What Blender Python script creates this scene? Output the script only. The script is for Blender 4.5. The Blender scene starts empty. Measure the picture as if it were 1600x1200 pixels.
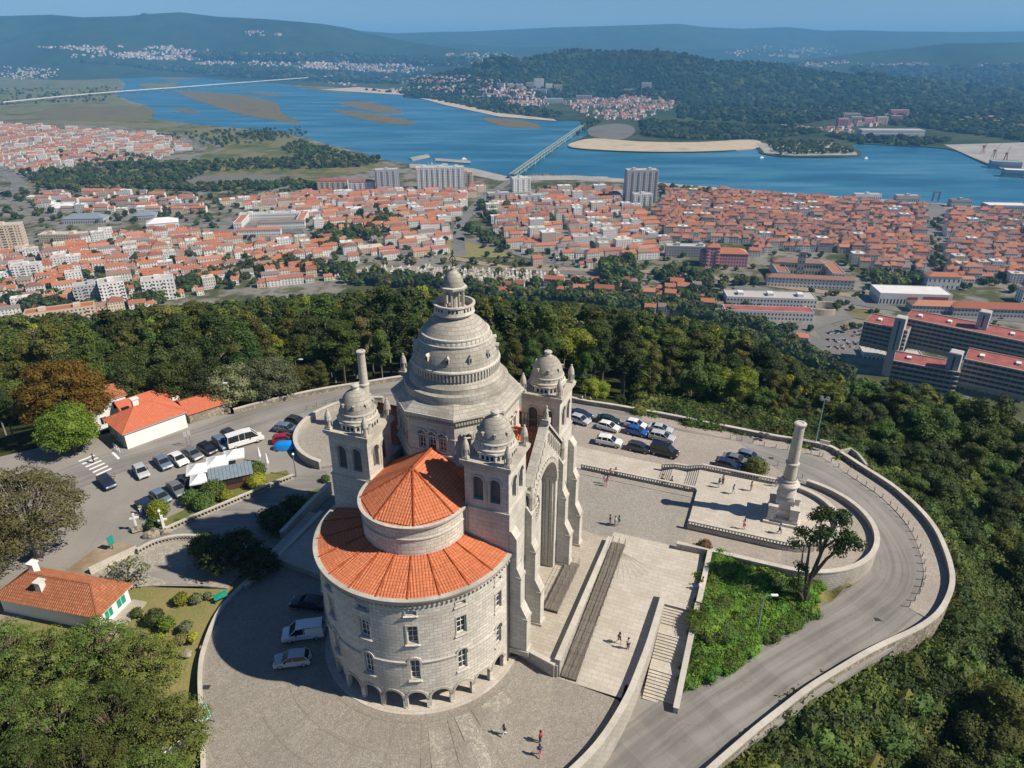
import bpy, bmesh, math, random
import numpy as np
from mathutils import Vector, Matrix, geometry, noise
random.seed(7); rng = np.random.default_rng(7)
R = math.radians
sc = bpy.context.scene
col = sc.collection

# ------------------------------------------------------------------ camera, world, sun, exposure
FPX, HOR, CAMH = 1100.0, 70.0, 63.0
PITCH = math.atan((600 - HOR) / FPX)
cam_d = bpy.data.cameras.new('camera'); cam = bpy.data.objects.new('camera', cam_d); col.objects.link(cam)
cam.location = (0, 0, CAMH); cam.rotation_euler = (math.pi / 2 - PITCH, 0, 0)
cam_d.sensor_width = 36; cam_d.lens = FPX / 1600 * 36; cam_d.clip_start = 1.0; cam_d.clip_end = 120000
sc.camera = cam
SUN_EL = R(44); SUN_H = Vector((0.966, -0.26, 0)).normalized()
SUN_DIR = Vector((SUN_H.x * math.cos(SUN_EL), SUN_H.y * math.cos(SUN_EL), math.sin(SUN_EL)))
w = bpy.data.worlds.new('World'); sc.world = w; w.use_nodes = True
nt = w.node_tree; bg = nt.nodes['Background']
sky = nt.nodes.new('ShaderNodeTexSky'); sky.sky_type = 'NISHITA'; sky.sun_disc = False
sky.sun_elevation = SUN_EL; sky.sun_rotation = math.atan2(SUN_H.x, SUN_H.y)
sky.altitude = 300; sky.air_density = 0.9; sky.dust_density = 0.0; sky.ozone_density = 10.0
nt.links.new(sky.outputs[0], bg.inputs[0]); bg.inputs[1].default_value = 0.064
sd = bpy.data.lights.new('sun', 'SUN'); so = bpy.data.objects.new('sun', sd); col.objects.link(so)
sd.energy = 5.0; sd.angle = R(0.53); sd.color = (1.0, 0.905, 0.765)
so.rotation_euler = SUN_DIR.to_track_quat('Z', 'Y').to_euler(); so.location = (200, -100, 300)
sc.view_settings.view_transform = 'Standard'; sc.view_settings.look = 'None'
sc.view_settings.gamma = 1; sc.view_settings.exposure = 0.32; sc.view_settings.use_curve_mapping = False
sc.cycles.volume_bounces = 2; sc.cycles.max_bounces = 6; sc.cycles.diffuse_bounces = 2
sc.cycles.transparent_max_bounces = 6; sc.cycles.volume_step_rate = 8
sc.cycles.use_denoising = True

# ------------------------------------------------------------------ geometry of the place
SP, CP = math.sin(PITCH), math.cos(PITCH)
def U(u, v, z=0.0):
    """A surveyed spot: the point at height z that the photograph shows at (u, v)."""
    a = (u - 800) / FPX; b = (v - 600) / FPX
    t = (CAMH - z) / (SP + b * CP)
    return Vector((a * t, (CP - b * SP) * t, z))
def UF(u, v, zf):
    z = 0.0
    for _ in range(12):
        p = U(u, v, z); z = zf(p.x, p.y)
    return U(u, v, z)
def PR(x, y, z):
    z = z - CAMH; d = y * CP - z * SP
    if d < 1: return (-9999, -9999, d)
    return (800 + FPX * x / d, 600 + FPX * (-(z * CP) - y * SP) / d, d)
CX, CY, TH = -6.31, 72.99, R(-21.6)          # centre of the basilica, its turn
NX, NY = math.cos(TH), math.sin(TH); BX, BY = -NY, NX
def BL(x, y, z=0.0): return Vector((CX + NX * x + BX * y, CY + NY * x + BY * y, z))
def LB(x, y):
    dx, dy = x - CX, y - CY
    return dx * NX + dy * NY, dx * BX + dy * BY

# ------------------------------------------------------------------ mesh builder
class MB:
    def __init__(s): s.v = []; s.f = []; s.m = []; s.uv = []
    def face(s, pts, mat=0, uv=None):
        i = len(s.v); s.v.extend([tuple(p) for p in pts]); s.f.append(tuple(range(i, i + len(pts)))); s.m.append(mat)
        if uv is None:
            p0 = Vector(pts[0]); n = Vector((0, 0, 0))
            for k in range(1, len(pts) - 1):
                n += (Vector(pts[k]) - p0).cross(Vector(pts[k + 1]) - p0)
            if abs(n.z) > .7 * max(n.length, 1e-9): uv = [(p[0], p[1]) for p in pts]
            else:
                t = Vector((-n.y, n.x, 0)); t = t.normalized() if t.length > 1e-9 else Vector((1, 0, 0))
                uv = [(Vector(p).dot(t), p[2]) for p in pts]
        s.uv.extend(uv)
    def box(s, x0, x1, y0, y1, z0, z1, mat=0, M=None, bottom=True):
        P = [Vector((x, y, z)) for z in (z0, z1) for (x, y) in ((x0, y0), (x1, y0), (x1, y1), (x0, y1))]
        if M is not None: P = [M @ p for p in P]
        fs = [(4, 5, 6, 7), (0, 1, 5, 4), (1, 2, 6, 5), (2, 3, 7, 6), (3, 0, 4, 7)]
        if bottom: fs.append((3, 2, 1, 0))
        for q in fs: s.face([P[i] for i in q], mat)
        return s
    def prism(s, poly, z0, z1, mat=0, top=True, topmat=None, bottom=False):
        n = len(poly)
        a = sum(poly[i][0] * poly[(i + 1) % n][1] - poly[(i + 1) % n][0] * poly[i][1] for i in range(n))
        if a < 0: poly = list(reversed(poly))
        zf0 = z0 if callable(z0) else (lambda x, y: z0); zf1 = z1 if callable(z1) else (lambda x, y: z1)
        L = 0
        for i in range(n):
            p, q = poly[i], poly[(i + 1) % n]
            d = math.hypot(q[0] - p[0], q[1] - p[1])
            a0, a1, b0, b1 = zf0(*p[:2]), zf0(*q[:2]), zf1(*p[:2]), zf1(*q[:2])
            s.face([(p[0], p[1], a0), (q[0], q[1], a1), (q[0], q[1], b1), (p[0], p[1], b0)], mat, [(L, a0), (L + d, a1), (L + d, b1), (L, b0)])
            L += d
        for ok, zf, flip in ((top, zf1, False), (bottom, zf0, True)):
            if not ok: continue
            tm = mat if topmat is None else topmat
            pts = [(p[0], p[1], zf(p[0], p[1])) for p in poly]
            for t in geometry.tessellate_polygon([[Vector((p[0], p[1], 0)) for p in poly]]):
                t3 = [pts[i] for i in t]
                nz = (t3[1][0] - t3[0][0]) * (t3[2][1] - t3[0][1]) - (t3[2][0] - t3[0][0]) * (t3[1][1] - t3[0][1])
                if (nz < 0) != flip: t3.reverse()
                s.face(t3, tm, [(p[0], p[1]) for p in t3])
        return s
    def lathe(s, prof, seg=32, a0=0.0, a1=2 * math.pi, c=(0, 0), mat=0, rfun=None, ph=0.0):
        full = abs(a1 - a0 - 2 * math.pi) < 1e-6
        L = [0]
        for k in range(1, len(prof)): L.append(L[-1] + math.hypot(prof[k][0] - prof[k - 1][0], prof[k][1] - prof[k - 1][1]))
        R0 = max(p[0] for p in prof)
        for i in range(seg):
            t0, t1 = a0 + (a1 - a0) * i / seg + ph, a0 + (a1 - a0) * (i + 1) / seg + ph
            for k in range(len(prof) - 1):
                (r0, z0), (r1, z1) = prof[k], prof[k + 1]
                P = [(c[0] + r0 * math.cos(t0), c[1] + r0 * math.sin(t0), z0), (c[0] + r0 * math.cos(t1), c[1] + r0 * math.sin(t1), z0),
                     (c[0] + r1 * math.cos(t1), c[1] + r1 * math.sin(t1), z1), (c[0] + r1 * math.cos(t0), c[1] + r1 * math.sin(t0), z1)]
                uv = [(t0 * R0, L[k]), (t1 * R0, L[k]), (t1 * R0, L[k + 1]), (t0 * R0, L[k + 1])]
                if r0 < 1e-5: P.pop(0); uv.pop(0)
                elif r1 < 1e-5: P.pop(3); uv.pop(3)
                s.face(P, mat, uv)
        return s
    def tube(s, pts, rad, seg=8, mat=0, caps=True):
        pts = [Vector(p) for p in pts]
        rad = rad if isinstance(rad, (list, tuple)) else [rad] * len(pts)
        rings = []
        up = Vector((0, 0, 1))
        for i, p in enumerate(pts):
            d = (pts[min(i + 1, len(pts) - 1)] - pts[max(i - 1, 0)]).normalized()
            a = d.cross(up if abs(d.z) < .95 else Vector((1, 0, 0))).normalized(); b = d.cross(a)
            rings.append([p + (a * math.cos(2 * math.pi * k / seg) + b * math.sin(2 * math.pi * k / seg)) * rad[i] for k in range(seg)])
        L = 0
        for i in range(len(pts) - 1):
            d = (pts[i + 1] - pts[i]).length
            for k in range(seg):
                k2 = (k + 1) % seg
                s.face([rings[i][k2], rings[i][k], rings[i + 1][k], rings[i + 1][k2]], mat, [((k + 1) * rad[i], L), (k * rad[i], L), (k * rad[i], L + d), ((k + 1) * rad[i], L + d)])
            L += d
        if caps:
            s.face(list(rings[0]), mat); s.face(list(reversed(rings[-1])), mat)
        return s
    def ribbon(s, path, w0, w1, z0, z1, mat=0, topmat=None, zrel=True, closed=False):
        """A wall or strip along a path of 3-D points; w0,w1 = offsets to the right/left, z0,z1 heights over the path."""
        n = len(path); P = [Vector(p) for p in path]
        A, B = [], []
        for i in range(n):
            d = P[(i + 1) % n if closed else min(i + 1, n - 1)] - P[i - 1 if (closed or i) else 0]
            d.z = 0; d.normalize(); r = Vector((-d.y, d.x, 0))
            A.append(P[i] + r * w0); B.append(P[i] + r * w1)
        L = 0
        tm = mat if topmat is None else topmat
        zz = lambda p, z: Vector((p.x, p.y, (p.z if zrel else 0) + z))
        for i in range(n if closed else n - 1):
            j = (i + 1) % n; d = (P[j] - P[i]).length
            a0, a1, b0, b1 = zz(A[i], z0), zz(A[j], z0), zz(B[i], z0), zz(B[j], z0)
            c0, c1, e0, e1 = zz(A[i], z1), zz(A[j], z1), zz(B[i], z1), zz(B[j], z1)
            s.face([c0, c1, e1, e0], tm, [(L, 0), (L + d, 0), (L + d, w1 - w0), (L, w1 - w0)])
            if abs(z1 - z0) > .012:
                s.face([a0, a1, c1, c0], mat, [(L, z0), (L + d, z0), (L + d, z1), (L, z1)])
                s.face([b1, b0, e0, e1], mat, [(L + d, z0), (L, z0), (L, z1), (L + d, z1)])
                if not closed and i == 0: s.face([b0, a0, c0, e0], mat)
                if not closed and i == n - 2: s.face([a1, b1, e1, c1], mat)
            L += d
        return s
    def add(s, o, M):
        i = len(s.v)
        s.v.extend([tuple(M @ Vector(p)) for p in o.v]); s.f.extend([tuple(k + i for k in f) for f in o.f]); s.m.extend(o.m); s.uv.extend(o.uv)
        return s
    def mesh(s, name, mats, smooth=False, merge=0.0):
        me = bpy.data.meshes.new(name); me.from_pydata(s.v, [], s.f)
        for m in (mats if isinstance(mats, (list, tuple)) else [mats]): me.materials.append(m)
        me.polygons.foreach_set('material_index', s.m)
        ul = me.uv_layers.new(name='UVMap'); ul.data.foreach_set('uv', np.array(s.uv, dtype=np.float32).ravel())
        if merge > 0:
            b = bmesh.new(); b.from_mesh(me); bmesh.ops.remove_doubles(b, verts=b.verts, dist=merge); b.to_mesh(me); b.free()
        if smooth: me.polygons.foreach_set('use_smooth', [True] * len(me.polygons))
        me.update(); return me
    def build(s, name, mats, parent=None, loc=None, smooth=False, merge=0.0, angle=None):
        me = s.mesh(name, mats, smooth or angle is not None, merge if merge else (1e-4 if (smooth or angle) else 0))
        if angle is not None: me.set_sharp_from_angle(angle=R(angle))
        return link(name, me, parent, loc)

def link(name, me, parent=None, loc=None, rz=None, scale=None):
    o = bpy.data.objects.new(name, me); col.objects.link(o)
    if parent is not None: o.parent = parent
    if loc is not None: o.location = loc
    if rz is not None: o.rotation_euler = (0, 0, rz)
    if scale is not None: o.scale = scale if isinstance(scale, (tuple, list, Vector)) else (scale,) * 3
    return o
def empty(name, loc=(0, 0, 0), rz=0.0, scale=1.0):
    o = link(name, None, None, loc, rz); o.scale = (scale,) * 3; o.empty_display_size = .2; return o
def tag(o, label, cat, group=None):
    o['label'] = label; o['category'] = cat
    if group: o['group'] = group
    return o
def kind(o, k): o['kind'] = k; return o
def tree_copy(root, loc, rz, scale=None):
    r = root.copy(); col.objects.link(r); r.location = loc; r.rotation_euler = (0, 0, rz)
    if scale is not None: r.scale = scale if isinstance(scale, (tuple, list)) else (scale,) * 3
    for ch in root.children:
        c = ch.copy(); col.objects.link(c); c.parent = r
        for g in ch.children:
            d = g.copy(); col.objects.link(d); d.parent = c
    return r

def strip_wall(mb, fmap, s0, s1, z0, z1, ops=(), depth=.3, ds=None, mat=0, rmat=None, arch_n=8, inner=False):
    """A wall along s with openings (centre, width, bottom, spring, 'arch'|'rect'); fmap(s, z, off) -> point."""
    rmat = mat if rmat is None else rmat
    zf0 = z0 if callable(z0) else (lambda s: z0); zf1 = z1 if callable(z1) else (lambda s: z1)
    S = {round(s0, 5), round(s1, 5)}
    if ds:
        n = max(1, int(round((s1 - s0) / ds)))
        S |= {round(s0 + (s1 - s0) * k / n, 5) for k in range(n + 1)}
    for (c, wd, zb, zs, kd) in ops:
        n = arch_n if kd == 'arch' else 1
        for k in range(n + 1):
            S.add(round(c - wd / 2 * math.cos(math.pi * k / n), 5))
    S = sorted(S)
    S = [a for i, a in enumerate(S) if i == 0 or a - S[i - 1] > 1e-4]
    def otop(o, s):
        c, wd, zb, zs, kd = o
        if kd != 'arch': return zs
        t = max(0, (wd / 2) ** 2 - (s - c) ** 2); return zs + math.sqrt(t)
    for a, b in zip(S[:-1], S[1:]):
        if b > s1 + 1e-4 or a < s0 - 1e-4: continue
        m = (a + b) / 2; cur = (zf0(a), zf0(b))
        for o in sorted([o for o in ops if abs(m - o[0]) < o[1] / 2 - 1e-6], key=lambda o: o[2]):
            if o[2] > min(cur) + 1e-5:
                mb.face([fmap(a, cur[0], 0), fmap(b, cur[1], 0), fmap(b, o[2], 0), fmap(a, o[2], 0)], mat, [(a, cur[0]), (b, cur[1]), (b, o[2]), (a, o[2])])
                mb.face([fmap(a, o[2], 0), fmap(b, o[2], 0), fmap(b, o[2], -depth), fmap(a, o[2], -depth)], rmat)
            cur = (otop(o, a), otop(o, b))
            mb.face([fmap(b, cur[1], 0), fmap(a, cur[0], 0), fmap(a, cur[0], -depth), fmap(b, cur[1], -depth)], rmat)
        ta, tb = zf1(a), zf1(b)
        mb.face([fmap(a, cur[0], 0), fmap(b, cur[1], 0), fmap(b, tb, 0), fmap(a, ta, 0)], mat, [(a, cur[0]), (b, cur[1]), (b, tb), (a, ta)])
    for o in ops:
        for sg in (-1, 1):
            s = o[0] + sg * o[1] / 2; zt = o[3]
            P = [fmap(s, o[2], 0), fmap(s, o[2], -depth), fmap(s, zt, -depth), fmap(s, zt, 0)]
            mb.face(P if sg < 0 else P[::-1], rmat)
    return mb
def arch_panel(mb, fmap, o, off, mat=0, n=8, grow=0.0):
    c, wd, zb, zs, kd = o; h = wd / 2 + grow
    pts = [(c - h, zb - grow), (c + h, zb - grow)]
    if kd == 'arch': pts += [(c + h * math.cos(math.pi * k / n), zs + h * math.sin(math.pi * k / n)) for k in range(n + 1)]
    else: pts += [(c + h, zs + grow), (c - h, zs + grow)]
    mb.face([fmap(a, b, off) for a, b in pts], mat, pts)
def arch_ring(mb, fmap, o, wdt, out, mat=0, n=10, legs=True):
    """raised archivolt round an opening, with short legs"""
    c, wd, zb, zs, kd = o; h = wd / 2
    pin = [(c + h * math.cos(math.pi * k / n), zs + h * math.sin(math.pi * k / n)) for k in range(n + 1)]
    po = [(c + (h + wdt) * math.cos(math.pi * k / n), zs + (h + wdt) * math.sin(math.pi * k / n)) for k in range(n + 1)]
    if legs: pin = [(c + h, zs - legs)] + pin + [(c - h, zs - legs)]; po = [(c + h + wdt, zs - legs)] + po + [(c - h - wdt, zs - legs)]
    for k in range(len(pin) - 1):
        a, b, d, e = pin[k], pin[k + 1], po[k + 1], po[k]
        mb.face([fmap(*a, out), fmap(*e, out), fmap(*d, out), fmap(*b, out)], mat, [a, e, d, b])
        mb.face([fmap(*e, out), fmap(*e, 0), fmap(*d, 0), fmap(*d, out)], mat)
        mb.face([fmap(*b, out), fmap(*b, 0), fmap(*a, 0), fmap(*a, out)], mat)
def flat_map(ox, oy, dx, dy, nx, ny):
    return lambda s, z, off: Vector((ox + dx * s + nx * off, oy + dy * s + ny * off, z))
def cyl_map(cx, cy, Rr):
    return lambda s, z, off: Vector((cx + (Rr + off) * math.cos(s / Rr), cy + (Rr + off) * math.sin(s / Rr), z))

# ------------------------------------------------------------------ materials
def hexc(h):
    h = h.lstrip('#'); c = [int(h[i:i + 2], 16) / 255 for i in (0, 2, 4)]
    return tuple(x / 12.92 if x <= .04045 else ((x + .055) / 1.055) ** 2.4 for x in c) + (1,)
def col4(c): return hexc(c) if isinstance(c, str) else (tuple(c) + (1,) if len(c) == 3 else tuple(c))
MATS = {}
class NT:
    def __init__(s, name):
        s.m = bpy.data.materials.new(name); s.m.use_nodes = True; s.t = s.m.node_tree; s.b = s.t.nodes['Principled BSDF']
    def n(s, typ, **kw):
        x = s.t.nodes.new('ShaderNode' + typ)
        for k, v in kw.items(): setattr(x, k, v)
        return x
    def l(s, a, b): s.t.links.new(a, b)
    def uv(s): return s.n('TexCoord').outputs['UV']
    def obj(s): return s.n('TexCoord').outputs['Object']
    def pos(s): return s.n('NewGeometry').outputs['Position']
    def noise(s, vec, scale, detail=3, rough=.55, out='Fac'):
        x = s.n('TexNoise'); x.inputs['Scale'].default_value = scale; x.inputs['Detail'].default_value = detail; x.inputs['Roughness'].default_value = rough
        s.l(vec, x.inputs['Vector']); return x.outputs[out]
    def ramp(s, fac, stops, interp='LINEAR'):
        x = s.n('ValToRGB'); x.color_ramp.interpolation = interp; e = x.color_ramp.elements
        while len(e) < len(stops): e.new(.5)
        for k, (p, c) in enumerate(stops): e[k].position = p; e[k].color = col4(c)
        s.l(fac, x.inputs[0]); return x.outputs[0]
    def mix(s, fac, a, b, mode='MIX'):
        x = s.n('Mix', data_type='RGBA', blend_type=mode)
        for i, v in ((0, fac), (6, a), (7, b)):
            if hasattr(v, 'node'): s.l(v, x.inputs[i])
            else: x.inputs[i].default_value = v if i == 0 else col4(v)
        return x.outputs[2]
    def math(s, op, a, b=None):
        x = s.n('Math', operation=op)
        for i, v in ((0, a), (1, b)):
            if v is None: continue
            if hasattr(v, 'node'): s.l(v, x.inputs[i])
            else: x.inputs[i].default_value = v
        return x.outputs[0]
    def mapr(s, v, a, b, c, d):
        x = s.n('MapRange'); s.l(v, x.inputs[0])
        for i, q in enumerate((a, b, c, d)): x.inputs[i + 1].default_value = q
        return x.outputs[0]
    def bump(s, h, strength=.3, dist=.02):
        x = s.n('Bump'); x.inputs['Strength'].default_value = strength; x.inputs['Distance'].default_value = dist
        s.l(h, x.inputs['Height']); s.l(x.outputs[0], s.b.inputs['Normal']); return x
    def done(s, color=None, rough=.8, spec=.3, metal=0):
        if color is not None:
            if hasattr(color, 'node'): s.l(color, s.b.inputs['Base Color'])
            else: s.b.inputs['Base Color'].default_value = col4(color)
        if hasattr(rough, 'node'): s.l(rough, s.b.inputs['Roughness'])
        else: s.b.inputs['Roughness'].default_value = rough
        s.b.inputs['Specular IOR Level'].default_value = spec; s.b.inputs['Metallic'].default_value = metal
        return s.m
    def rnd(s):
        g = s.n('NewGeometry'); o = s.n('ObjectInfo')
        return s.math('FRACT', s.math('ADD', g.outputs['Random Per Island'], s.math('MULTIPLY', o.outputs['Random'], 7.31)))

def plain(name, c, rough=.7, spec=.3, metal=0, var=.12, scale=1.5):
    t = NT(name)
    n = t.noise(t.obj(), scale, 3)
    c = col4(c); lo = tuple(x * (1 - var) for x in c[:3]); hi = tuple(min(1, x * (1 + var)) for x in c[:3])
    return t.done(t.ramp(n, [(.3, lo), (.7, hi)]), rough, spec, metal)
def stone_blocks(name, base, dark, joint, bw, bh, mortar=.02, bumpd=.02, stain=.5, light=None):
    t = NT(name); uv = t.uv()
    br = t.n('TexBrick'); br.inputs['Scale'].default_value = 1; br.inputs['Brick Width'].default_value = bw; br.inputs['Row Height'].default_value = bh
    br.inputs['Mortar Size'].default_value = mortar; br.inputs['Mortar Smooth'].default_value = .3; br.inputs['Bias'].default_value = 0
    br.inputs['Color1'].default_value = col4(base); br.inputs['Color2'].default_value = col4(light or base); br.inputs['Mortar'].default_value = col4(joint)
    t.l(uv, br.inputs['Vector'])
    p = t.pos()
    n1 = t.noise(p, .35, 4); n2 = t.noise(p, 6, 4)
    c = t.mix(t.mapr(n1, .42, .75, 0, stain), br.outputs['Color'], dark)
    c = t.mix(t.mapr(n2, .35, .7, 0, .35), c, dark)
    mp = t.n('Mapping'); mp.inputs['Scale'].default_value = (1.2, 1.2, .12); t.l(p, mp.inputs['Vector'])
    st = t.noise(mp.outputs[0], 1.0, 4, .6)
    c = t.mix(t.mapr(st, .55, .75, 0, .35), c, dark)
    h = t.math('ADD', t.math('MULTIPLY', br.outputs['Fac'], -1), t.math('MULTIPLY', n2, .4))
    t.bump(h, .6, bumpd)
    return t.done(c, .88, .2)
def M(k): return MATS[k]
MATS['granite'] = stone_blocks('granite', (.58, .535, .46), (.36, .33, .275), (.31, .28, .235), .85, .42, .026, .025, .5, (.74, .695, .61))
MATS['granite_pale'] = stone_blocks('granite_pale', (.56, .525, .46), (.30, .275, .23), (.33, .295, .24), 1.1, .55, .018, .02, .55, (.66, .625, .555))
MATS['granite_trim'] = stone_blocks('granite_trim', (.50, .46, .395), (.25, .225, .185), (.27, .245, .205), 1.4, .8, .014, .015, .65, (.58, .54, .47))
MATS['granite_dome'] = stone_blocks('granite_dome', (.40, .37, .32), (.20, .185, .155), (.20, .185, .155), .95, .5, .026, .02, .7, (.50, .465, .405))
def tile_mat(name, a, b, c, dark):
    t = NT(name); uv = t.uv(); p = t.pos()
    br = t.n('TexBrick'); br.inputs['Scale'].default_value = 1; br.inputs['Brick Width'].default_value = .3; br.inputs['Row Height'].default_value = .38
    br.offset = 0
    br.inputs['Mortar Size'].default_value = .025; br.inputs['Color1'].default_value = col4(a); br.inputs['Color2'].default_value = col4(b); br.inputs['Mortar'].default_value = col4(dark)
    t.l(uv, br.inputs['Vector'])
    n = t.noise(p, .5, 4); n2 = t.noise(p, 3, 3)
    cc = t.mix(t.mapr(n, .4, .75, 0, .55), br.outputs['Color'], c)
    cc = t.mix(t.mapr(n2, .5, .8, 0, .55), cc, dark)
    n3 = t.noise(p, 1.1, 5, .7); cc = t.mix(t.mapr(n3, .55, .72, 0, .4), cc, (.33, .20, .13))
    t.bump(br.outputs['Fac'], .4, -.02)
    return t.done(cc, .8, .25)
MATS['tile'] = tile_mat('tile', (.60, .19, .085), (.72, .255, .125), (.50, .15, .065), (.26, .075, .03))
MATS['tile_ridge'] = tile_mat('tile_ridge', (.40, .085, .025), (.5, .12, .04), (.36, .08, .025), (.2, .05, .02))
MATS['tile_pink'] = tile_mat('tile_pink', (.56, .16, .085), (.62, .20, .11), (.50, .135, .07), (.36, .09, .05))
MATS['tile_old'] = tile_mat('tile_old', (.36, .13, .06), (.48, .19, .09), (.28, .10, .05), (.12, .05, .03))
def asphalt(name, a, b, sc_=.15, fine=8, streak=0.0):
    t = NT(name); p = t.pos(); n = t.noise(p, sc_, 5, .6); n2 = t.noise(p, fine, 3)
    c = t.ramp(n, [(.32, a), (.68, b)]); c = t.mix(t.mapr(n2, .3, .75, 0, .35), c, tuple(x * .6 for x in col4(a)[:3]))
    n3 = t.noise(p, .05, 2); c = t.mix(t.mapr(n3, .5, .66, 0, .2), c, tuple(x * 1.25 for x in col4(b)[:3]))
    if streak:
        mp = t.n('Mapping'); mp.inputs['Scale'].default_value = (.035, 1.1, 1); t.l(t.uv(), mp.inputs['Vector']); s = t.noise(mp.outputs[0], 1.0, 4, .6)
        c = t.mix(t.mapr(s, .42, .7, 0, streak), c, tuple(x * 1.35 for x in col4(b)[:3])); c = t.mix(t.mapr(s, .5, .3, 0, streak * .8), c, tuple(x * .7 for x in col4(a)[:3]))
    v = t.n('TexVoronoi', feature='DISTANCE_TO_EDGE'); v.inputs['Scale'].default_value = .16 if fine > 2 else .02; dv = t.n('VectorMath', operation='ADD'); nv = t.noise(p, .5, 3, .6, 'Color'); t.l(p, dv.inputs[0]); t.l(nv, dv.inputs[1]); t.l(dv.outputs[0], v.inputs['Vector'])
    c = t.mix(t.mapr(v.outputs['Distance'], 0, .012, .22, 0), c, tuple(x * .5 for x in col4(a)[:3]))
    sp = t.noise(p, .9, 2); c = t.mix(t.mapr(sp, .68, .74, 0, .3), c, tuple(x * .55 for x in col4(a)[:3]))
    t.bump(n2, .25, .02); return t.done(c, .9, .25)
MATS['asphalt'] = asphalt('asphalt', (.19, .18, .165), (.27, .257, .238), .15, 8, .5)
MATS['asphalt_pale'] = asphalt('asphalt_pale', (.26, .245, .22), (.33, .31, .28))
MATS['dirt'] = asphalt('dirt', (.24, .18, .115), (.42, .34, .24), .3, 3)
def cobble(name, a, b, joint, size):
    t = NT(name); p = t.pos(); v = t.n('TexVoronoi', feature='DISTANCE_TO_EDGE'); v.inputs['Scale'].default_value = 1 / size; t.l(p, v.inputs['Vector'])
    v2 = t.n('TexVoronoi'); v2.inputs['Scale'].default_value = 1 / size; t.l(p, v2.inputs['Vector'])
    sep = t.n('SeparateColor'); t.l(v2.outputs['Color'], sep.inputs[0])
    c = t.ramp(sep.outputs[0], [(0, a), (1, b)])
    n = t.noise(p, .18, 4); c = t.mix(t.mapr(n, .4, .75, 0, .4), c, tuple(x * .72 for x in col4(a)[:3]))
    n4 = t.noise(p, 1.3, 4); c = t.mix(t.mapr(n4, .5, .8, 0, .3), c, tuple(x * .65 for x in col4(a)[:3]))
    c = t.mix(t.mapr(v.outputs['Distance'], 0, .08, 1, 0), c, joint)
    t.bump(t.mapr(v.outputs['Distance'], 0, .12, 0, 1), .5, .02); return t.done(c, .85, .25)
MATS['cobble'] = cobble('cobble', (.27, .245, .205), (.36, .33, .285), (.17, .15, .12), .22)
MATS['cobble_grey'] = cobble('cobble_grey', (.31, .285, .25), (.40, .37, .325), (.19, .17, .14), .24)
MATS['cobble_pink'] = cobble('cobble_pink', (.36, .315, .27), (.44, .39, .34), (.22, .19, .155), .26)
MATS['band'] = cobble('band', (.262, .232, .188), (.342, .308, .26), (.165, .143, .112), .2)
MATS['cobble_white'] = cobble('cobble_white', (.31, .285, .24), (.47, .43, .36), (.20, .18, .145), .34)
MATS['slab'] = stone_blocks('slab', (.50, .455, .39), (.36, .315, .25), (.32, .28, .23), 1.3, .62, .022, .01, .5, (.59, .545, .475))
MATS['slab_worn'] = stone_blocks('slab_worn', (.42, .375, .31), (.31, .27, .21), (.27, .235, .19), 1.0, .5, .022, .01, .6, (.50, .455, .385))
MATS['wallstone'] = stone_blocks('wallstone', (.44, .41, .355), (.23, .21, .17), (.2, .18, .14), .7, .4, .025, .03, .6, (.52, .48, .42))
MATS['coping'] = stone_blocks('coping', (.56, .52, .45), (.34, .31, .26), (.32, .28, .23), 1.6, .9, .015, .01, .5, (.62, .58, .51))
MATS['rubble'] = cobble('rubble', (.25, .215, .165), (.45, .40, .32), (.10, .09, .065), .6)
def grass(name, a, b, c):
    t = NT(name); p = t.pos(); n = t.noise(p, .22, 4); n2 = t.noise(p, 3.5, 5, .7)
    x = t.mix(t.mapr(n, .4, .65, 0, 1), a, b); x = t.mix(t.mapr(n2, .45, .75, 0, .8), x, c)
    t.bump(n2, .6, .15); return t.done(x, .95, .1)
MATS['grass'] = grass('grass', (.13, .155, .045), (.22, .20, .075), (.09, .12, .03))
MATS['grass_dry'] = grass('grass_dry', (.24, .21, .085), (.17, .18, .06), (.30, .25, .13))
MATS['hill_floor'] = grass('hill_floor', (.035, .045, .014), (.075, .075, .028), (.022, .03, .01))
MATS['white_wall'] = plain('white_wall', (.78, .77, .74), .8, .2, var=.05, scale=.4)
MATS['cream_wall'] = plain('cream_wall', (.70, .62, .50), .8, .2, var=.06)
MATS['green_wall'] = plain('green_wall', (.17, .235, .13), .8)
MATS['teal'] = plain('teal', (.02, .28, .21), .5)
MATS['teal_pale'] = plain('teal_pale', (.30, .62, .60), .4, var=.2, scale=3)
MATS['white'] = plain('white', (.80, .80, .79), .5, var=.04)
MATS['offwhite'] = plain('offwhite', (.68, .66, .61), .6)
MATS['metal_grey'] = plain('metal_grey', (.28, .29, .30), .4, .5, .6)
MATS['metal_dark'] = plain('metal_dark', (.06, .06, .06), .5, .4, .3)
MATS['metal_green'] = plain('metal_green', (.24, .40, .38), .5, .4)
MATS['zinc'] = plain('zinc', (.33, .40, .44), .45, .5, .4)
MATS['deck'] = stone_blocks('deck', (.20, .175, .145), (.12, .10, .085), (.07, .06, .05), .14, 4.0, .012, .006, .5, (.245, .215, .18))
MATS['wood'] = plain('wood', (.13, .055, .035), .7)
MATS['wood_pole'] = plain('wood_pole', (.20, .17, .13), .9)
MATS['bark'] = plain('bark', (.12, .095, .07), .95, .1, var=.4, scale=4)
MATS['bark_pale'] = plain('bark_pale', (.26, .23, .19), .95, .1, var=.35, scale=4)
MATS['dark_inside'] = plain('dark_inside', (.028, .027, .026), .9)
MATS['bronze'] = plain('bronze', (.07, .075, .06), .5, .4, .5)
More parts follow.
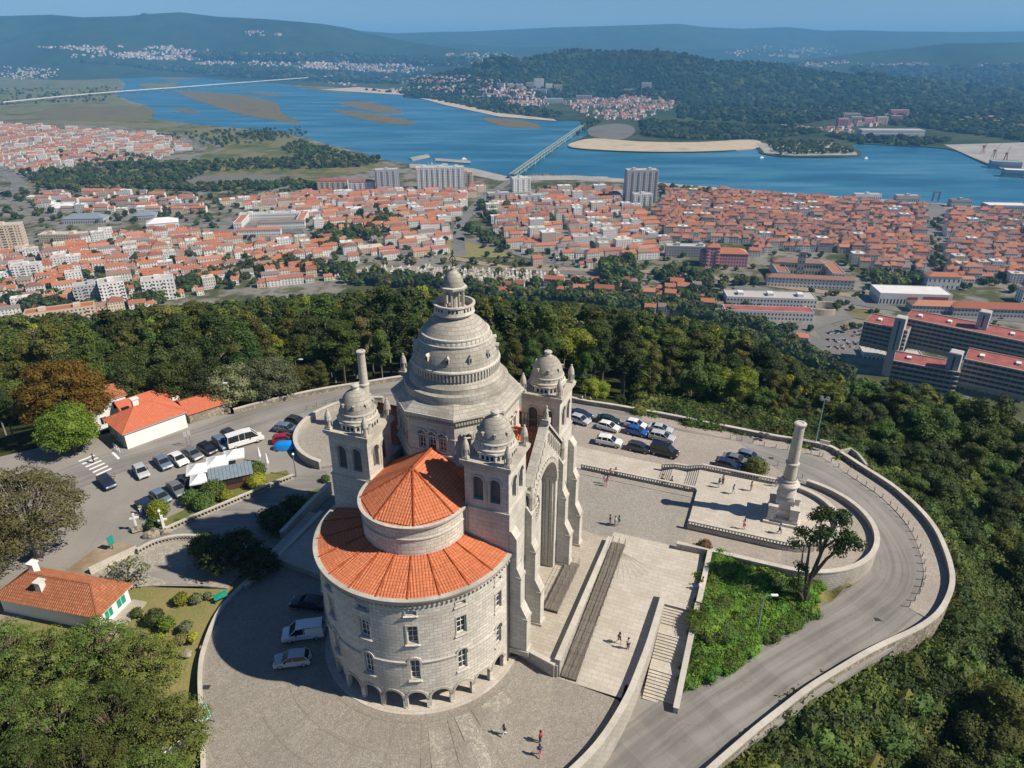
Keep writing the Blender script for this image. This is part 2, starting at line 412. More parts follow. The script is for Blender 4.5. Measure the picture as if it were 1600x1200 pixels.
t_ = NT('glass'); t_.b.inputs['Base Color'].default_value = (.018, .022, .028, 1); MATS['glass'] = t_.done(None, .12, .6)
t_ = NT('louvre'); wv = t_.n('TexWave', bands_direction='Z'); wv.inputs['Scale'].default_value = 1.6; t_.l(t_.pos(), wv.inputs['Vector'])
MATS['louvre'] = t_.done(t_.ramp(wv.outputs['Fac'], [(.3, (.05, .055, .06)), (.7, (.17, .18, .19))]), .7)
# ------------------------------------------------------------------ the basilica
bas = empty('basilica', (CX, CY, 0), TH)
tag(bas, 'pale granite basilica with big ribbed dome, small domed towers and orange tiled apse', 'church')
ZT = 1.2                                        # level of the terrace before the facade
DA, R0, R1 = 11.11, 10.75, 5.7
def part(mb, name, mats, parent=bas, **kw): return mb.build(name, mats, parent, **kw)
GR, GP, GT, GD = M('granite'), M('granite_pale'), M('granite_trim'), M('granite_dome')
cm = cyl_map(0, -DA, R0)
dg = R(1) * R0                                   # arc length of one degree
WIN_AZ = [-172, -145.4, -118.7, -92, -65.4, -38.7, -12]
ARC_AZ = [-12.4 - 13.32 * k for k in range(13)]
ops = []
for a in ARC_AZ: ops.append((a * dg, 1.98, -.2, 1.55, 'arch'))
W1 = [(a * dg, 1.0, 4.35, 6.75, 'arch') for a in WIN_AZ]
W2 = [(a * dg, 1.08, 9.3, 11.55, 'rect') for a in WIN_AZ]
W3 = [(a * dg, 1.05, 13.05, 13.55, 'rect') for a in WIN_AZ]
mb = MB(); strip_wall(mb, cm, -184 * dg, 0.5 * dg, -.2, 14.25, ops + W1 + W2 + W3, .42, dg * 2.0, 0, 1)
part(mb, 'apse_wall', [GR, GT])
# inner wall and floor of the walk behind the arcade
mb = MB(); strip_wall(mb, cyl_map(0, -DA, R0 - 2.3), -184 * R(1) * (R0 - 2.3), 0, -.2, 3.2, [], .1, .6); part(mb, 'walk_wall', GT)
mb = MB(); mb.lathe([(R0 - .42, 3.0), (R0 - 2.3, 3.0)], 48, R(-184), 0, (0, -DA)); part(mb, 'walk_ceiling', GT)
mb = MB(); mb.lathe([(R0 + .75, -.2), (R0 + .75, .06), (R0 - 2.3, .08)], 64, R(-186), R(2), (0, -DA)); part(mb, 'plinth', M('slab'), angle=40)
# arcade columns
mbc = MB(); mbc.lathe([(.30, 0.06), (.30, .16), (.24, .24), (.2, .3), (.185, 1.25), (.22, 1.32), (.3, 1.42), (.32, 1.58)], 10)
cmesh = mbc.mesh('column', [GT], True); cmesh.set_sharp_from_angle(angle=R(50))
for k in range(14):
    a = R(-5.74 - 13.32 * k); link('column', cmesh, bas, ((R0 - .2) * math.cos(a), -DA + (R0 - .2) * math.sin(a), 0))
mb = MB()
for o in ops[:13]: arch_ring(mb, cm, o, .26, .07, 0, 10, False)
kind(part(mb, 'arcade_archivolts', GT), 'stuff')
# mouldings
def ringmould(name, c, prof, a0, a1, seg=64, mat=GT, parent=bas):
    mb = MB(); mb.lathe(prof, seg, R(a0), R(a1), c); return part(mb, name, mat, parent, angle=45)
ringmould('apse_cornice', (0, -DA), [(R0, 14.2), (R0 + .14, 14.3), (R0 + .16, 14.5), (R0 + .36, 14.68), (R0 + .38, 15.0), (R0 - .12, 15.02), (R0 - .12, 14.7)], -184, .5, 96)
mb = MB()
for k in range(74):
    a = R(-183 + 2.5 * k); Mx = Matrix.Translation((0, -DA, 0)) @ Matrix.Rotation(a, 4, 'Z'); mb.box(R0 - .05, R0 + .2, -.11, .11, 14.02, 14.24, 0, Mx)
kind(part(mb, 'cornice_brackets', GT), 'stuff')
# string course: runs between the arched windows and hops over them
for i in range(len(WIN_AZ) - 1):
    a0, a1 = WIN_AZ[i] + 3.7, WIN_AZ[i + 1] - 3.7
    ringmould('string_course', (0, -DA), [(R0 - .02, 6.55), (R0 + .13, 6.62), (R0 + .15, 6.78), (R0 - .02, 6.85)], a0, a1, 14)
def add_window(fm, o, off=-.3, parent=bas, sill=True, hood=True, nx=2, nz=3, frame='white', bars=True):
    c, wd, zb, zs, kd = o
    g = MB(); arch_panel(g, fm, o, off, 0, 8); gl = part(g, 'window', M('glass'), parent)
    f = MB(); top = zs + (wd / 2 if kd == 'arch' else 0); t = .055; oo = off + .05
    def bar(s0, s1, z0, z1):
        P = [fm(s0, z0, oo), fm(s1, z0, oo), fm(s1, z1, oo), fm(s0, z1, oo)]; Q = [fm(s0, z0, off), fm(s1, z0, off), fm(s1, z1, off), fm(s0, z1, off)]
        f.face(P); f.face([Q[0], Q[1], P[1], P[0]]); f.face([P[3], P[2], Q[2], Q[3]]); f.face([Q[0], P[0], P[3], Q[3]]); f.face([P[1], Q[1], Q[2], P[2]])
    bar(c - wd / 2, c - wd / 2 + t * 1.6, zb, zs); bar(c + wd / 2 - t * 1.6, c + wd / 2, zb, zs); bar(c - wd / 2, c + wd / 2, zb, zb + t * 2)
    bar(c - wd / 2, c + wd / 2, zs - t, zs + t)
    if bars:
        for k in range(1, nx): bar(c - wd / 2 + wd * k / nx - t / 2, c - wd / 2 + wd * k / nx + t / 2, zb, top - .03)
        for k in range(1, nz): bar(c - wd / 2, c + wd / 2, zb + (zs - zb) * k / nz - t / 2, zb + (zs - zb) * k / nz + t / 2)
    if kd == 'arch': arch_ring(f, lambda s, z, q: fm(s, z, off + (.05 if q else 0)), (c, wd - .14, zb, zs, kd), .07, .05, 0, 8, False)
    part(f, 'frame', M(frame), gl)
    if sill:
        s = MB(); w2 = wd / 2 + .22
        P = lambda a, z, q: fm(c + a, z, q)
        pts = [(-w2, 0), (w2, 0)]
        for (z0, z1, q0, q1) in ((zb - .3, zb - .02, 0, .26),):
            s.face([P(-w2, z0, q1 * .3), P(w2, z0, q1 * .3), P(w2, z1 - .1, q1), P(-w2, z1 - .1, q1)]); s.face([P(-w2, z1 - .1, q1), P(w2, z1 - .1, q1), P(w2, z1, -.2), P(-w2, z1, -.2)])
            s.face([P(-w2, z0, 0), P(-w2, z0, q1 * .3), P(-w2, z1 - .1, q1), P(-w2, z1, 0)]); s.face([P(w2, z0, q1 * .3), P(w2, z0, 0), P(w2, z1, 0), P(w2, z1 - .1, q1)])
        part(s, 'sill', GP, gl)
    if hood and kd == 'arch':
        h = MB(); arch_ring(h, fm, (c, wd + .08, zb, zs, kd), .22, .13, 0, 10, .25); part(h, 'hood_mould', GP, gl)
    elif hood:
        h = MB(); a, b = c - wd / 2 - .12, c + wd / 2 + .12
        for (s0, s1, z0, z1) in ((a, b, zs + .01, zs + .2), (a, a + .12, zb, zs + .01), (b - .12, b, zb, zs + .01)):
            q = .06; F = [fm(s0, z0, q), fm(s1, z0, q), fm(s1, z1, q), fm(s0, z1, q)]; B_ = [fm(s0, z0, 0), fm(s1, z0, 0), fm(s1, z1, 0), fm(s0, z1, 0)]
            h.face(F)
            for k in range(4): h.face([B_[k], B_[(k + 1) % 4], F[(k + 1) % 4], F[k]])
        part(h, 'surround', GP, gl)
    return gl
for o in W1: add_window(cm, o)
for o in W2: add_window(cm, o)
for o in W3: add_window(cm, o, nx=2, nz=1)

# lower ring roof: one panel for each bay, ribs as real pan-tile rows
def roof_panel(p00, p01, p10, p11, rib=.31, amp=.075, name='roof_panel', mat=None, parent=bas, rows=2):
    """p0* = eave (left,right), p1* = top (left,right). Rows of tiles run down the slope, perpendicular to the eave."""
    p00, p01, p10, p11 = map(Vector, (p00, p01, p10, p11))
    e = (p01 - p00); W = e.length; ex = e / W
    mid = (p10 + p11) / 2 - (p00 + p01) / 2
    n = ex.cross(mid).normalized(); 
    if n.z < 0: n = -n
    sy = n.cross(ex).normalized()
    if sy.z < 0: sy = -sy
    H = mid.dot(sy)
    l0, l1 = (p10 - p00).dot(ex), (p11 - p00).dot(ex)
    mb = MB(); N = max(2, int(W / rib)); sub = 6
    def ymax(x):
        y = H
        if l0 > 1e-4 and x < l0: y = min(y, H * x / l0)
        if l1 < W - 1e-4 and x > l1: y = min(y, H * (W - x) / (W - l1))
        return max(0, y)
    xs = [W * k / (N * sub) for k in range(N * sub + 1)]
    for a, b in zip(xs[:-1], xs[1:]):
        ya, yb = ymax(a), ymax(b)
        if max(ya, yb) < .02: continue
        ha, hb = amp * abs(math.sin(math.pi * a / W * N)) , amp * abs(math.sin(math.pi * b / W * N))
        A0, B0 = p00 + ex * a + n * ha, p00 + ex * b + n * hb
        A1, B1 = p00 + ex * a + sy * ya + n * ha, p00 + ex * b + sy * yb + n * hb
        mb.face([A0, B0, B1, A1], 0, [(a, 0), (b, 0), (b, yb), (a, ya)])
    return mb.build(name, mat or M('tile'), parent)
def ridge(p, q, r=.13, parent=bas, mat=None):
    mb = MB(); p, q = Vector(p), Vector(q); n = max(2, int((q - p).length / .4))
    pts = []; rad = []
    for k in range(n): pts += [p.lerp(q, k / n), p.lerp(q, (k + .98) / n)]; rad += [r * 1.12, r * .92]
    mb.tube(pts, rad, 6); return mb.build('ridge_tiles', mat or M('tile_ridge'), parent)
def pol(r, az, z): return Vector((r * math.cos(R(az)), -DA + r * math.sin(R(az)), z))
HIPS = [0.5 - 16.77 * k for k in range(12)]
ze, zi = 14.92, 16.15
for i in range(11):
    a0, a1 = HIPS[i + 1], HIPS[i]
    roof_panel(pol(R0 + .02, a0, ze), pol(R0 + .02, a1, ze), pol(R1 + .05, a0, zi), pol(R1 + .05, a1, zi))
    ridge(pol(R0, a0, ze + .06), pol(R1 + .1, a0, zi + .08), .1)
# upper apse
cu = cyl_map(0, -DA, R1)
mb = MB(); strip_wall(mb, cu, R(-180) * R1, 0, 15.6, 19.4, [], .2, .4)
for sx in (-1, 1): strip_wall(mb, flat_map(sx * R1, -DA, 0, 1 if sx > 0 else -1, sx, 0), 0 if sx > 0 else -5.6, 5.6 if sx > 0 else 0, 14, 19.4, [], .2)
part(mb, 'upper_apse_wall', GR)
ringmould('upper_band', (0, -DA), [(R1 - .02, 18.0), (R1 + .1, 18.06), (R1 + .12, 18.22), (R1 - .02, 18.3)], -180, 0, 48)
ringmould('upper_cornice', (0, -DA), [(R1, 19.2), (R1 + .12, 19.3), (R1 + .3, 19.5), (R1 + .32, 19.78), (R1 - .06, 19.8), (R1 - .06, 19.5)], -180, 0, 64, GP)
APX = Vector((0, -DA, 23.0))
UH = [0, -17, -62, -107, -152, -180]
for i in range(5):
    a0, a1 = UH[i + 1], UH[i]
    # split into narrow facets so the eave follows the curve
    roof_panel(pol(R1, a0, 19.74), pol(R1, a1, 19.74), APX, APX)
    mb = MB(); k = 8
    for q in range(k):
        b0, b1 = a0 + (a1 - a0) * q / k, a0 + (a1 - a0) * (q + 1) / k
        t0 = (pol(R1, a0, 19.70).lerp(pol(R1, a1, 19.70), q / k)); t1 = (pol(R1, a0, 19.70).lerp(pol(R1, a1, 19.70), (q + 1) / k))
        mb.face([pol(R1, b0, 19.64), pol(R1, b1, 19.64), t1, t0])
    part(mb, 'eave_tiles', M('tile'))
    if i < 4: ridge(pol(R1, a0, 19.8), APX + Vector((0, 0, .08)), .11)
for sx in (-1, 1):
    a, b = Vector((sx * R1, -DA, 19.74)), Vector((sx * R1, -6.2, 19.74)); c, d = APX, Vector((0, -6.2, 23.0))
    if sx < 0: roof_panel(b, a, d, c)
    else: roof_panel(a, b, c, d)
ridge(APX + Vector((0, 0, .1)), (0, -6.2, 23.1), .14)

# core of the church under the drum and the four arms
mb = MB(); mb.box(-8.0, 8.0, -8.0, 8.0, -.2, 17.0); part(mb, 'core_wall', GP)
mb = MB()
for sx in (-1, 1): mb.box(sx * 5.9 if sx > 0 else -8.1, 8.1 if sx > 0 else -5.9, -7.0, 7.0, 16.9, 20.2)
part(mb, 'parapet_wall', GP)
# drum : octagon with three arched windows in each face
RD = 7.15; HA = R(22.5); apo = RD * math.cos(HA); side = 2 * RD * math.sin(HA)
mb = MB(); fr = MB(); DOPS = [(-1.25, .86, 22.75, 24.55, 'arch'), (0, .86, 22.75, 24.55, 'arch'), (1.25, .86, 22.75, 24.55, 'arch')]
dmaps = []
for k in range(8):
    a = k * math.pi / 4; nx, ny = math.cos(a), math.sin(a)
    fm = flat_map(nx * apo, ny * apo, -ny, nx, nx, ny); dmaps.append(fm)
    strip_wall(mb, fm, -side / 2, side / 2, 16.8, 26.9, DOPS, .4)
part(mb, 'drum_wall', [GP])
for fm in dmaps:
    for o in DOPS: add_window(fm, o, -.28, nx=2, nz=3, sill=False, frame='offwhite')
def octa(prof, name, mat=GP):
    mb = MB(); mb.lathe([(r / math.cos(HA), z) for r, z in prof], 8, 0, 2 * math.pi, (0, 0), 0, None, HA); return part(mb, name, mat)
octa([(apo, 22.1), (apo + .16, 22.18), (apo + .16, 22.4), (apo, 22.5)], 'drum_sill_band')
octa([(apo, 24.35), (apo + .07, 24.38), (apo + .07, 24.52), (apo, 24.56)], 'drum_impost_band')
octa([(apo, 21.0), (apo + .22, 21.1), (apo + .22, 21.35), (apo, 21.5)], 'drum_base_band')
octa([(apo, 26.35), (apo + .1, 26.5), (apo + .22, 26.7), (apo + .5, 26.98), (apo + .5, 27.25), (apo + .35, 27.3)], 'drum_cornice')
octa([(apo + .38, 27.3), (5.5, 28.35)], 'drum_roof', GD)
for k in range(8):
    fm = dmaps[k]; mb = MB()
    for q in range(17):
        s = -side / 2 + .2 + (side - .4) * q / 16
        P = [fm(s - .1, 26.3, .3), fm(s + .1, 26.3, .3), fm(s + .1, 26.62, .3), fm(s - .1, 26.62, .3)]; Q = [fm(s - .1, 26.3, 0), fm(s + .1, 26.3, 0), fm(s + .1, 26.62, 0), fm(s - .1, 26.62, 0)]
        mb.face(P); mb.face([Q[0], Q[1], P[1], P[0]]); mb.face([P[3], P[2], Q[2], Q[3]]); mb.face([Q[0], P[0], P[3], Q[3]]); mb.face([P[1], Q[1], Q[2], P[2]])
    kind(part(mb, 'cornice_dentils', GT), 'stuff')
# dome in rings
def ring(name, prof, mat=GD, seg=64, c=(0, 0), parent=bas, ang=30):
    mb = MB(); mb.lathe(prof, seg, 0, 2 * math.pi, c); return part(mb, name, mat, parent, angle=ang)
ring('dome_step', [(5.97, 28.0), (6.02, 28.5), (5.94, 29.0), (5.64, 29.08), (5.26, 29.12)])
ring('dome_foot', [(5.4, 29.05), (5.38, 29.6), (5.26, 29.72), (4.98, 29.95), (4.75, 30.15), (4.75, 30.3)])
ring('arcade_band', [(4.7, 30.0), (4.66, 31.35)], M('granite_trim'))
mb = MB()
NB = 76
for k in range(NB):
    Mx = Matrix.Rotation(2 * math.pi * k / NB, 4, 'Z'); mb.box(4.65, 4.93, -.085, .085, 30.3, 31.2, 0, Mx)
kind(part(mb, 'band_colonnettes', GP), 'stuff')
ring('band_cap', [(4.61, 31.18), (4.96, 31.2), (5.02, 31.32), (4.98, 31.46), (4.78, 31.56)], GP)
ring('dome_shell', [(4.81, 31.5), (4.78, 31.9), (4.68, 32.4), (4.49, 32.95), (4.25, 33.45), (3.99, 33.82)])
ring('zigzag_band', [(3.97, 33.8), (4.1, 33.86), (4.12, 34.02), (3.95, 34.08), (3.78, 34.5), (3.87, 34.55), (3.85, 34.68), (3.67, 34.74)], GP)
mb = MB(); NZ = 44
for k in range(NZ):
    a0, a1 = 2 * math.pi * k / NZ, 2 * math.pi * (k + .5) / NZ; a2 = 2 * math.pi * (k + 1) / NZ
    zz = lambda a, r, z: Vector((r * math.cos(a), r * math.sin(a), z))
    mb.face([zz(a0 + .02, 4.0, 34.08), zz(a2 - .02, 4.0, 34.08), zz(a1, 3.86, 34.5)])
    mb.face([zz(a0 + .02, 4.0, 34.08), zz(a1, 3.86, 34.5), zz(a1, 3.74, 34.5)]); mb.face([zz(a2 - .02, 4.0, 34.08), zz(a1, 3.74, 34.5), zz(a1, 3.86, 34.5)])
kind(part(mb, 'zigzag_teeth', M('granite_dome')), 'stuff')
ring('upper_shell', [(3.68, 34.72), (3.38, 35.15), (2.96, 35.62), (2.44, 36.02), (1.88, 36.3), (1.65, 36.4)])
# dormers of the dome
for k in range(12):
    a = 2 * math.pi * (k + .5) / 12; mb = MB()
    Mx = Matrix.Rotation(a, 4, 'Z')
    mb.box(4.25, 4.82, -.17, .17, 32.4, 32.95, 0, Mx)
    P = [Mx @ Vector(p) for p in ((4.9, -.24, 32.93), (4.9, .24, 32.93), (4.9, 0, 33.25), (4.2, -.24, 32.93), (4.2, .24, 32.93), (4.1, 0, 33.25))]
    mb.face([P[0], P[1], P[2]]); mb.face([P[0], P[2], P[5], P[3]]); mb.face([P[1], P[4], P[5], P[2]])
    d = part(mb, 'dormer', GP)
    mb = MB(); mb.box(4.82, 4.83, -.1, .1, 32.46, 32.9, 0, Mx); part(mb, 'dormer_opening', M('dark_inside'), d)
# lantern
ring('lantern_gallery', [(1.75, 36.3), (1.95, 36.5), (2.15, 36.62), (2.25, 36.75), (2.2, 36.85), (2.2, 37.6), (2.32, 37.64), (2.32, 37.8), (2.05, 37.82), (2.0, 37.1), (0, 37.1)], GP, 32)
mb = MB()
for k in range(32):
    if k % 4 == 0: continue
    Mx = Matrix.Rotation(2 * math.pi * k / 32, 4, 'Z'); mb.box(2.2, 2.215, -.09, .09, 37.15, 37.5, 0, Mx)
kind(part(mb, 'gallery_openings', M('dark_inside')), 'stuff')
mbl = MB(); mbl.lathe([(.2, 37.08), (.2, 37.25), (.13, 37.35), (.12, 39.0), (.19, 39.15), (.2, 39.3)], 8); lcm = mbl.mesh('lantern_column', [GT], True)
for k in range(8): a = k * math.pi / 4 + .2; link('lantern_column', lcm, bas, (1.05 * math.cos(a), 1.05 * math.sin(a), 0))
ring('lantern_core', [(.42, 37.08), (.42, 39.3)], GT, 10)
octa([(0, 39.28), (1.3, 39.3), (1.36, 39.45), (1.36, 39.6), (1.1, 39.68)], 'lantern_cornice')
ring('lantern_cap', [(1.08, 39.64), (1.1, 39.9), (1.02, 40.4), (.82, 40.85), (.5, 41.2), (.28, 41.36), (.22, 41.5), (.3, 41.6), (.2, 41.72), (0, 41.76)], GD, 24)
mb = MB(); mb.tube([(0, 0, 41.7), (0, 0, 42.3)], .07, 8)
for k in range(3):
    Mx = Matrix.Translation((0, 0, 42.5)) @ Matrix.Rotation(k * math.pi / 3, 4, 'Z') @ Matrix.Rotation(math.pi / 2, 4, 'X')
    pts = [Mx @ Vector((.34 * math.cos(2 * math.pi * q / 12), .34 * math.sin(2 * math.pi * q / 12), 0)) for q in range(13)]; mb.tube(pts, .045, 5)
mb.box(-.06, .06, -.06, .06, 42.8, 43.5); mb.box(-.06, .06, -.26, .26, 43.1, 43.24)
part(mb, 'finial', M('bronze'))

# towers
S_ = 8.2; TW = 2.45
def tower(sx, sy, lower):
    cx, cy = sx * S_, sy * S_
    mb = MB(); faces = []
    BO = [(-.95, 1.15, 20.6, 22.9, 'arch'), (.95, 1.15, 20.6, 22.9, 'arch')]
    for (nx, ny) in ((1, 0), (0, 1), (-1, 0), (0, -1)):
        fm = flat_map(cx + nx * TW, cy + ny * TW, -ny, nx, nx, ny); faces.append((fm, nx, ny))
        strip_wall(mb, fm, -TW, TW, 19.9, 24.9, BO, .45)
        out = (nx == sx and sx > 0)
        LO = [(0, 1.05, 6.2, 11.6, 'arch')] if out else []
        fm2 = flat_map(cx + nx * (TW + .12), cy + ny * (TW + .12), -ny, nx, nx, ny)
        strip_wall(mb, fm2, -TW - .12, TW + .12, -.2, 19.6, LO, .5)
        if out:
            for o in LO:
                add_window(fm2, o, -.42, nx=2, nz=5, sill=True, frame='metal_dark')
    for (fm, nx, ny) in faces:                    # sloping weathering between the two stages
        a, b = fm(-TW - .12, 19.6, .12), fm(TW + .12, 19.6, .12); c, d = fm(TW, 20.05, 0), fm(-TW, 20.05, 0); mb.face([a, b, c, d])
    part(mb, 'tower_wall', [GP])
    for (fm, nx, ny) in faces:
        l = MB(); tr = MB()
        for o in BO: arch_panel(l, fm, o, -.4, 0); arch_ring(tr, fm, (o[0], o[1] + .06, o[2], o[3], 'arch'), .18, .09, 0, 10, .12)
        part(l, 'belfry_louvre', M('louvre'))
        tr.tube([fm(0, 20.6, -.05), fm(0, 22.8, -.05)], .12, 8); kind(part(tr, 'belfry_trim', GT), 'stuff')
    q = TW
    mb = MB()
    for (z0, z1, g0, g1) in ((19.55, 19.7, .2, .2), (24.55, 24.75, .1, .16), (24.85, 25.05, .2, .34), (25.05, 25.3, .38, .38)):
        gg = max(g0, g1); mb = MB(); mb.box(cx - q - gg, cx + q + gg, cy - q - gg, cy + q + gg, z0, z1); part(mb, 'tower_cornice', GT)
    c = (cx, cy); mb = MB()
    mb.lathe([(2.25, 25.3), (2.25, 26.0), (2.4, 26.05), (2.4, 26.2), (2.1, 26.25)], 8, 0, 2 * math.pi, c, 0, None, HA); part(mb, 'tower_drum', GP)
    mb = MB()
    for k in range(8):
        a = k * math.pi / 4; nx, ny = math.cos(a), math.sin(a); ap = 2.25 * math.cos(HA); fm = flat_map(cx + nx * ap, cy + ny * ap, -ny, nx, nx, ny)
        for s in (-.5, 0, .5): arch_panel(mb, fm, (s, .3, 25.4, 25.72, 'arch'), .012, 0, 4)
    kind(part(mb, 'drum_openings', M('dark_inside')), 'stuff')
    ring('tower_dome_foot', [(2.15, 26.2), (2.2, 26.45), (2.05, 26.55), (1.98, 26.6)], GP, 24, c)
    ring('tower_dome_band', [(1.98, 26.55), (1.93, 26.98), (2.04, 27.02), (2.0, 27.12), (1.85, 27.16)], GT, 24, c)
    z_ = MB()
    for k in range(22):
        a0, a2 = 2 * math.pi * k / 22, 2 * math.pi * (k + 1) / 22; a1 = (a0 + a2) / 2
        zz = lambda a, r, z: Vector((cx + r * math.cos(a), cy + r * math.sin(a), z)); z_.face([zz(a0, 2.04, 26.6), zz(a2, 2.04, 26.6), zz(a1, 2.0, 26.98)])
    kind(part(z_, 'band_teeth', GP), 'stuff')
    ring('tower_dome', [(1.88, 27.12), (1.84, 27.5), (1.7, 28.05), (1.45, 28.6), (1.1, 29.05), (.65, 29.35), (.4, 29.42)], GD, 24, c)
    ring('tower_knob', [(.4, 29.36), (.46, 29.45), (.36, 29.55), (.36, 29.75), (.5, 29.85), (.46, 30.0), (.2, 30.08), (0, 30.1)], GP, 12, c)
    for k in range(8):
        a = 2 * math.pi * (k + .5) / 8; Mx = Matrix.Translation((cx, cy, 0)) @ Matrix.Rotation(a, 4, 'Z'); mb = MB(); mb.box(1.55, 1.86, -.1, .1, 27.85, 28.15, 0, Mx); mb.box(1.5, 1.9, -.14, .14, 28.15, 28.24, 0, Mx); part(mb, 'dormer', GT)
    for dx in (-1, 1):
        for dy in (-1, 1):
            px_, py_ = cx + dx * 2.3, cy + dy * 2.3; mb = MB()
            mb.box(px_ - .38, px_ + .38, py_ - .38, py_ + .38, 25.3, 25.5)
            mb.lathe([(.3, 25.5), (.2, 25.6), (.2, 26.25), (.38, 26.35), (.4, 26.5), (.34, 26.9), (.2, 27.3), (.1, 27.5), (.14, 27.62), (0, 27.75)], 10, 0, 2 * math.pi, (px_, py_))
            for s1, s2 in ((1, 1), (1, -1), (-1, 1), (-1, -1)): mb.tube([(px_ + s1 * .26, py_ + s2 * .26, 25.5), (px_ + s1 * .26, py_ + s2 * .26, 26.3)], .06, 5)
            part(mb, 'pinnacle', GT)
for sx in (-1, 1):
    for sy in (-1, 1): tower(sx, sy, True)

# arms toward the facade, the back and the far side
FX = 10.95
mb = MB()
AR = 4.1; ASP = 15.1
gz = lambda s: 24.7 - abs(s) * .95
fmF = flat_map(FX, 0, 0, 1, 1, 0)
GA = [(0, 2 * AR, ZT - .1, ASP, 'arch')]
strip_wall(mb, fmF, -5.75, 5.75, ZT - .3, gz, GA, 1.7, .8, 0, 0, 24)
part(mb, 'facade_wall', [GP])
# recessed wall of the great arch with portal
fmR = flat_map(FX - 1.7, 0, 0, 1, 1, 0)
mb = MB(); PO = [(0, 2.5, ZT - .1, 5.0, 'arch'), (-2.75, 1.1, ZT - .1, 4.2, 'arch'), (2.75, 1.1, ZT - .1, 4.2, 'arch')]
strip_wall(mb, fmR, -AR, AR, ZT - .3, ASP + AR + .05, PO, .6); part(mb, 'portal_wall', [GP])
mb = MB()
for o in PO[:1]: arch_panel(mb, fmR, o, -.55, 0)
part(mb, 'portal_door', M('wood'))
mb = MB()
for o in PO[1:]: arch_panel(mb, fmR, o, -.5, 0)
part(mb, 'niche_back', M('granite'))
for g, o_, w_ in ((.0, .16, .2), (.3, .1, .22)):
    mb = MB(); arch_ring(mb, fmR, (0, 2.5 + 2 * g, ZT, 5.0, 'arch'), w_, o_, 0, 14, 3.3); part(mb, 'portal_moulding', GT)
mb = MB(); arch_ring(mb, fmF, (0, 2 * AR, ZT, ASP, 'arch'), .42, .16, 0, 24, .3); part(mb, 'great_arch_moulding', GT)
mb = MB()
for k in range(27):
    a = math.pi * (k + .5) / 27; r = AR + .62; mb.box(FX - .02, FX + .12, r * math.cos(a) - .11, r * math.cos(a) + .11, ASP + r * math.sin(a) - .11, ASP + r * math.sin(a) + .11)
kind(part(mb, 'arch_bosses', GP), 'stuff')
for s in (-1, 1):
    mb = MB(); mb.box(FX - 2.0, FX + .14, s * (AR + .3) - .38, s * (AR + .3) + .38, ASP - .35, ASP + .02); part(mb, 'impost', GT)
    for k in range(3):
        mb = MB(); mb.tube([(FX - .35 - k * .5, s * (AR - .07), ZT), (FX - .35 - k * .5, s * (AR - .07), ASP - .3)], .07, 8); part(mb, 'shaft', GT, smooth=True)
# rose window
RZ = 12.2; RR = 2.3
def rmap(r, a, off): return Vector((FX - 1.7 + off, r * math.cos(a), RZ + r * math.sin(a)))
mb = MB(); mb.face([rmap(RR, 2 * math.pi * k / 40, .05) for k in range(40)]); rose = part(mb, 'rose_window', M('glass'))
mb = MB(); n = 48
for r0, r1, h in ((RR, RR + .45, .3), (.55, .8, .2), (RR - .75, RR - .62, .16)):
    mb = MB()
    for k in range(n):
        a, b = 2 * math.pi * k / n, 2 * math.pi * (k + 1) / n
        mb.face([rmap(r0, a, h), rmap(r1, a, h), rmap(r1, b, h), rmap(r0, b, h)]); mb.face([rmap(r0, b, h), rmap(r0, b, .02), rmap(r0, a, .02), rmap(r0, a, h)]); mb.face([rmap(r1, a, h), rmap(r1, a, 0), rmap(r1, b, 0), rmap(r1, b, h)])
    part(mb, 'rose_rim', GP, rose)
mb = MB()
for k in range(12):
    a = 2 * math.pi * k / 12; mb.tube([rmap(.7, a, .12), rmap(RR, a, .12)], .09, 6)
    b = a + math.pi / 12; c0 = rmap(RR - .32, b, .12); pts = [c0 + Vector((0, .27 * math.cos(t), .27 * math.sin(t))) for t in [2 * math.pi * q / 10 for q in range(11)]]; mb.tube(pts, .06, 5)
kind(part(mb, 'rose_tracery', GP, rose), 'stuff')
# coping, gable arcade, statue
for s in (-1, 1):
    mb = MB(); a, b = Vector((FX - .5, s * 5.9, gz(5.9))), Vector((FX - .5, 0, 24.75))
    P = [(FX - .75, s * 6.0, gz(6.0)), (FX + .3, s * 6.0, gz(6.0)), (FX + .3, 0, 24.7), (FX - .75, 0, 24.7)]; Q = [(x, y, z + .35) for x, y, z in P]
    mb.face(Q if s > 0 else Q[::-1]); 
    for k in range(4): mb.face([P[k], P[(k + 1) % 4], Q[(k + 1) % 4], Q[k]])
    part(mb, 'gable_coping', GP)
    mb = MB(); nc = MB()
    for k in range(7):
        y = s * (.85 + k * .68); zt = gz(abs(y)) - .5
        arch_panel(nc, fmF, (y, .4, zt - 1.35, zt - .3, 'arch'), .012, 0, 6); arch_ring(mb, fmF, (y, .4, zt - 1.35, zt - .3, 'arch'), .1, .12, 0, 6, 1.0)
    kind(part(nc, 'gable_niches', M('granite')), 'stuff'); kind(part(mb, 'gable_arcade', GP), 'stuff')
mb = MB(); mb.box(FX - .45, FX + .35, -.4, .4, 24.9, 25.5); part(mb, 'statue_base', GP)
mb = MB(); mb.lathe([(.3, 25.5), (.27, 25.9), (.2, 26.3), (.24, 26.6), (.1, 26.78), (.14, 26.95), (.1, 27.1), (0, 27.15)], 10, 0, 2 * math.pi, (FX - .05, 0)); mb.tube([(FX, -.2, 26.5), (FX + .2, -.38, 26.3)], .07, 5); mb.tube([(FX, .2, 26.5), (FX + .22, .36, 26.35)], .07, 5); part(mb, 'gable_statue', GT, smooth=True)
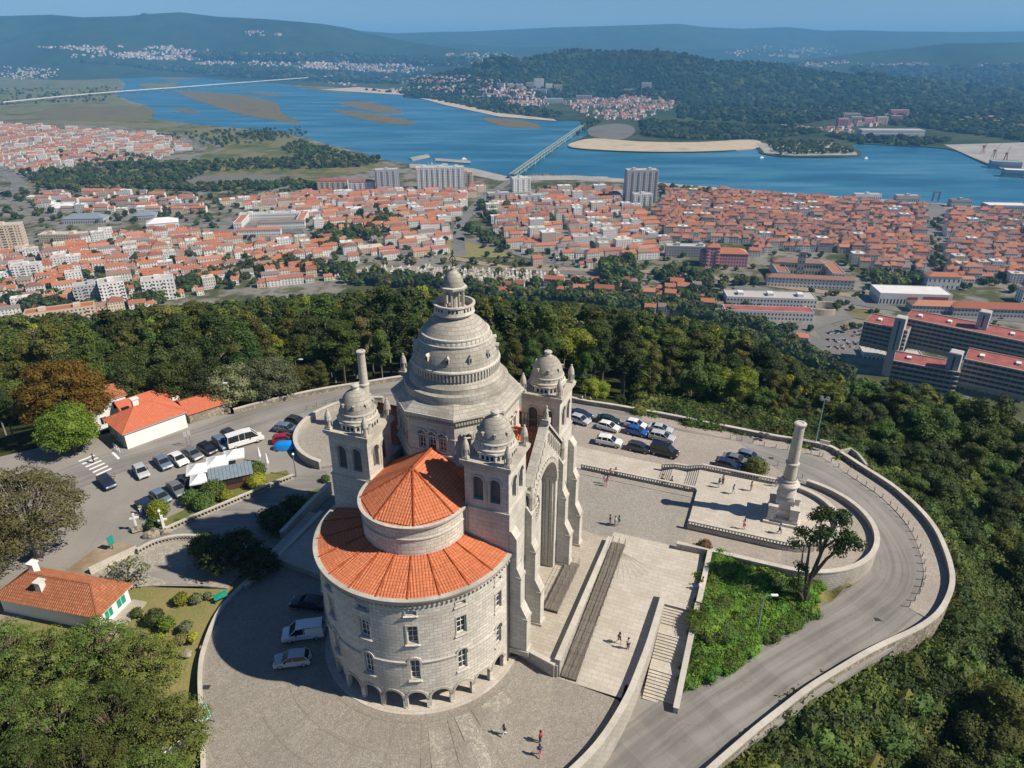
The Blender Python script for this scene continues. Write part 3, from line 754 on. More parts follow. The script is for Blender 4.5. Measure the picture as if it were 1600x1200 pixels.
# buttresses
def buttress(y0, hw, top):
    prof = [(FX - .3, ZT - .4), (FX + 2.0, ZT - .4), (FX + 2.0, ZT + .35), (FX + 1.85, ZT + .45), (FX + 1.85, 6.3), (FX + 1.1, 7.9), (FX + 1.1, 11.9), (FX + .62, 13.0), (FX + .62, top - .9), (FX, top), (FX - .3, top)]
    mb = MB(); n = len(prof)
    A = [(x, y0 - hw, z) for x, z in prof]; B_ = [(x, y0 + hw, z) for x, z in prof]
    uv = [(x, z) for x, z in prof]
    for sd_, flip in ((A, False), (B_, True)):
        for t in geometry.tessellate_polygon([[Vector((p[0], p[2], 0)) for p in sd_]]):
            q = [sd_[i] for i in t]; nn = (Vector(q[1]) - Vector(q[0])).cross(Vector(q[2]) - Vector(q[0]))
            if (nn.y > 0) != flip: q.reverse()
            mb.face(q, 0, [(p[0], p[2]) for p in q])
    for k in range(n - 1): mb.face([A[k], B_[k], B_[k + 1], A[k + 1]])
    b = part(mb, 'buttress', [GP])
    for (x, z, ext) in ((FX + 1.85, 6.25, .12), (FX + 1.1, 11.85, .1)): mb = MB(); mb.box(x - .6, x + .1, y0 - hw - .1, y0 + hw + .1, z - .28, z); part(mb, 'buttress_moulding', GT, b)
    mb = MB(); mb.box(FX - .2, FX + 2.1, y0 - hw - .14, y0 + hw + .14, ZT - .4, ZT + .3); part(mb, 'buttress_foot', GT, b)
for y in (-10.15, -5.6, 5.6, 10.15): buttress(y, .62, 17.6)
for y in (-5.6, 5.6):
    mb = MB(); mb.lathe([(.4, 17.2), (.3, 17.8), (.3, 18.6), (.42, 18.7), (.38, 18.9), (.12, 19.9), (.16, 20.0), (0, 20.15)], 8, 0, 2 * math.pi, (FX + .3, y)); part(mb, 'buttress_pinnacle', GT)
# roofs of the arms
def gable_roof(ax, x0, x1, hw, zr, zev):
    for s in (-1, 1):
        if ax == 'x': a, b, c, d = (x0, s * hw, zev), (x1, s * hw, zev), (x0, 0, zr), (x1, 0, zr)
        else: a, b, c, d = (s * hw, x0, zev), (s * hw, x1, zev), (0, x0, zr), (0, x1, zr)
        roof_panel(a, b, c, d)
    ridge((x0, 0, zr + .06) if ax == 'x' else (0, x0, zr + .06), (x1, 0, zr + .06) if ax == 'x' else (0, x1, zr + .06), .14)
gable_roof('x', 6.2, FX - .75, 5.7, 23.6, 18.3)
gable_roof('x', -FX, -6.2, 5.7, 23.2, 18.3)
gable_roof('y', 6.2, FX, 5.7, 23.2, 18.3)
mb = MB()
for s in (-1, 1):
    mb.box(6.0, FX - .1, s * 5.75 - .25, s * 5.75 + .25, 15, 18.35)
mb.box(-FX, -6, -5.9, 5.9, -.2, 18.3); mb.box(-5.9, 5.9, 6, FX, -.2, 18.3); part(mb, 'arm_wall', GP)
mb = MB(); strip_wall(mb, flat_map(-FX - .02, 0, 0, -1, -1, 0), -5.9, 5.9, 17, lambda s: 24.3 - abs(s) * .95, [], .3); part(mb, 'rear_gable', GP)
mb = MB(); strip_wall(mb, flat_map(0, FX + .02, -1, 0, 0, 1), -5.9, 5.9, 17, lambda s: 24.3 - abs(s) * .95, [], .3); part(mb, 'far_gable', GP)
# iron walkway between drum and tower behind the gable
mb = MB()
for k in range(10):
    x = 5.9 + k * .38
    for y in (4.2, 5.4): mb.tube([(x, y, 20.3), (x, y, 22.6)], .035, 4)
for y in (4.2, 5.4):
    for z in (20.4, 21.5, 22.6): mb.tube([(5.9, y, z), (9.4, y, z)], .04, 4)
mb.box(5.9, 9.4, 4.2, 5.4, 20.25, 20.32); kind(part(mb, 'iron_walkway', M('metal_dark')), 'stuff')
# ladder and drain pipes on the apse
mb = MB()
for dx in (-.2, .2): mb.tube([(R1 + .35, -10.75 + dx, 15.9), (R1 + .35, -10.75 + dx, 20.6)], .035, 5)
for k in range(14): mb.tube([(R1 + .35, -10.95, 16.1 + k * .33), (R1 + .35, -10.55, 16.1 + k * .33)], .025, 4)
part(mb, 'ladder', M('metal_grey'))
mb = MB(); mb.tube([(R0 + .02, -10.85, 14.9), (R1 + .1, -10.85, 16.3)], .07, 6, caps=True); part(mb, 'gutter_pipe', M('metal_grey'))
a = R(-88)
mb = MB(); mb.tube([((R0 + .12) * math.cos(R(-2)), -DA + (R0 + .12) * math.sin(R(-2)), .1), ((R0 + .12) * math.cos(R(-2)), -DA + (R0 + .12) * math.sin(R(-2)), 14.2)], .07, 6); part(mb, 'drain_pipe', M('metal_dark'))
# ------------------------------------------------------------------ hilltop : levels
def site(mb, name, mats, **kw):
    o = mb.build(name, mats, None, **kw); o.location = (CX, CY, 0); o.rotation_euler = (0, 0, TH); return o
ANCH = [(U(u, v, z).x, U(u, v, z).y, z) for (u, v, z) in ((600, 620, 0), (760, 610, 0), (900, 650, 0), (1000, 690, 0), (1100, 700, 0), (1250, 722, -.2), (1340, 760, -.4), (1400, 810, -.6), (1440, 880, -.9), (1410, 930, -1.2),
        (1330, 975, -1.6), (1230, 1020, -2.0), (1130, 1085, -2.6), (1060, 1110, -3.0), (1000, 1160, -3.5), (950, 1210, -4.0), (880, 1300, -4.6), (300, 690, 0), (100, 740, 0), (250, 800, 0), (450, 700, 0), (100, 900, 0))]
AN = np.array(ANCH)
def Zr(x, y):
    d = (AN[:, 0] - x) ** 2 + (AN[:, 1] - y) ** 2 + .5; wt = d ** -2.2
    return float((wt * AN[:, 2]).sum() / wt.sum())
def spline(P, n=6, closed=False):
    P = [Vector(p) for p in P]; out = []
    for i in range(len(P) if closed else len(P) - 1):
        g = lambda k: P[k % len(P)] if closed else P[min(max(k, 0), len(P) - 1)]
        a, b, c, d = g(i - 1), g(i), g(i + 1), g(i + 2)
        for k in range(n):
            t = k / n; out.append(.5 * ((2 * b) + (c - a) * t + (2 * a - 5 * b + 4 * c - d) * t * t + (3 * b - a - 3 * c + d) * t ** 3))
    if not closed: out.append(P[-1])
    return out
def pxpath(L, zf=Zr, dz=0.0, n=6):
    out = []
    for p in spline([UF(u, v, lambda x, y: zf(x, y) + dz) for u, v in L], n): out.append(Vector((p.x, p.y, zf(p.x, p.y))))
    return out

# outer parapet of the hilltop
OUT_PX = [(365, 640), (430, 623), (500, 608), (570, 597), (640, 587), (720, 586), (800, 598), (900, 623), (960, 633), (1040, 647), (1130, 665), (1200, 679), (1285, 694), (1312, 706), (1345, 727), (1400, 763), (1440, 800), (1470, 846), (1485, 900),
          (1472, 943), (1442, 972), (1380, 1002), (1300, 1047), (1220, 1103), (1150, 1160), (1090, 1214), (1020, 1290), (960, 1350)]
OUTER = pxpath(OUT_PX, Zr, .9, 5)
mb = MB(); mb.ribbon(OUTER, 0, .5, -9, .78, 0); o = mb.build('parapet_wall', [M('rubble')]); tag(o, 'long curved stone parapet along the outer edge of the hilltop road', 'wall')
mb = MB(); mb.ribbon(OUTER, -.08, .58, .78, .92, 0); mb.build('coping', [M('coping')], o)
# road ribbons
ROAD_PX = [(20, 790), (100, 752), (180, 722), (300, 686), (400, 652), (500, 624), (600, 606), (700, 603), (800, 614), (900, 640), (1000, 660), (1100, 684), (1200, 711), (1290, 748), (1355, 800), (1398, 862), (1398, 915), (1340, 965), (1250, 1018), (1150, 1083), (1050, 1152), (975, 1215), (880, 1300), (800, 1370)]
RC = pxpath(ROAD_PX, Zr, 0, 6)
# base sheet of the forecourt, left and behind
def sheet(name, pts, mat, dz=0.0, zf=None, thick=.25, sub=0):
    zf = zf or Zr
    if not sub:
        mb = MB(); mb.prism([(p[0], p[1]) for p in pts], lambda x, y: zf(x, y) + dz - thick, lambda x, y: zf(x, y) + dz, 0)
        return kind(mb.build(name, [mat]), 'structure')
    bm = bmesh.new(); bm.faces.new([bm.verts.new((p[0], p[1], 0)) for p in pts]); bmesh.ops.triangulate(bm, faces=bm.faces)
    for _ in range(sub):
        lim = 7.0
        L = [e for e in bm.edges if e.calc_length() > lim]
        if not L: break
        bmesh.ops.subdivide_edges(bm, edges=L, cuts=1); bmesh.ops.triangulate(bm, faces=bm.faces)
    for v in bm.verts: v.co.z = zf(v.co.x, v.co.y) + dz
    bmesh.ops.recalc_face_normals(bm, faces=bm.faces)
    if sum(f.normal.z for f in bm.faces) < 0: bmesh.ops.reverse_faces(bm, faces=bm.faces)
    me = bpy.data.meshes.new(name); bm.to_mesh(me); bm.free(); me.materials.append(mat); return kind(link(name, me), 'structure')
def px(L, z=0): return [U(u, v, z) for u, v in L]
half = len(OUTER) // 2
k_end = min(range(len(OUTER)), key=lambda i: (OUTER[i] - U(1285, 694, .7)).length)
backside = [p for p in OUTER[:k_end + 1]]
fore = [(p.x, p.y) for p in backside] + [tuple(BL(50, 40)[:2]), tuple(BL(46, 36)[:2]), tuple(BL(36, 35)[:2]), tuple(BL(-5, 35)[:2]), tuple(BL(-24, 20)[:2]), tuple(BL(-24, -8)[:2])] + [tuple(p[:2]) for p in px([(425, 885), (310, 915), (225, 915), (150, 905), (60, 960), (-120, 1000), (-200, 760), (100, 690), (280, 655)])]
sheet('forecourt', fore, M('asphalt_pale'), -.03, None, .25, 6)
# lower road wedge on the right, as a ribbon
kr = min(range(len(RC)), key=lambda i: (RC[i] - UF(1200, 711, Zr)).length)
mb = MB(); mb.ribbon(RC[kr - 6:], -9.5, 5.2, -.6, -.05, 0); kind(mb.build('road_shoulder', [M('asphalt_pale')]), 'structure')
mb = MB(); mb.ribbon(RC, -4.0, 4.0, -.02, .008, 0); kind(mb.build('road', [M('asphalt')]), 'structure')
# paved footway between road and parapet
k0 = min(range(len(OUTER)), key=lambda i: (OUTER[i] - U(1000, 640, .9)).length); k1 = min(range(len(OUTER)), key=lambda i: (OUTER[i] - U(1455, 965, .0)).length)
mb = MB(); mb.ribbon(OUTER[k0:k1], -2.9, -.02, -.2, .05, 0); kind(mb.build('footway', [M('cobble_pink')]), 'structure')
# bollards along the footway and on the inner side
bm_ = MB(); bm_.lathe([(.07, 0), (.06, .75), (.085, .78), (.085, .86), (0, .92)], 6); bol = bm_.mesh('bollard', [M('metal_grey')])
def bollards(path, off, step, lab, start=0.0, grp='bollards'):
    acc = start
    for a, b in zip(path[:-1], path[1:]):
        d = (b - a); L = math.hypot(d.x, d.y); r = Vector((-d.y, d.x, 0)).normalized()
        while acc < L:
            p = a.lerp(b, acc / L) + r * off
            o = link('bollard', bol, None, p); tag(o, lab, 'bollard', grp); acc += step
        acc -= L
bollards(OUTER[k0 + 8:k1], -2.75, 1.9, 'slim grey bollard in the curved row between footway and outer road edge', 0, 'bollards along the outer footway')
inner_b = pxpath([(1150, 722), (1205, 725), (1240, 741), (1285, 765), (1320, 795), (1345, 830), (1352, 850)], Zr, 0, 5)
bollards(inner_b, 0, 2.3, 'slim grey bollard in the row on the inner road edge by the column', 0, 'bollards on the inner road edge')
bollards(pxpath([(480, 640), (530, 626), (560, 620)], Zr, 0, 4), 0, 1.9, 'slim grey bollard beside the back road left of the domes', 0, 'bollards by the back road')
bollards(pxpath([(180, 745), (260, 728), (330, 700), (390, 684)], Zr, 0, 4), 0, 2.4, 'slim bollard in the row between parked cars and road', 0, 'bollards by the left car park')

# cobbled car park on the right, strip and kerb
mb = MB(); mb.prism([(2, 34.9), (25.8, 35.0), (37, 35.4), (38, 41), (30, 49), (10, 49), (2, 47)], -.2, .012); kind(site(mb, 'car_park', [M('cobble_pink')]), 'structure')
mb = MB(); mb.prism([(4, 28.7), (19.6, 28.7), (19.6, 34.6), (25.5, 34.9), (25.5, 36.2), (4, 37.0)], -.2, .03); kind(site(mb, 'terrace_strip', [M('slab')]), 'structure')
# yard round the apse
def Zyard(x, y):
    lx, ly = LB(x, y); return -.6 * min(1, max(0, (lx - 11) / 6)) if ly < 0 else 0
yard = px([(318, 1300), (318, 1200), (316, 1130), (312, 1050), (322, 1002), (346, 950), (390, 905), (428, 872)]) + [BL(-24.4, -7), BL(-24.4, -6), BL(-10, -6), BL(10, -6), BL(10.9, -9.9), BL(16.4, -11.1), BL(23.6, -11.5), BL(24.6, -12.5), BL(23.7, -16.5), BL(22.0, -20.9), BL(18.4, -26.5), BL(12, -33)]
sheet('yard', yard, M('cobble'), 0, Zyard, .25, 5)
ac = BL(0, -DA)
def polw(r, az): p = BL(r * math.cos(R(az)), -DA + r * math.sin(R(az))); return Vector((p.x, p.y, Zyard(p.x, p.y)))
for k in range(11):
    az = -136 + 12.2 * k; r1 = 30
    if az < -115: r1 = 16 + max(0, (az + 140)) * .5
    if az > -48: r1 = 13.6 + max(0, -az - 30) * .9
    if r1 - 12.6 < 2: continue
    mb = MB(); mb.ribbon([polw(12.4 + (r1 - 12.4) * q / 12, az) for q in range(13)], -.17, .17, 0, .02, 0); mb.build('paving_band', [M('band')], bpy.data.objects['yard'])
for r, a0, a1 in ((12.3, -150, -12), (15.8, -140, -38), (19.3, -124, -45), (22.8, -116, -48), (26.3, -110, -52)):
    mb = MB(); mb.ribbon([polw(r, a0 + (a1 - a0) * q / 40) for q in range(41)], -.17, .17, 0, .026, 0); mb.build('paving_band', [M('band')], bpy.data.objects['yard'])
for a0, a1, r0, r1 in ((-47, -41, 12.6, 19.2), (-60, -55, 13.5, 20.5), (-33, -22, 12.5, 14.2)):
    mb = MB(); mb.ribbon([polw(r0 + (r1 - r0) * q / 5, (a0 + a1) / 2) for q in range(6)], -R(a1 - a0) * 8, R(a1 - a0) * 8, 0, .032, 0); mb.build('paving_patch', [M('cobble_white')], bpy.data.objects['yard'])
# plaza (rises away from the viewer) and terrace
def Zp(lx, ly): return -.6 + 1.8 * min(1, max(0, (ly + 11.2) / 21.0))
mb = MB(); N = 14
for k in range(N):
    y0, y1 = -11.2 + 25.6 * k / N, -11.2 + 25.6 * (k + 1) / N
    xr = lambda y: 23.9 if y < -9.9 else (25.3 if y < 4.3 else 29.9)
    mb.face([(16.5, y0, Zp(0, y0)), (xr((y0 + y1) / 2), y0, Zp(0, y0)), (xr((y0 + y1) / 2), y1, Zp(0, y1)), (16.5, y1, Zp(0, y1))])
kind(site(mb, 'plaza', [M('slab')]), 'structure')
mb = MB(); mb.prism([(6, -11.0), (10.8, -9.95), (16.6, -11.2), (16.6, 12.6), (6, 14)], -1.5, ZT, 0); kind(site(mb, 'terrace', [M('slab_worn')]), 'structure')
mb = MB()
mb.prism([(6, 12.5), (25.6, 12.5), (25.6, 14.3), (42, 14.3), (42, 19), (25.9, 19.2), (25.9, 28.4), (6, 28.4)], -1.5, 1.19, 0)
kind(site(mb, 'cobbled_square', [M('cobble_grey')]), 'structure')
# fan of joints laid in the plaza
for k in range(7):
    mb = MB(); a = R(-82 + 10 * k); p = Vector((18.5, 10.5, 0)); d = Vector((math.cos(a), math.sin(a), 0))
    mb.ribbon([Vector((p.x + d.x * q, p.y + d.y * q, Zp(0, p.y + d.y * q))) for q in (0.3, 2.5, 5)], -.05, .05, 0, .007, 0)
    b_ = mb.build('paving_joint', [M('slab_worn')], bpy.data.objects['plaza'])
# terrace balustrade wall along the ramp, and the front retaining wall
def lwall(name, path, w, h, label, z0=-2.5, cop=True, cat='wall', mat='wallstone', capw=.1, caph=.14, topabs=None):
    """wall along a local-frame path of (x, y, ground z)"""
    mb = MB(); P = [Vector(p) for p in path]
    mb.ribbon(P, -w / 2, w / 2, z0, h, 0); o = site(mb, name, [M(mat)]); tag(o, label, cat)
    if cop:
        mb = MB(); mb.ribbon(P, -w / 2 - capw, w / 2 + capw, h, h + caph, 0); mb.build('coping', [M('coping')], o)
    return o
lw = lwall('balustrade_wall', [(16.55, -11.0, ZT), (16.55, 12.2, ZT)], .5, .62, 'straight pale parapet between facade terrace and the long ramp', -2.5)
mb = MB()
for k in range(40):
    y = -10 + k * .55; mb.box(16.80, 16.812, y - .08, y + .08, ZT + .18, ZT + .5)
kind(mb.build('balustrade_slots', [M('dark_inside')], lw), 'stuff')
lwall('retaining_wall', [(10.9, -9.85, ZT), (16.3, -11.15, ZT)], .4, .12, 'retaining wall of the facade terrace facing the yard', -2.5, True)
# accessible ramps with railings
def ramp(name, x0, x1, y0, y1, zf, lab, n=10):
    root = empty(name, (CX, CY, 0), TH); tag(root, lab, 'ramp')
    mb = MB(); N = 12; xm = (x0 + x1) / 2
    mb.ribbon([Vector((xm, y0 + (y1 - y0) * k / N, zf(y0 + (y1 - y0) * k / N))) for k in range(N + 1)], -(x1 - x0) / 2, (x1 - x0) / 2, -.18, .0, 0); mb.build('deck', [M('deck')], root)
    for k in range(n + 1):
        y = y0 + (y1 - y0) * k / n
        for x in (x0 + .05, xm, x1 - .05):
            mb = MB(); z = zf(y); mb.tube([(x, y, z), (x, y, z + .95)], .022, 5); mb.build('post', [M('metal_dark')], root)
        mb = MB(); mb.box(x0, x1, y - .06, y + .06, zf(y) - .75, zf(y) - .19); mb.build('trestle', [M('metal_dark')], root)
    for x in (x0 + .05, xm, x1 - .05):
        for h in (.5, .95):
            mb = MB(); mb.tube([(x, y0, zf(y0) + h), (x, y1, zf(y1) + h)], .018, 5); mb.build('handrail', [M('metal_dark')], root)
ramp('access_ramp', 16.95, 18.75, -10.9, 12.0, lambda y: Zp(0, y) + .2 + .75 * math.sin(math.pi * (y + 10.9) / 22.9) * .5, 'long dark ramp with metal railings beside the terrace parapet', 14)
ramp('access_ramp', 12.35, 14.1, -3.6, 5.6, lambda y: ZT + .35, 'short dark ramp with railings in front of the church portal', 6)
# stairs from plaza to road, with flank walls
def flight(name, x0, x1, ys, zs, lab, axis='y', mat='slab'):
    root = empty(name, (CX, CY, 0), TH); tag(root, lab, 'stairs'); M_ = M(mat)
    n = len(ys) - 1
    for k in range(n):
        mb = MB(); zt = zs[k]; zb = min(zs) - .4
        if axis == 'y': mb.box(x0, x1, min(ys[k], ys[k + 1]) , max(ys[k], ys[k + 1]), zb, zt)
        else: mb.box(min(ys[k], ys[k + 1]), max(ys[k], ys[k + 1]), x0, x1, zb, zt)
        mb.build('step', [M_], root)
    return root
def stair_levels(y0, y1, z0, z1, per, landings):
    """per = risers in each flight; landing depth between"""
    nl = len(per) - 1; tot = sum(per); tread = (abs(y1 - y0) - landings * nl) / tot; sg = 1 if y1 > y0 else -1
    ys = [y0]; zs = []; z = z0; dz = (z1 - z0) / tot
    for i, p in enumerate(per):
        for k in range(p): ys.append(ys[-1] + sg * tread); z += dz; zs.append(z)
        if i < nl: ys[-1] += sg * landings
    return ys, zs
ys, zs = stair_levels(4.2, -8.2, Zp(0, 4.2), -3.05, [9, 9, 9], 1.3)
flight('staircase', 25.75, 29.25, ys, zs, 'broad stone staircase of three flights from plaza down to the road')
cw = [(25.45, 4.3, .62), (25.4, 0, .4), (25.3, -4, .1), (25.0, -8, -.3), (24.7, -11, -.55), (24.1, -14.5, -.6), (23.2, -18, -.6), (21.9, -21.2, -.6), (20.2, -24.4, -.6), (18, -27.6, -.6), (14, -32, -.6)]
lwall('curved_wall', spline(cw, 6), .62, .85, 'long curved pale wall sweeping from the staircase to the bottom edge', -5.5, True, mat='wallstone', capw=.04, caph=.12)
rw = [(25.3, 14.15, 1.2), (29.7, 14.15, 1.2), (29.7, 4.2, .7)]
lwall('plaza_wall', rw, .5, .8, 'angled parapet on the right edge of the sloping plaza', -3, True)
mb = MB(); P = [Vector((29.6, 3.95, .7)), Vector((29.55, -8.9, -3.1))]
mb.ribbon(P, -.25, .25, -1.5, .8, 0); sw = site(mb, 'stair_wall', [M('wallstone')]); tag(sw, 'sloping flank wall on the right side of the broad staircase', 'wall')
mb = MB(); mb.ribbon(P, -.33, .33, .8, .94, 0); mb.build('coping', [M('coping')], sw)
# column platform
PCX, PCY = 38.3, 26.7
def arcpts(cx, cy, r, a0, a1, n, z=0): return [(cx + r * math.cos(R(a0 + (a1 - a0) * k / n)), cy + r * math.sin(R(a0 + (a1 - a0) * k / n)), z) for k in range(n + 1)]
plat = [(25.8, 34.6), (25.8, 28.5), (25.95, 28.5), (25.95, 19.0)] + [(p[0], p[1]) for p in arcpts(PCX, PCY, 7.7, -90, 90, 20)]
mb = MB(); mb.prism(plat, -1.5, 1.7); kind(site(mb, 'column_platform', [M('slab')]), 'structure')
def balustrade(name, path, lab, h=.95, z0=-.8, step=.42, wd=.34, solid=None):
    root = empty(name, (CX, CY, 0), TH); tag(root, lab, 'balustrade'); P = [Vector(p) for p in path]
    mb = MB(); mb.ribbon(P, -wd / 2, wd / 2, z0, .2, 0); mb.build('plinth', [M('wallstone')], root)
    mb = MB(); mb.ribbon(P, -wd / 2 - .05, wd / 2 + .05, h - .18, h, 0); mb.build('coping', [M('coping')], root)
    mb = MB(); acc = .1
    for a, b in zip(P[:-1], P[1:]):
        L = (b - a).length; d = (b - a).normalized(); ang = math.atan2(d.y, d.x)
        while acc < L:
            p = a + d * acc; mb.box(-.09, .09, -wd / 2 + .04, wd / 2 - .04, .2, h - .18, 0, Matrix.Translation(p) @ Matrix.Rotation(ang, 4, 'Z')); acc += step
        acc -= L
    kind(mb.build('balusters', [M('wallstone')], root), 'stuff'); return root
balustrade('balustrade', [(26.0, 19.05, 1.7), (PCX, 19.05, 1.7)] + arcpts(PCX, PCY, 7.65, -90, -55, 8, 1.7), 'pierced balustrade on the near edge of the column platform')
balustrade('balustrade', [(19.4, 34.75, .25), (21.4, 34.75, .85), (23.6, 34.75, .95), (25.8, 34.75, 1.7), (PCX - 1, 34.6, 1.7)], 'pierced balustrade on the far edge of the column platform')
balustrade('balustrade', [(7.5, 28.55, 1.19), (25.7, 28.55, 1.19)], 'pierced balustrade between cobbled square and lower strip', .95, -1.3)
lwall('kerb_wall', arcpts(PCX, PCY, 7.6, -50, 85, 24, 1.7), .5, .55, 'low curved wall round the back of the column platform', -1.6)
ys, zs = stair_levels(19.6, 25.8, 0.03, 1.7, [6, 6], 2.2)
flight('platform_stairs', 28.85, 34.5, ys, zs, 'two short flights of steps up to the column platform', 'x')
mb = MB(); mb.box(6.5, 25.9, 26.9, 26.98, 1.185, 1.3); o = site(mb, 'kerb', [M('coping')]); tag(o, 'thin stone kerb line across the cobbled square', 'kerb')
# ramp round the platform
mb = MB(); pts = [(42, 14.4, 1.19), (PCX + .1, 14.4, 1.19)]
ctr = [Vector((25.95, 16.7, 1.2)), Vector((32, 16.7, 1.2))] + [Vector((PCX + 10.05 * math.cos(R(a)), PCY + 10.05 * math.sin(R(a)), 1.2 - (a + 90) / 180 * 1.1)) for a in range(-90, 91, 6)]
mb.ribbon(ctr, -2.35, 2.35, -2, .01, 0); kind(site(mb, 'ramp_road', [M('cobble_pink')]), 'structure')
ow = [Vector((29.9, 14.3, 1.2)), Vector((34, 14.25, 1.2))] + [Vector((PCX + .1 + 12.45 * math.cos(R(a)), PCY + 12.45 * math.sin(R(a)), 1.2 - (a + 90) / 180 * 1.1)) for a in range(-90, 80, 5)]
lwall('ramp_wall', ow, .5, .75, 'tall curved retaining wall round the ramp behind the column', -5, True, mat='wallstone')

# ---- the left side
LCX, LCY = -31.8, 26.3
lo = [Vector((LCX + 11.9 * math.cos(R(a)), LCY + 11.9 * math.sin(R(a)), .9 - (a - 100) / 190 * .6 if a < 230 else .45)) for a in range(105, 268, 5)]
mb = MB(); mb.prism([(p.x, p.y) for p in lo] + [(-31.5, 15.5), (-20, 20), (-20, 38)], -.5, .35); kind(site(mb, 'ramp_terrace', [M('cobble_grey')]), 'structure')
lwall('ramp_wall', lo, .5, 1.0, 'curved pale wall of the ramp beside the left car park', -1.5, True)
mb = MB(); mb.prism([(-24.2, -7.5), (-10.8, -8.5), (-10.8, 24), (-24.2, 24)], -.4, .9); kind(site(mb, 'side_terrace', [M('slab_worn')]), 'structure')
ys, zs = stair_levels(3.0, -7.5, .9, 0.05, [7, 7], 1.2)
flight('side_stairs', -26.7, -24.6, ys, zs, 'shaded narrow flight of steps left of the church')
lwall('stair_wall', [(-26.95, 9, 1.3), (-26.95, 3, 1.0), (-27.0, -3.0, .3)], .4, .9, 'pale sloping wall on the left of the shaded steps', -1.2)
lwall('stair_wall', [(-24.35, 3, .9), (-24.5, -8, 0.1), (-24.9, -13, 0)], .4, .6, 'low wall between shaded steps and the shaded yard', -1)
lb = px([(258, 825), (300, 806), (360, 781), (420, 756), (458, 741)], .9)
def tolocal(P, z): return [(*LB(p.x, p.y), z) for p in P]
balustrade('balustrade', tolocal(lb, 0), 'long straight balustrade between sloping drive and clipped bushes', .95, -.3, .5)
balustrade('balustrade', tolocal(spline(px([(214, 858), (240, 845), (272, 837), (302, 836), (330, 839)], .9), 4), 0), 'short curved balustrade of the paved lookout', .95, -.3, .45)
lo2 = px([(150, 892), (214, 858), (240, 846), (272, 838), (302, 837), (330, 840), (370, 870), (372, 900), (355, 918), (290, 912), (225, 916), (180, 920)])
sheet('lookout', lo2, M('cobble_white'), .02)
mb = MB(); mb.ribbon(px([(140, 893), (175, 876), (214, 858)], .4), -.25, .25, -.6, .5, 0); tag(mb.build('low_wall', [M('coping')]), 'low pale wall running from the lookout toward the house', 'wall')
drv = px([(150, 890), (214, 852), (258, 828), (460, 744), (510, 735), (520, 760), (440, 845), (415, 862), (372, 868), (330, 835), (290, 832), (240, 842), (170, 878)])
sheet('drive', drv, M('asphalt'), .010)
dirt = px([(90, 900), (165, 845), (230, 855), (150, 890), (60, 950), (-60, 990), (-90, 930)])
sheet('dirt_path', dirt, M('dirt'), .016)
lawn = px([(222, 830), (240, 838), (300, 812), (455, 745), (448, 735), (400, 745), (330, 778), (270, 805)])
sheet('lawn_strip', lawn, M('grass'), .05)
lawn2 = px([(420, 840), (430, 812), (490, 765), (510, 760), (445, 842)])
sheet('lawn_patch', lawn2, M('grass'), .03)
garden = px([(225, 917), (355, 919), (372, 902), (420, 884), (388, 906), (345, 951), (321, 1003), (311, 1050), (313, 1130), (316, 1200), (316, 1300), (-250, 1300), (-250, 985), (60, 952), (150, 908)])
sheet('garden', garden, M('grass_dry'), .0)
gw = pxpath([(432, 868), (388, 904), (345, 949), (321, 1002), (312, 1050), (315, 1130), (317, 1200), (317, 1290)], lambda x, y: 0, .35, 5)
mb = MB(); mb.ribbon(gw, -.22, .22, -.5, .36, 0); tag(mb.build('garden_wall', [M('coping')]), 'low curved kerb wall between shaded yard and garden', 'wall')
# zebra crossing
zc = px([(122, 731), (150, 717)]); ze_ = px([(142, 745), (170, 732)])
for k in range(6):
    a = px([(123 + 5.5 * k, 721 + 4.3 * k)])[0]; b = px([(148 + 5.2 * k, 711 + 4.2 * k)])[0]
    mb = MB(); mb.ribbon([Vector((a.x, a.y, .0)), Vector((b.x, b.y, .0))], -.24, .24, .0, .012, 0); mb.build('crossing_stripe', [M('white')], bpy.data.objects['road'])
mb = MB(); a, b = px([(176, 707), (186, 717)]); mb.ribbon([a, b], -.2, .2, 0, .012, 0); mb.build('road_mark', [M('white')], bpy.data.objects['road'])
# drain covers
for (u, v) in ((322, 1074), (1372, 968), (1205, 716)):
    p = UF(u, v, Zr if u > 400 else (lambda x, y: 0)); mb = MB(); mb.box(-.4, .4, -.28, .28, 0, .03); mb.box(-.34, .34, -.22, .22, .03, .035)
    o = mb.build('drain_cover', [M('metal_dark')]); o.location = p; tag(o, {322: 'rusty square drain cover at the left edge of the yard', 1372: 'dark drain cover in the road at the bend', 1205: 'small dark drain cover in the road behind the column'}[u], 'drain cover')

# bank of shrubs between stairs and road
gard = [BL(29.95, 14.0, 1.0), BL(29.95, 4, .6), BL(29.9, -8.6, -3.0), UF(1068, 1082, Zr), UF(1120, 1050, Zr), UF(1180, 1010, Zr), UF(1250, 968, Zr), UF(1290, 945, Zr), UF(1330, 915, Zr), BL(47.5, 16.5, .2), BL(42, 14.2, 0), BL(36, 14.1, .4)]
GP_ = np.array([(p.x, p.y, p.z) for p in gard])
def Zg(x, y):
    d = (GP_[:, 0] - x) ** 2 + (GP_[:, 1] - y) ** 2 + .4; wt = d ** -1.6; return float((wt * GP_[:, 2]).sum() / wt.sum())
bm = bmesh.new(); vs = [bm.verts.new((p.x, p.y, p.z - .1)) for p in gard]; bm.faces.new(vs); bmesh.ops.triangulate(bm, faces=bm.faces)
for _ in range(3): bmesh.ops.subdivide_edges(bm, edges=bm.edges, cuts=1, use_grid_fill=True)
for v in bm.verts: v.co.z = Zg(v.co.x, v.co.y) - .05
bmesh.ops.recalc_face_normals(bm, faces=bm.faces)
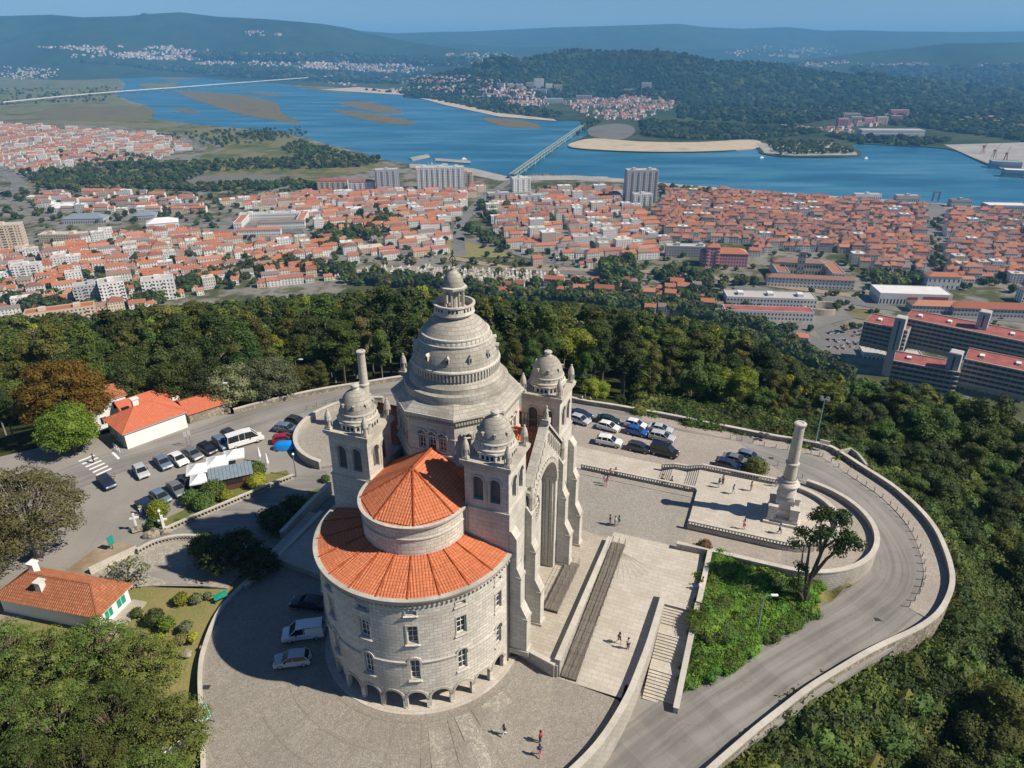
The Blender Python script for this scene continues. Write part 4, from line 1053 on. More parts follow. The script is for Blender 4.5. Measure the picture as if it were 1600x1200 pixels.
me = bpy.data.meshes.new('bank'); bm.to_mesh(me); bm.free(); me.materials.append(M('grass_dry')); kind(link('bank', me), 'structure')

# columns (monuments)
def monument(x, y, z, lab):
    root = empty('column_monument', BL(x, y, z), TH); tag(root, lab, 'monument')
    P = lambda mb, n, mat=GP, **k: mb.build(n, [mat], root, **k)
    mb = MB(); mb.box(-2.5, 2.5, -2.5, 2.5, -.02, .35); P(mb, 'base_step'); mb = MB(); mb.box(-2.1, 2.1, -2.1, 2.1, .35, .75); P(mb, 'base_step')
    mb = MB(); mb.lathe([(2.0 , .75), (1.9, 1.9), (1.75, 2.0), (1.7, 3.4), (1.35, 4.0)], 4, 0, 2 * math.pi, (0, 0), 0, None, R(45)); P(mb, 'pedestal')
    for dx, dy in ((1.45, 1.45), (-1.45, 1.45), (1.45, -1.45), (-1.45, -1.45)):
        mb = MB(); mb.box(dx - .55, dx + .55, dy - .55, dy + .55, .7, 2.5); mb.box(dx - .66, dx + .66, dy - .66, dy + .66, 2.5, 2.75); P(mb, 'corner_block')
    mb = MB(); mb.lathe([(1.35, 4.0), (1.25, 4.4), (1.2, 5.3), (1.45, 5.5), (1.55, 5.75), (1.4, 6.0), (1.05, 6.15), (1.1, 6.4), (.95, 6.6)], 20); P(mb, 'plinth', angle=40)
    mb = MB(); mb.lathe([(.85, 6.55), (.78, 8.9)], 20); P(mb, 'lower_drum', GT, smooth=True)
    mb = MB(); mb.lathe([(.76, 8.8), (.92, 8.9), (.95, 9.15), (.76, 9.3)], 20); P(mb, 'shaft_ring', angle=40)
    mb = MB(); mb.lathe([(.75, 9.25), (.72, 11.5), (.62, 15.0)], 20); P(mb, 'shaft', GT, smooth=True)
    mb = MB(); mb.lathe([(.62, 14.9), (.78, 15.05), (.83, 15.3), (.7, 15.4), (.4, 15.4), (.4, 15.32), (0, 15.32)], 20); P(mb, 'capital', angle=40)
    return root
monument(PCX, 26.2, 1.7, 'tall stone column on stepped pedestal standing on the right platform')
monument(-32.4, 28.4, .35, 'tall stone column rising behind the left church tower')
# ------------------------------------------------------------------ vehicles
def paint(name, c, rough=.28):
    t = NT(name); t.b.inputs['Coat Weight'].default_value = .6; t.b.inputs['Coat Roughness'].default_value = .08; return t.done(c, rough, .5)
PAINT = {k: paint('paint_' + k, c) for k, c in dict(white=(.78, .78, .77), silver=(.46, .48, .50), grey=(.16, .17, .18), dark=(.035, .038, .043), navy=(.018, .03, .075), blue=(.012, .09, .36), steel=(.13, .19, .26), black=(.012, .012, .014), green=(.012, .035, .032), red=(.34, .015, .02), azure=(.005, .26, .72)).items()}
MATS['tyre'] = plain('tyre', (.02, .02, .02), .9); MATS['rim'] = plain('rim', (.45, .46, .47), .3, .5, .7)
MATS['lamp'] = plain('lamp', (.75, .77, .78), .15, .6); MATS['tail'] = plain('tail', (.35, .01, .01), .2, .5); MATS['plastic'] = plain('plastic', (.03, .03, .03), .6)
SHAPES = {  # side profiles: body outline and glasshouse outline (x forward, z)
    'hatch': dict(L=4.1, W=1.72, body=[(-2.0, .35), (-2.05, .75), (-1.95, 1.0), (-1.2, 1.02), (.75, .98), (1.35, .92), (1.9, .78), (2.05, .55), (2.0, .3)], roof=[(-1.85, .98), (-1.45, 1.44), (-.2, 1.5), (.35, 1.42), (1.05, .96)]),
    'sedan': dict(L=4.5, W=1.76, body=[(-2.2, .35), (-2.25, .8), (-2.15, .98), (-1.4, 1.0), (.8, .97), (1.5, .92), (2.1, .76), (2.25, .55), (2.2, .3)], roof=[(-1.75, .97), (-1.05, 1.38), (-.1, 1.43), (.35, 1.38), (1.1, .95)]),
    'estate': dict(L=4.6, W=1.8, body=[(-2.25, .38), (-2.3, .8), (-2.2, 1.02), (-1.4, 1.04), (.85, 1.0), (1.5, .95), (2.15, .8), (2.3, .55), (2.25, .32)], roof=[(-2.15, 1.0), (-1.85, 1.46), (-.2, 1.54), (.4, 1.46), (1.15, .98)]),
    'suv': dict(L=4.6, W=1.86, body=[(-2.2, .45), (-2.28, .9), (-2.2, 1.12), (-1.4, 1.14), (.85, 1.1), (1.6, 1.05), (2.15, .92), (2.28, .65), (2.2, .4)], roof=[(-2.1, 1.1), (-1.8, 1.6), (-.2, 1.69), (.4, 1.6), (1.15, 1.08)]),
    'van': dict(L=4.9, W=1.9, body=[(-2.4, .42), (-2.45, .9), (-2.4, 1.16), (-1.4, 1.18), (.9, 1.14), (1.7, 1.08), (2.3, .9), (2.45, .62), (2.4, .4)], roof=[(-2.38, 1.14), (-2.25, 1.88), (-.2, 1.96), (.75, 1.88), (1.55, 1.1)]),
    'minibus': dict(L=6.2, W=2.0, body=[(-3.05, .45), (-3.1, 1.0), (-3.08, 1.35), (-1.4, 1.37), (1.6, 1.32), (2.3, 1.22), (2.9, 1.0), (3.1, .7), (3.05, .42)], roof=[(-3.06, 1.33), (-2.95, 2.5), (-.2, 2.62), (1.2, 2.5), (2.25, 1.24)]),
}
def car_meshes(kd):
    S = SHAPES[kd]; hw = S['W'] / 2; B = S['body']; Rf = S['roof']; out = {}
    def loft(rings, mat=0):
        mb = MB()
        for a, b in zip(rings[:-1], rings[1:]):
            for k in range(len(a) - 1): mb.face([a[k], a[k + 1], b[k + 1], b[k]], mat)
        return mb
    # body : profile swept across with rounded edges
    sec = [(-hw, .06), (-hw + .03, .02), (-hw + .12, 0), (hw - .12, 0), (hw - .03, .02), (hw, .06)]
    n = len(B); mb = MB(); cz = .62
    rings = []
    for y, ins in sec: rings.append([(x * (1 - ins * .35), y, cz + (z - cz) * (1 - ins * 1.6)) for x, z in B])
    for a, b in zip(rings[:-1], rings[1:]):
        for k in range(n - 1): mb.face([a[k], b[k], b[k + 1], a[k + 1]])
        mb.face([a[-1], b[-1], b[0], a[0]])
    mb.face(rings[0][::-1]) if False else mb.face(list(reversed(rings[0]))); mb.face(rings[-1]); 
    out['body'] = (mb, 'paint', 30)
    # glasshouse
    tum = .14
    zr = max(z for _, z in Rf); zb = min(z for _, z in Rf)
    sec2 = lambda x, z: hw - .06 - tum * (z - zb) / (zr - zb) * (1 if kd in ('hatch', 'sedan', 'estate', 'suv') else .6)
    mb = MB(); A = [(x, -sec2(x, z), z) for x, z in Rf]; Bq = [(x, sec2(x, z), z) for x, z in Rf]
    nr = len(Rf)
    mb.face([A[0], A[1], Bq[1], Bq[0]][::-1]); mb.face([A[nr - 2], A[nr - 1], Bq[nr - 1], Bq[nr - 2]][::-1])
    mb.face(A); mb.face(Bq[::-1])
    out['glasshouse'] = (mb, 'glass', None)
    # roof skin and pillars
    mb = MB()
    for k in range(1, nr - 2):
        a, b, c, d = [Vector(p) + Vector((0, 0, .02)) for p in (A[k], A[k + 1], Bq[k + 1], Bq[k])]; mb.face([a, b, c, d])
        for (p, q) in ((A[k], A[k + 1]), (Bq[k + 1], Bq[k])): mb.face([Vector(p) - Vector((0, 0, .1)), Vector(q) - Vector((0, 0, .1)), Vector(q) + Vector((0, 0, .02)), Vector(p) + Vector((0, 0, .02))])
    def pillar(p, q, r=.035): mb.tube([p, q], r, 4)
    for sd_ in (A, Bq):
        pillar(sd_[0], sd_[1], .05); pillar(sd_[-1], sd_[-2], .04)
        xm = -.15; pillar((xm, sd_[0][1] * 1.0, zb), (xm, sd_[2][1], zr - .04), .04)
        if kd in ('estate', 'suv', 'minibus', 'van'): pillar((xm - 1.0, sd_[0][1], zb), (xm - 1.0, sd_[1][1], zr - .06), .05)
    if kd in ('van', 'minibus') :
        pass
    out['roof'] = (mb, 'paint', None)
    # wheels
    wr = .33 if kd not in ('minibus',) else .36; wx = S['L'] * .31
    w_ = MB()
    w_.lathe([(wr * .62, -.1), (wr * .95, -.1), (wr, -.06), (wr, .06), (wr * .95, .1), (wr * .62, .1)], 16)
    rm = MB(); rm.lathe([(0, .06), (wr * .25, .07), (wr * .6, .09), (wr * .64, .085)], 10); rm.lathe([(wr * .64, -.085), (wr * .6, -.09), (0, -.07)], 10)
    out['wheels'] = (w_.mesh('wheel', [M('tyre')], True), rm.mesh('rim', [M('rim')]), wr, wx, hw - .1)
    bx = lambda x0, x1, y0, y1, z0, z1: MB().box(x0, x1, y0, y1, z0, z1)
    L2 = S['L'] / 2; hz = B[6][1] - .12; tz = B[1][1] + .02
    out['lights'] = [('headlight', bx(L2 - .16, L2 - .03, s * (hw - .28) - .17, s * (hw - .28) + .17, hz - .02, hz + .11).mesh('headlight', [M('lamp')])) for s in (-1, 1)] + \
                    [('tail_light', bx(-L2 - .015, -L2 + .1, s * (hw - .2) - .12, s * (hw - .2) + .12, tz - .05, tz + .18).mesh('tail_light', [M('tail')])) for s in (-1, 1)] + \
                    [('mirror', bx(.62, .76, s * (hw + .08) - .09, s * (hw + .08) + .09, zb + .02, zb + .16).mesh('mirror', [M('plastic')])) for s in (-1, 1)] + \
                    [('bumper', bx(L2 - .03, L2 + .02, -hw * .6, hw * .6, .34, .46).mesh('bumper', [M('plastic')])), ('number_plate', bx(-L2 - .03, -L2 + .01, -.26, .26, .62, .73).mesh('number_plate', [M('white')]))]
    return out
CM = {k: car_meshes(k) for k in SHAPES}
CMESH = {}
def car(u1, v1, u2, v2, kd, colr, lab, zf=None):
    z = zf or (lambda x, y: 0.02)
    p, q = UF(u1, v1, z), UF(u2, v2, z); c = (p + q) / 2; ang = math.atan2(q.y - p.y, q.x - p.x)
    S = CM[kd]; root = empty('car' if kd not in ('van', 'minibus') else 'van', c, ang); tag(root, lab, 'car' if kd not in ('van', 'minibus') else 'van', 'parked vehicles')
    for key in ('body', 'glasshouse', 'roof'):
        mb, mt, an = S[key]; mm = PAINT[colr] if mt == 'paint' else M('glass')
        ck = (kd, key, colr)
        if ck not in CMESH:
            CMESH[ck] = mb.mesh(key, [mm], an is not None, 1e-4 if an else 0)
            if an: CMESH[ck].set_sharp_from_angle(angle=R(an))
        link(key, CMESH[ck], root)
    w_, rm, wr, wx, wy = S['wheels']
    for sx in (-1, 1):
        for sy in (-1, 1):
            o = link('wheel', w_, root, (sx * wx, sy * wy, wr)); o.rotation_euler = (math.pi / 2, 0, 0); link('rim', rm, o)
    for n, me in S['lights']: link(n, me, root)
    if kd == 'van' and colr == 'white':
        for s in (-1, 1): mb = MB(); mb.box(-2.3, -.3, s * .86 - .03, s * .86 + .03, 1.1, 1.86); mb.build('side_panel', [PAINT[colr]], root)
    return root
z5 = lambda x, y: (80 + x / 3.3333, 580 + y / 3.3333)
def car5(a, b, c, d, *r): return car(*z5(a, b), *z5(c, d), *r)
car5(268, 570, 318, 618, 'hatch', 'navy', 'navy hatchback parked alone right below the zebra crossing')
car5(453, 512, 490, 562, 'hatch', 'silver', 'silver hatchback parked alone in the left car park')
car5(563, 468, 608, 512, 'sedan', 'steel', 'pale blue saloon left of the white saloon')
car5(640, 452, 692, 492, 'sedan', 'white', 'white saloon in the upper row of the left car park')
car5(712, 428, 768, 462, 'sedan', 'grey', 'dark grey saloon right of the white saloon')
car5(785, 400, 848, 436, 'hatch', 'black', 'black hatchback between grey saloon and dark blue estate')
car5(865, 366, 918, 410, 'estate', 'steel', 'dark blue estate car beside the white minibus')
car5(915, 335, 958, 358, 'hatch', 'dark', 'dark hatchback half hidden behind the white minibus')
car5(945, 398, 1080, 358, 'minibus', 'white', 'white high-roofed minibus with dark side windows')
car5(1192, 308, 1268, 318, 'estate', 'steel', 'grey-blue estate car beside the curved ramp wall')
car5(1255, 270, 1300, 280, 'hatch', 'dark', 'dark car at the upper end of the curved ramp wall')
car5(1178, 372, 1255, 362, 'hatch', 'red', 'dark red car in the shade of the curved ramp wall')
car5(632, 602, 685, 655, 'sedan', 'grey', 'grey saloon left of the white canopies')
car5(688, 582, 745, 612, 'hatch', 'dark', 'dark car squeezed against the white canopies')
car5(545, 650, 603, 692, 'hatch', 'steel', 'blue-grey hatchback behind the yellow-green bush')
car5(476, 698, 535, 742, 'sedan', 'navy', 'navy saloon nearest the dirt path in the left car park')
car(501, 991, 449, 998, 'van', 'white', 'white panel van parked in the shade of the church')
car(484, 1033, 432, 1039, 'hatch', 'silver', 'silver hatchback in the shade beside the white panel van')
car(505, 950, 462, 945, 'sedan', 'black', 'black car deep in the shade left of the round apse')
CR = [(893, 648, 922, 656, 'sedan', 'navy', 'navy saloon nearest the far church tower'), (893, 656, 919, 664, 'hatch', 'silver', 'silver hatchback half hidden by the far church tower'),
      (934, 657, 966, 664, 'sedan', 'green', 'very dark green saloon behind a white hatchback'), (934, 667, 967, 675, 'hatch', 'white', 'white hatchback with dark glass roof in front of the dark green saloon'),
      (979, 664, 1007, 671, 'hatch', 'white', 'white hatchback behind the bright blue car'), (978, 674, 1011, 682, 'hatch', 'blue', 'bright blue hatchback in the right car park'),
      (1014, 671, 1049, 678, 'sedan', 'silver', 'silver saloon at the far right of the back row'), (1017, 683, 1051, 691, 'estate', 'silver', 'silver estate car beside the silver saloon'),
      (933, 691, 970, 698, 'suv', 'white', 'white SUV with sunroof in the front row'), (982, 700, 1014, 707, 'hatch', 'dark', 'dark hatchback between white SUV and black van'),
      (1017, 705, 1058, 715, 'van', 'black', 'black van at the right end of the front row'), (1121, 727, 1153, 735, 'hatch', 'navy', 'dark blue car nearest the platform balustrade'),
      (1134, 719, 1164, 727, 'sedan', 'grey', 'dark grey saloon between two dark blue cars'), (1157, 714, 1184, 722, 'hatch', 'steel', 'dark blue car behind the round clipped bush')]
for c in CR: car(*c)
# blue igloo tent-like car cover
p = U(*z5(1222, 402), 0); root = empty('covered_car', p, R(5)); tag(root, 'car under a bright blue cover by the curved ramp wall', 'covered car')
mb = MB()
for i in range(12):
    for j in range(6):
        def q(i, j):
            a, b = 2 * math.pi * i / 12, math.pi / 2 * j / 6
            rx, ry, h = 2.1, .95, 1.42
            cx_ = math.copysign(abs(math.cos(a)) ** .6, math.cos(a)); sy_ = math.copysign(abs(math.sin(a)) ** .6, math.sin(a))
            k = math.cos(b) ** .55; return Vector((rx * cx_ * k, ry * sy_ * k, h * math.sin(b) ** .8 + .05 * math.sin(7 * a) * (1 - j / 6)))
        mb.face([q(i, j), q(i + 1, j), q(i + 1, j + 1), q(i, j + 1)])
mb.build('cover', [PAINT['azure']], root, smooth=True)
mb = MB()
for k in range(4): mb.tube([(1.3 if k < 2 else -1.3, -.75 if k % 2 else .75, 0), (1.3 if k < 2 else -1.3, -.75 if k % 2 else .75, .06)], .3, 10)
kind(mb.build('tyres', [M('tyre')], root), 'stuff')

# ------------------------------------------------------------------ people
def skin_mesh(name, nodes, edges, root=0, sub=1):
    me = bpy.data.meshes.new(name); me.from_pydata([n[:3] for n in nodes], edges, [])
    o = bpy.data.objects.new(name, me); col.objects.link(o)
    md = o.modifiers.new('s', 'SKIN'); sv = me.skin_vertices[0].data if me.skin_vertices else None
    if sv is None:
        bm = bmesh.new(); bm.from_mesh(me); bm.verts.layers.skin.verify(); bm.to_mesh(me); bm.free(); sv = me.skin_vertices[0].data
    for i, n in enumerate(nodes): sv[i].radius = (n[3], n[4] if len(n) > 4 else n[3]); sv[i].use_root = (i == root)
    o.modifiers.new('u', 'SUBSURF').levels = sub
    dg_ = bpy.context.evaluated_depsgraph_get(); ev = o.evaluated_get(dg_); m2 = bpy.data.meshes.new_from_object(ev)
    bpy.data.objects.remove(o); m2.polygons.foreach_set('use_smooth', [True] * len(m2.polygons)); m2.name = name; return m2
def pose(kind_):
    """joint positions: x forward, y left, z up"""
    J = {}
    if kind_ == 'stand':
        J = dict(pel=(0, 0, .93), hipL=(0, .09, .9), hipR=(0, -.09, .9), knL=(.01, .1, .49), knR=(.02, -.1, .49), anL=(-.02, .1, .08), anR=(-.01, -.1, .08), toL=(.14, .11, .03), toR=(.15, -.11, .03), ch=(0, 0, 1.3), nk=(0, 0, 1.47), hd=(.02, 0, 1.62), shL=(0, .19, 1.4), shR=(0, -.19, 1.4), elL=(-.02, .24, 1.13), elR=(-.02, -.24, 1.13), haL=(.06, .24, .9), haR=(.06, -.24, .9))
    elif kind_ == 'walk':
        J = dict(pel=(0, 0, .92), hipL=(0, .09, .9), hipR=(0, -.09, .9), knL=(.2, .1, .52), knR=(-.06, -.1, .49), anL=(.26, .1, .1), anR=(-.32, -.1, .17), toL=(.4, .11, .06), toR=(-.22, -.11, .05), ch=(.03, 0, 1.3), nk=(.04, 0, 1.47), hd=(.07, 0, 1.62), shL=(.02, .19, 1.4), shR=(.02, -.19, 1.4), elL=(-.14, .24, 1.15), elR=(.1, -.24, 1.15), haL=(-.12, .23, .92), haR=(.28, -.22, .98))
    elif kind_ == 'photo':
        J = pose('stand'); J.update(elL=(.14, .27, 1.2), elR=(.14, -.27, 1.2), haL=(.3, .07, 1.45), haR=(.3, -.07, 1.45))
    elif kind_ == 'sit':
        J = dict(pel=(0, 0, .5), hipL=(0.02, .09, .48), hipR=(.02, -.09, .48), knL=(.42, .12, .5), knR=(.42, -.1, .5), anL=(.42, .12, .09), anR=(.46, -.1, .09), toL=(.56, .13, .03), toR=(.6, -.11, .03), ch=(.03, 0, .88), nk=(.06, 0, 1.05), hd=(.1, 0, 1.2), shL=(.03, .18, .98), shR=(.03, -.18, .98), elL=(.1, .24, .72), elR=(.1, -.24, .72), haL=(.32, .16, .6), haR=(.32, -.16, .6))
    return J
PM = {}
def person_meshes(kd, legs, sleeves, hairlen):
    key = (kd, legs, sleeves, hairlen)
    if key in PM: return PM[key]
    J = pose(kd); N = []; E = []; idx = {}
    def add(n, r, r2=None): idx[n] = len(N); N.append((*J[n], r, r2 or r))
    for n, r in (('pel', .12), ('ch', .13), ('nk', .055), ('hd', .095)): add(n, r)
    N[idx['hd']] = (*J['hd'], .085, .1)
    J['top'] = (J['hd'][0], J['hd'][1], J['hd'][2] + .09); add('top', .07)
    for s in 'LR':
        for n, r in (('sh', .06), ('el', .042), ('ha', .03), ('hip', .085), ('kn', .055), ('an', .04), ('to', .035)): add(n + s, r)
        h = Vector(J['ha' + s]); e = Vector(J['el' + s]); d = (h - e).normalized(); sd_ = d.cross(Vector((1, .2, .1))).normalized()
        ed = [('ch', 'sh'), ('sh', 'el'), ('el', 'ha'), ('pel', 'hip'), ('hip', 'kn'), ('kn', 'an'), ('an', 'to')]
        for a, b in ed: E.append((idx[a if a in ('ch', 'pel') else a + s], idx[b + s]))
        palm = h + d * .06; J['pa' + s] = tuple(palm); add('pa' + s, .028, .018); E.append((idx['ha' + s], idx['pa' + s]))
        for q, (off, ln) in enumerate(((-.03, .07), (-.01, .085), (.01, .08), (.03, .06))):
            J['f%d%s' % (q, s)] = tuple(palm + sd_ * off + d * ln); add('f%d%s' % (q, s), .009); E.append((idx['pa' + s], idx['f%d%s' % (q, s)]))
        J['th' + s] = tuple(h + sd_ * .05 + d * .06); add('th' + s, .01); E.append((idx['ha' + s], idx['th' + s]))
    E += [(idx['pel'], idx['ch']), (idx['ch'], idx['nk']), (idx['nk'], idx['hd']), (idx['hd'], idx['top'])]
    body = skin_mesh('person', N, E)
    def sub(names, rad, edges, nm):
        P = []; m = {}
        for n in names: m[n] = len(P); P.append((*J[n], rad[n], rad[n]))
        return skin_mesh(nm, P, [(m[a], m[b]) for a, b in edges])
    ar = {'pel': .15, 'ch': .165, 'shL': .085, 'shR': .085, 'elL': .06, 'elR': .06, 'haL': .045, 'haR': .045}
    ns = ['pel', 'ch', 'shL', 'shR', 'elL', 'elR'] + (['haL', 'haR'] if sleeves else [])
    es = [('pel', 'ch'), ('ch', 'shL'), ('ch', 'shR'), ('shL', 'elL'), ('shR', 'elR')] + ([('elL', 'haL'), ('elR', 'haR')] if sleeves else [])
    shirt = sub(ns, ar, es, 'shirt')
    lr = {'pel': .145, 'hipL': .11, 'hipR': .11, 'knL': .08, 'knR': .08, 'anL': .062, 'anR': .062}
    ns = ['pel', 'hipL', 'hipR', 'knL', 'knR'] + (['anL', 'anR'] if legs else [])
    es = [('pel', 'hipL'), ('pel', 'hipR'), ('hipL', 'knL'), ('hipR', 'knR')] + ([('knL', 'anL'), ('knR', 'anR')] if legs else [])
    trou = sub(ns, lr, es, 'trousers' if legs else 'shorts')
    h = Vector(J['hd']); mb = MB(); mb.lathe([(.1, -.02 - hairlen), (.125, .03), (.12, .09), (.08, .15), (0, .17)], 10); hair = MB()
    hair.add(mb, Matrix.Translation(h + Vector((-.03, 0, 0)))); hm = hair.mesh('hair', [], True)
    PM[key] = (body, shirt, trou, hm); return PM[key]
SKIN = plain('skin', (.50, .32, .23), .6); CL = {}
def cloth(c):
    if c not in CL: CL[c] = plain('cloth_%d' % len(CL), c, .9)
    return CL[c]
W_, K_, B_, RD_, TN_, NV_, PK_, YL_, GN_, GY_ = (.75, .75, .74), (.03, .03, .035), (.12, .3, .6), (.55, .03, .05), (.5, .38, .26), (.03, .05, .14), (.75, .22, .34), (.75, .7, .05), (.1, .35, .28), (.3, .3, .32)
def withmat(me, mat):
    m = me.copy(); m.materials.clear(); m.materials.append(mat); return m
def person(u, v, zf, ang, kd, shirt, trou, hairc, lab, legs=True, sleeves=False, hairlen=.02, sc_=1.0, grp=None):
    z = zf if callable(zf) else (lambda x, y: zf)
    p = UF(u, v, z); root = None
    b, s, t, h = person_meshes(kd, legs, sleeves, hairlen)
    root = link('person', withmat(b, SKIN), None, p, ang, sc_); tag(root, lab, 'person', grp)
    link('shirt', withmat(s, cloth(shirt)), root); link('trousers' if legs else 'shorts', withmat(t, cloth(trou)), root); link('hair', withmat(h, cloth(hairc)), root)
BR_ = (.08, .045, .025); BK_ = (.015, .013, .012)
zpl = lambda x, y: Zp(*LB(x, y))
person(788, 1150, Zyard, R(200), 'walk', K_, W_, BR_, 'person in dark top walking alone across the yard', hairlen=.1)
person(844, 1160, Zyard, R(150), 'stand', RD_, K_, BK_, 'person in dark red top, upper of two in the yard', hairlen=.12)
person(843, 1182, Zyard, R(80), 'walk', NV_, PK_, BR_, 'person in navy top and pink trousers, lower of two in the yard', True, False, .1)
person(967, 1005, zpl, R(-60), 'walk', K_, K_, BK_, 'person in black dress walking on the plaza', False, False, .14)
person(981, 1014, zpl, R(-80), 'stand', W_, K_, BK_, 'person in white shirt and black trousers on the plaza', True, True)
person(1092, 921, lambda x, y: 1.0, R(170), 'sit', W_, B_, BR_, 'person in white sitting by the right plaza parapet', True, False, .05)
person(1098, 914, lambda x, y: 1.2, R(185), 'sit', YL_, GY_, BK_, 'person in pale yellow sitting by the right plaza parapet')
person(945, 756, 1.2, R(-90), 'stand', W_, PK_, BR_, 'person in white top with a small group by the kerb', False, False, .1)
person(948, 760, 1.2, R(60), 'walk', PK_, W_, BK_, 'person in pink top with a small group by the kerb', False, False, .12)
person(962, 741, 1.25, R(-110), 'sit', RD_, K_, BK_, 'person in bright red sitting on the balustrade', True, True)
person(954, 742, 1.25, R(-100), 'sit', TN_, K_, BR_, 'person in brown sitting on the balustrade beside the red one')
person(953, 820, 1.2, R(0), 'stand', K_, GY_, BK_, 'person in black standing left of two others on the cobbles')
person(961, 822, 1.2, R(180), 'stand', W_, GY_, BR_, 'person in white in the middle of three on the cobbles')
person(967, 821, 1.2, R(190), 'walk', GN_, GN_, BK_, 'person in green at the right of three on the cobbles', False, False, .1)
person(1123, 762, 1.7, R(20), 'photo', K_, W_, BK_, 'person in black top holding up a camera on the platform')
person(1129, 757, 1.7, R(200), 'stand', TN_, K_, BR_, 'person in brown near the top of the platform steps')
person(1145, 772, 1.7, R(-20), 'walk', B_, W_, BR_, 'person in pale blue walking on the platform', False, False, .08)
person(1173, 767, 1.7, R(180), 'stand', TN_, TN_, BK_, 'person in tan clothes standing alone on the platform', True, False, .1)
person(1162, 827, 1.7, R(80), 'photo', W_, RD_, BK_, 'person in white top and red skirt by the near balustrade', False, False, .1)
person(1217, 834, 1.7, R(-30), 'walk', B_, NV_, BK_, 'person in blue walking right of the column foot')
person(1213, 760, 1.7, R(90), 'stand', B_, GY_, BR_, 'person in blue half hidden behind the column')
person(1036, 752, .6, R(180), 'sit', YL_, K_, BR_, 'person in yellow sitting on the platform steps')
person(1050, 755, .7, R(180), 'sit', GY_, K_, BK_, 'person in grey sitting on the platform steps')
person(909, 629, 0.02, R(0), 'walk', W_, GY_, BK_, 'person in white by the back parapet')
person(922, 631, 0.02, R(180), 'walk', YL_, K_, BK_, 'person in yellow vest by the back parapet')
person(147, 723, 0.02, R(200), 'stand', NV_, K_, BK_, 'person in dark clothes at the zebra crossing')
person(*z5(470, 742), 0.02, R(-70), 'stand', GN_, W_, BK_, 'person in green top beside the navy saloon')
person(*z5(520, 735), 0.02, R(-70), 'walk', K_, K_, BK_, 'person in black walking between navy saloon and bush')

# ------------------------------------------------------------------ small buildings and furniture on the left
def hip_roof(mb, x0, x1, y0, y1, ze, zr, ov=.35, mat=0):
    x0 -= ov; x1 += ov; y0 -= ov; y1 += ov; w2 = (y1 - y0) / 2; ym = (y0 + y1) / 2
    a, b = Vector((x0 + w2, ym, zr)), Vector((x1 - w2, ym, zr))
    P = [Vector((x0, y0, ze)), Vector((x1, y0, ze)), Vector((x1, y1, ze)), Vector((x0, y1, ze))]
    return P, a, b
def tiled_hip(root, x0, x1, y0, y1, ze, zr, mat, ov=.4, rib=.3, amp=.05):
    P, a, b = hip_roof(None, x0, x1, y0, y1, ze, zr, ov)
    for q in ((P[0], P[1], a, b), (P[1], P[2], b, b), (P[2], P[3], b, a), (P[3], P[0], a, a)): roof_panel(*q, rib=rib, amp=amp, mat=mat, parent=root)
    for p, q in ((P[0], a), (P[3], a), (P[1], b), (P[2], b), (a, b)): ridge(p, q, .11, root, mat)
    mb = MB(); mb.prism([(P[0].x + .1, P[0].y + .1), (P[1].x - .1, P[1].y + .1), (P[2].x - .1, P[2].y - .1), (P[3].x + .1, P[3].y - .1)], ze - .16, ze - .01, bottom=True); mb.build('eave', [M('white')], root)
def simple_window(root, fm, o, frame='white', glass='glass', sill=True):
    g = MB(); c, wd, zb, zs, kd = o; P = lambda a, b, off: fm(a, b, off)
    g.face([P(c - wd / 2, zb, .02), P(c + wd / 2, zb, .02), P(c + wd / 2, zs, .02), P(c - wd / 2, zs, .02)]); w_ = g.build('window', [M(glass)], root)
    f = MB()
    for s0, s1, z0, z1 in ((c - wd / 2 - .1, c - wd / 2, zb - .1, zs + .1), (c + wd / 2, c + wd / 2 + .1, zb - .1, zs + .1), (c - wd / 2, c + wd / 2, zs, zs + .1), (c - wd / 2, c + wd / 2, zb - .1, zb), (c - .03, c + .03, zb, zs)):
        A = [P(s0, z0, .06), P(s1, z0, .06), P(s1, z1, .06), P(s0, z1, .06)]; B2 = [P(s0, z0, 0), P(s1, z0, 0), P(s1, z1, 0), P(s0, z1, 0)]
        f.face(A)
        for k in range(4): f.face([B2[k], B2[(k + 1) % 4], A[(k + 1) % 4], A[k]])
    f.build('frame', [M(frame)], w_)
# café with red roof
pa, pb = U(200, 702, 0), U(297, 670, 0); L = (pb - pa).length; ang = math.atan2(pb.y - pa.y, pb.x - pa.x)
cafe = empty('cafe_building', pa, ang + R(5)); tag(cafe, 'white and green cafe building with pink-red hipped tile roof', 'building')
mb = MB(); mb.box(0, L, 0, 7.5, -.5, 3.2); mb.build('wall', [M('white_wall')], cafe)
mb = MB(); mb.box(-.03, 0, 0.1, 7.4, 0, 3.1); mb.build('green_panel', [M('green_wall')], cafe)
fmc = flat_map(-.03, 0, 0, -1, -1, 0)
for s in (-1.5, -4.0, -6.2): simple_window(cafe, fmc, (s, 1.3, .3 if s != -6.2 else .9, 2.4, 'rect'))
tiled_hip(cafe, 0, L, 0, 7.5, 3.2, 5.5, M('tile_pink'), .5, .28, .04)
mb = MB(); mb.box(4.2, 5.2, 5.4, 6.2, 3.6, 6.0); mb.box(4.05, 5.35, 5.25, 6.35, 6.0, 6.2); mb.build('chimney', [M('white_wall')], cafe)
mb = MB(); mb.box(3.0, L + 2.5, 7.5, 13.0, -.5, 3.0); mb.build('rear_wing_wall', [M('white_wall')], cafe)
for q in (((2.6, 13.2, 3.0), (L + 2.8, 13.2, 3.0), (2.6, 10.2, 4.6), (L + 2.8, 10.2, 4.6)), ((2.6, 7.4, 3.4), (L + 2.8, 7.4, 3.4), (2.6, 10.2, 4.6), (L + 2.8, 10.2, 4.6))): roof_panel(*q, rib=.28, amp=.04, mat=M('tile_pink'), parent=cafe)
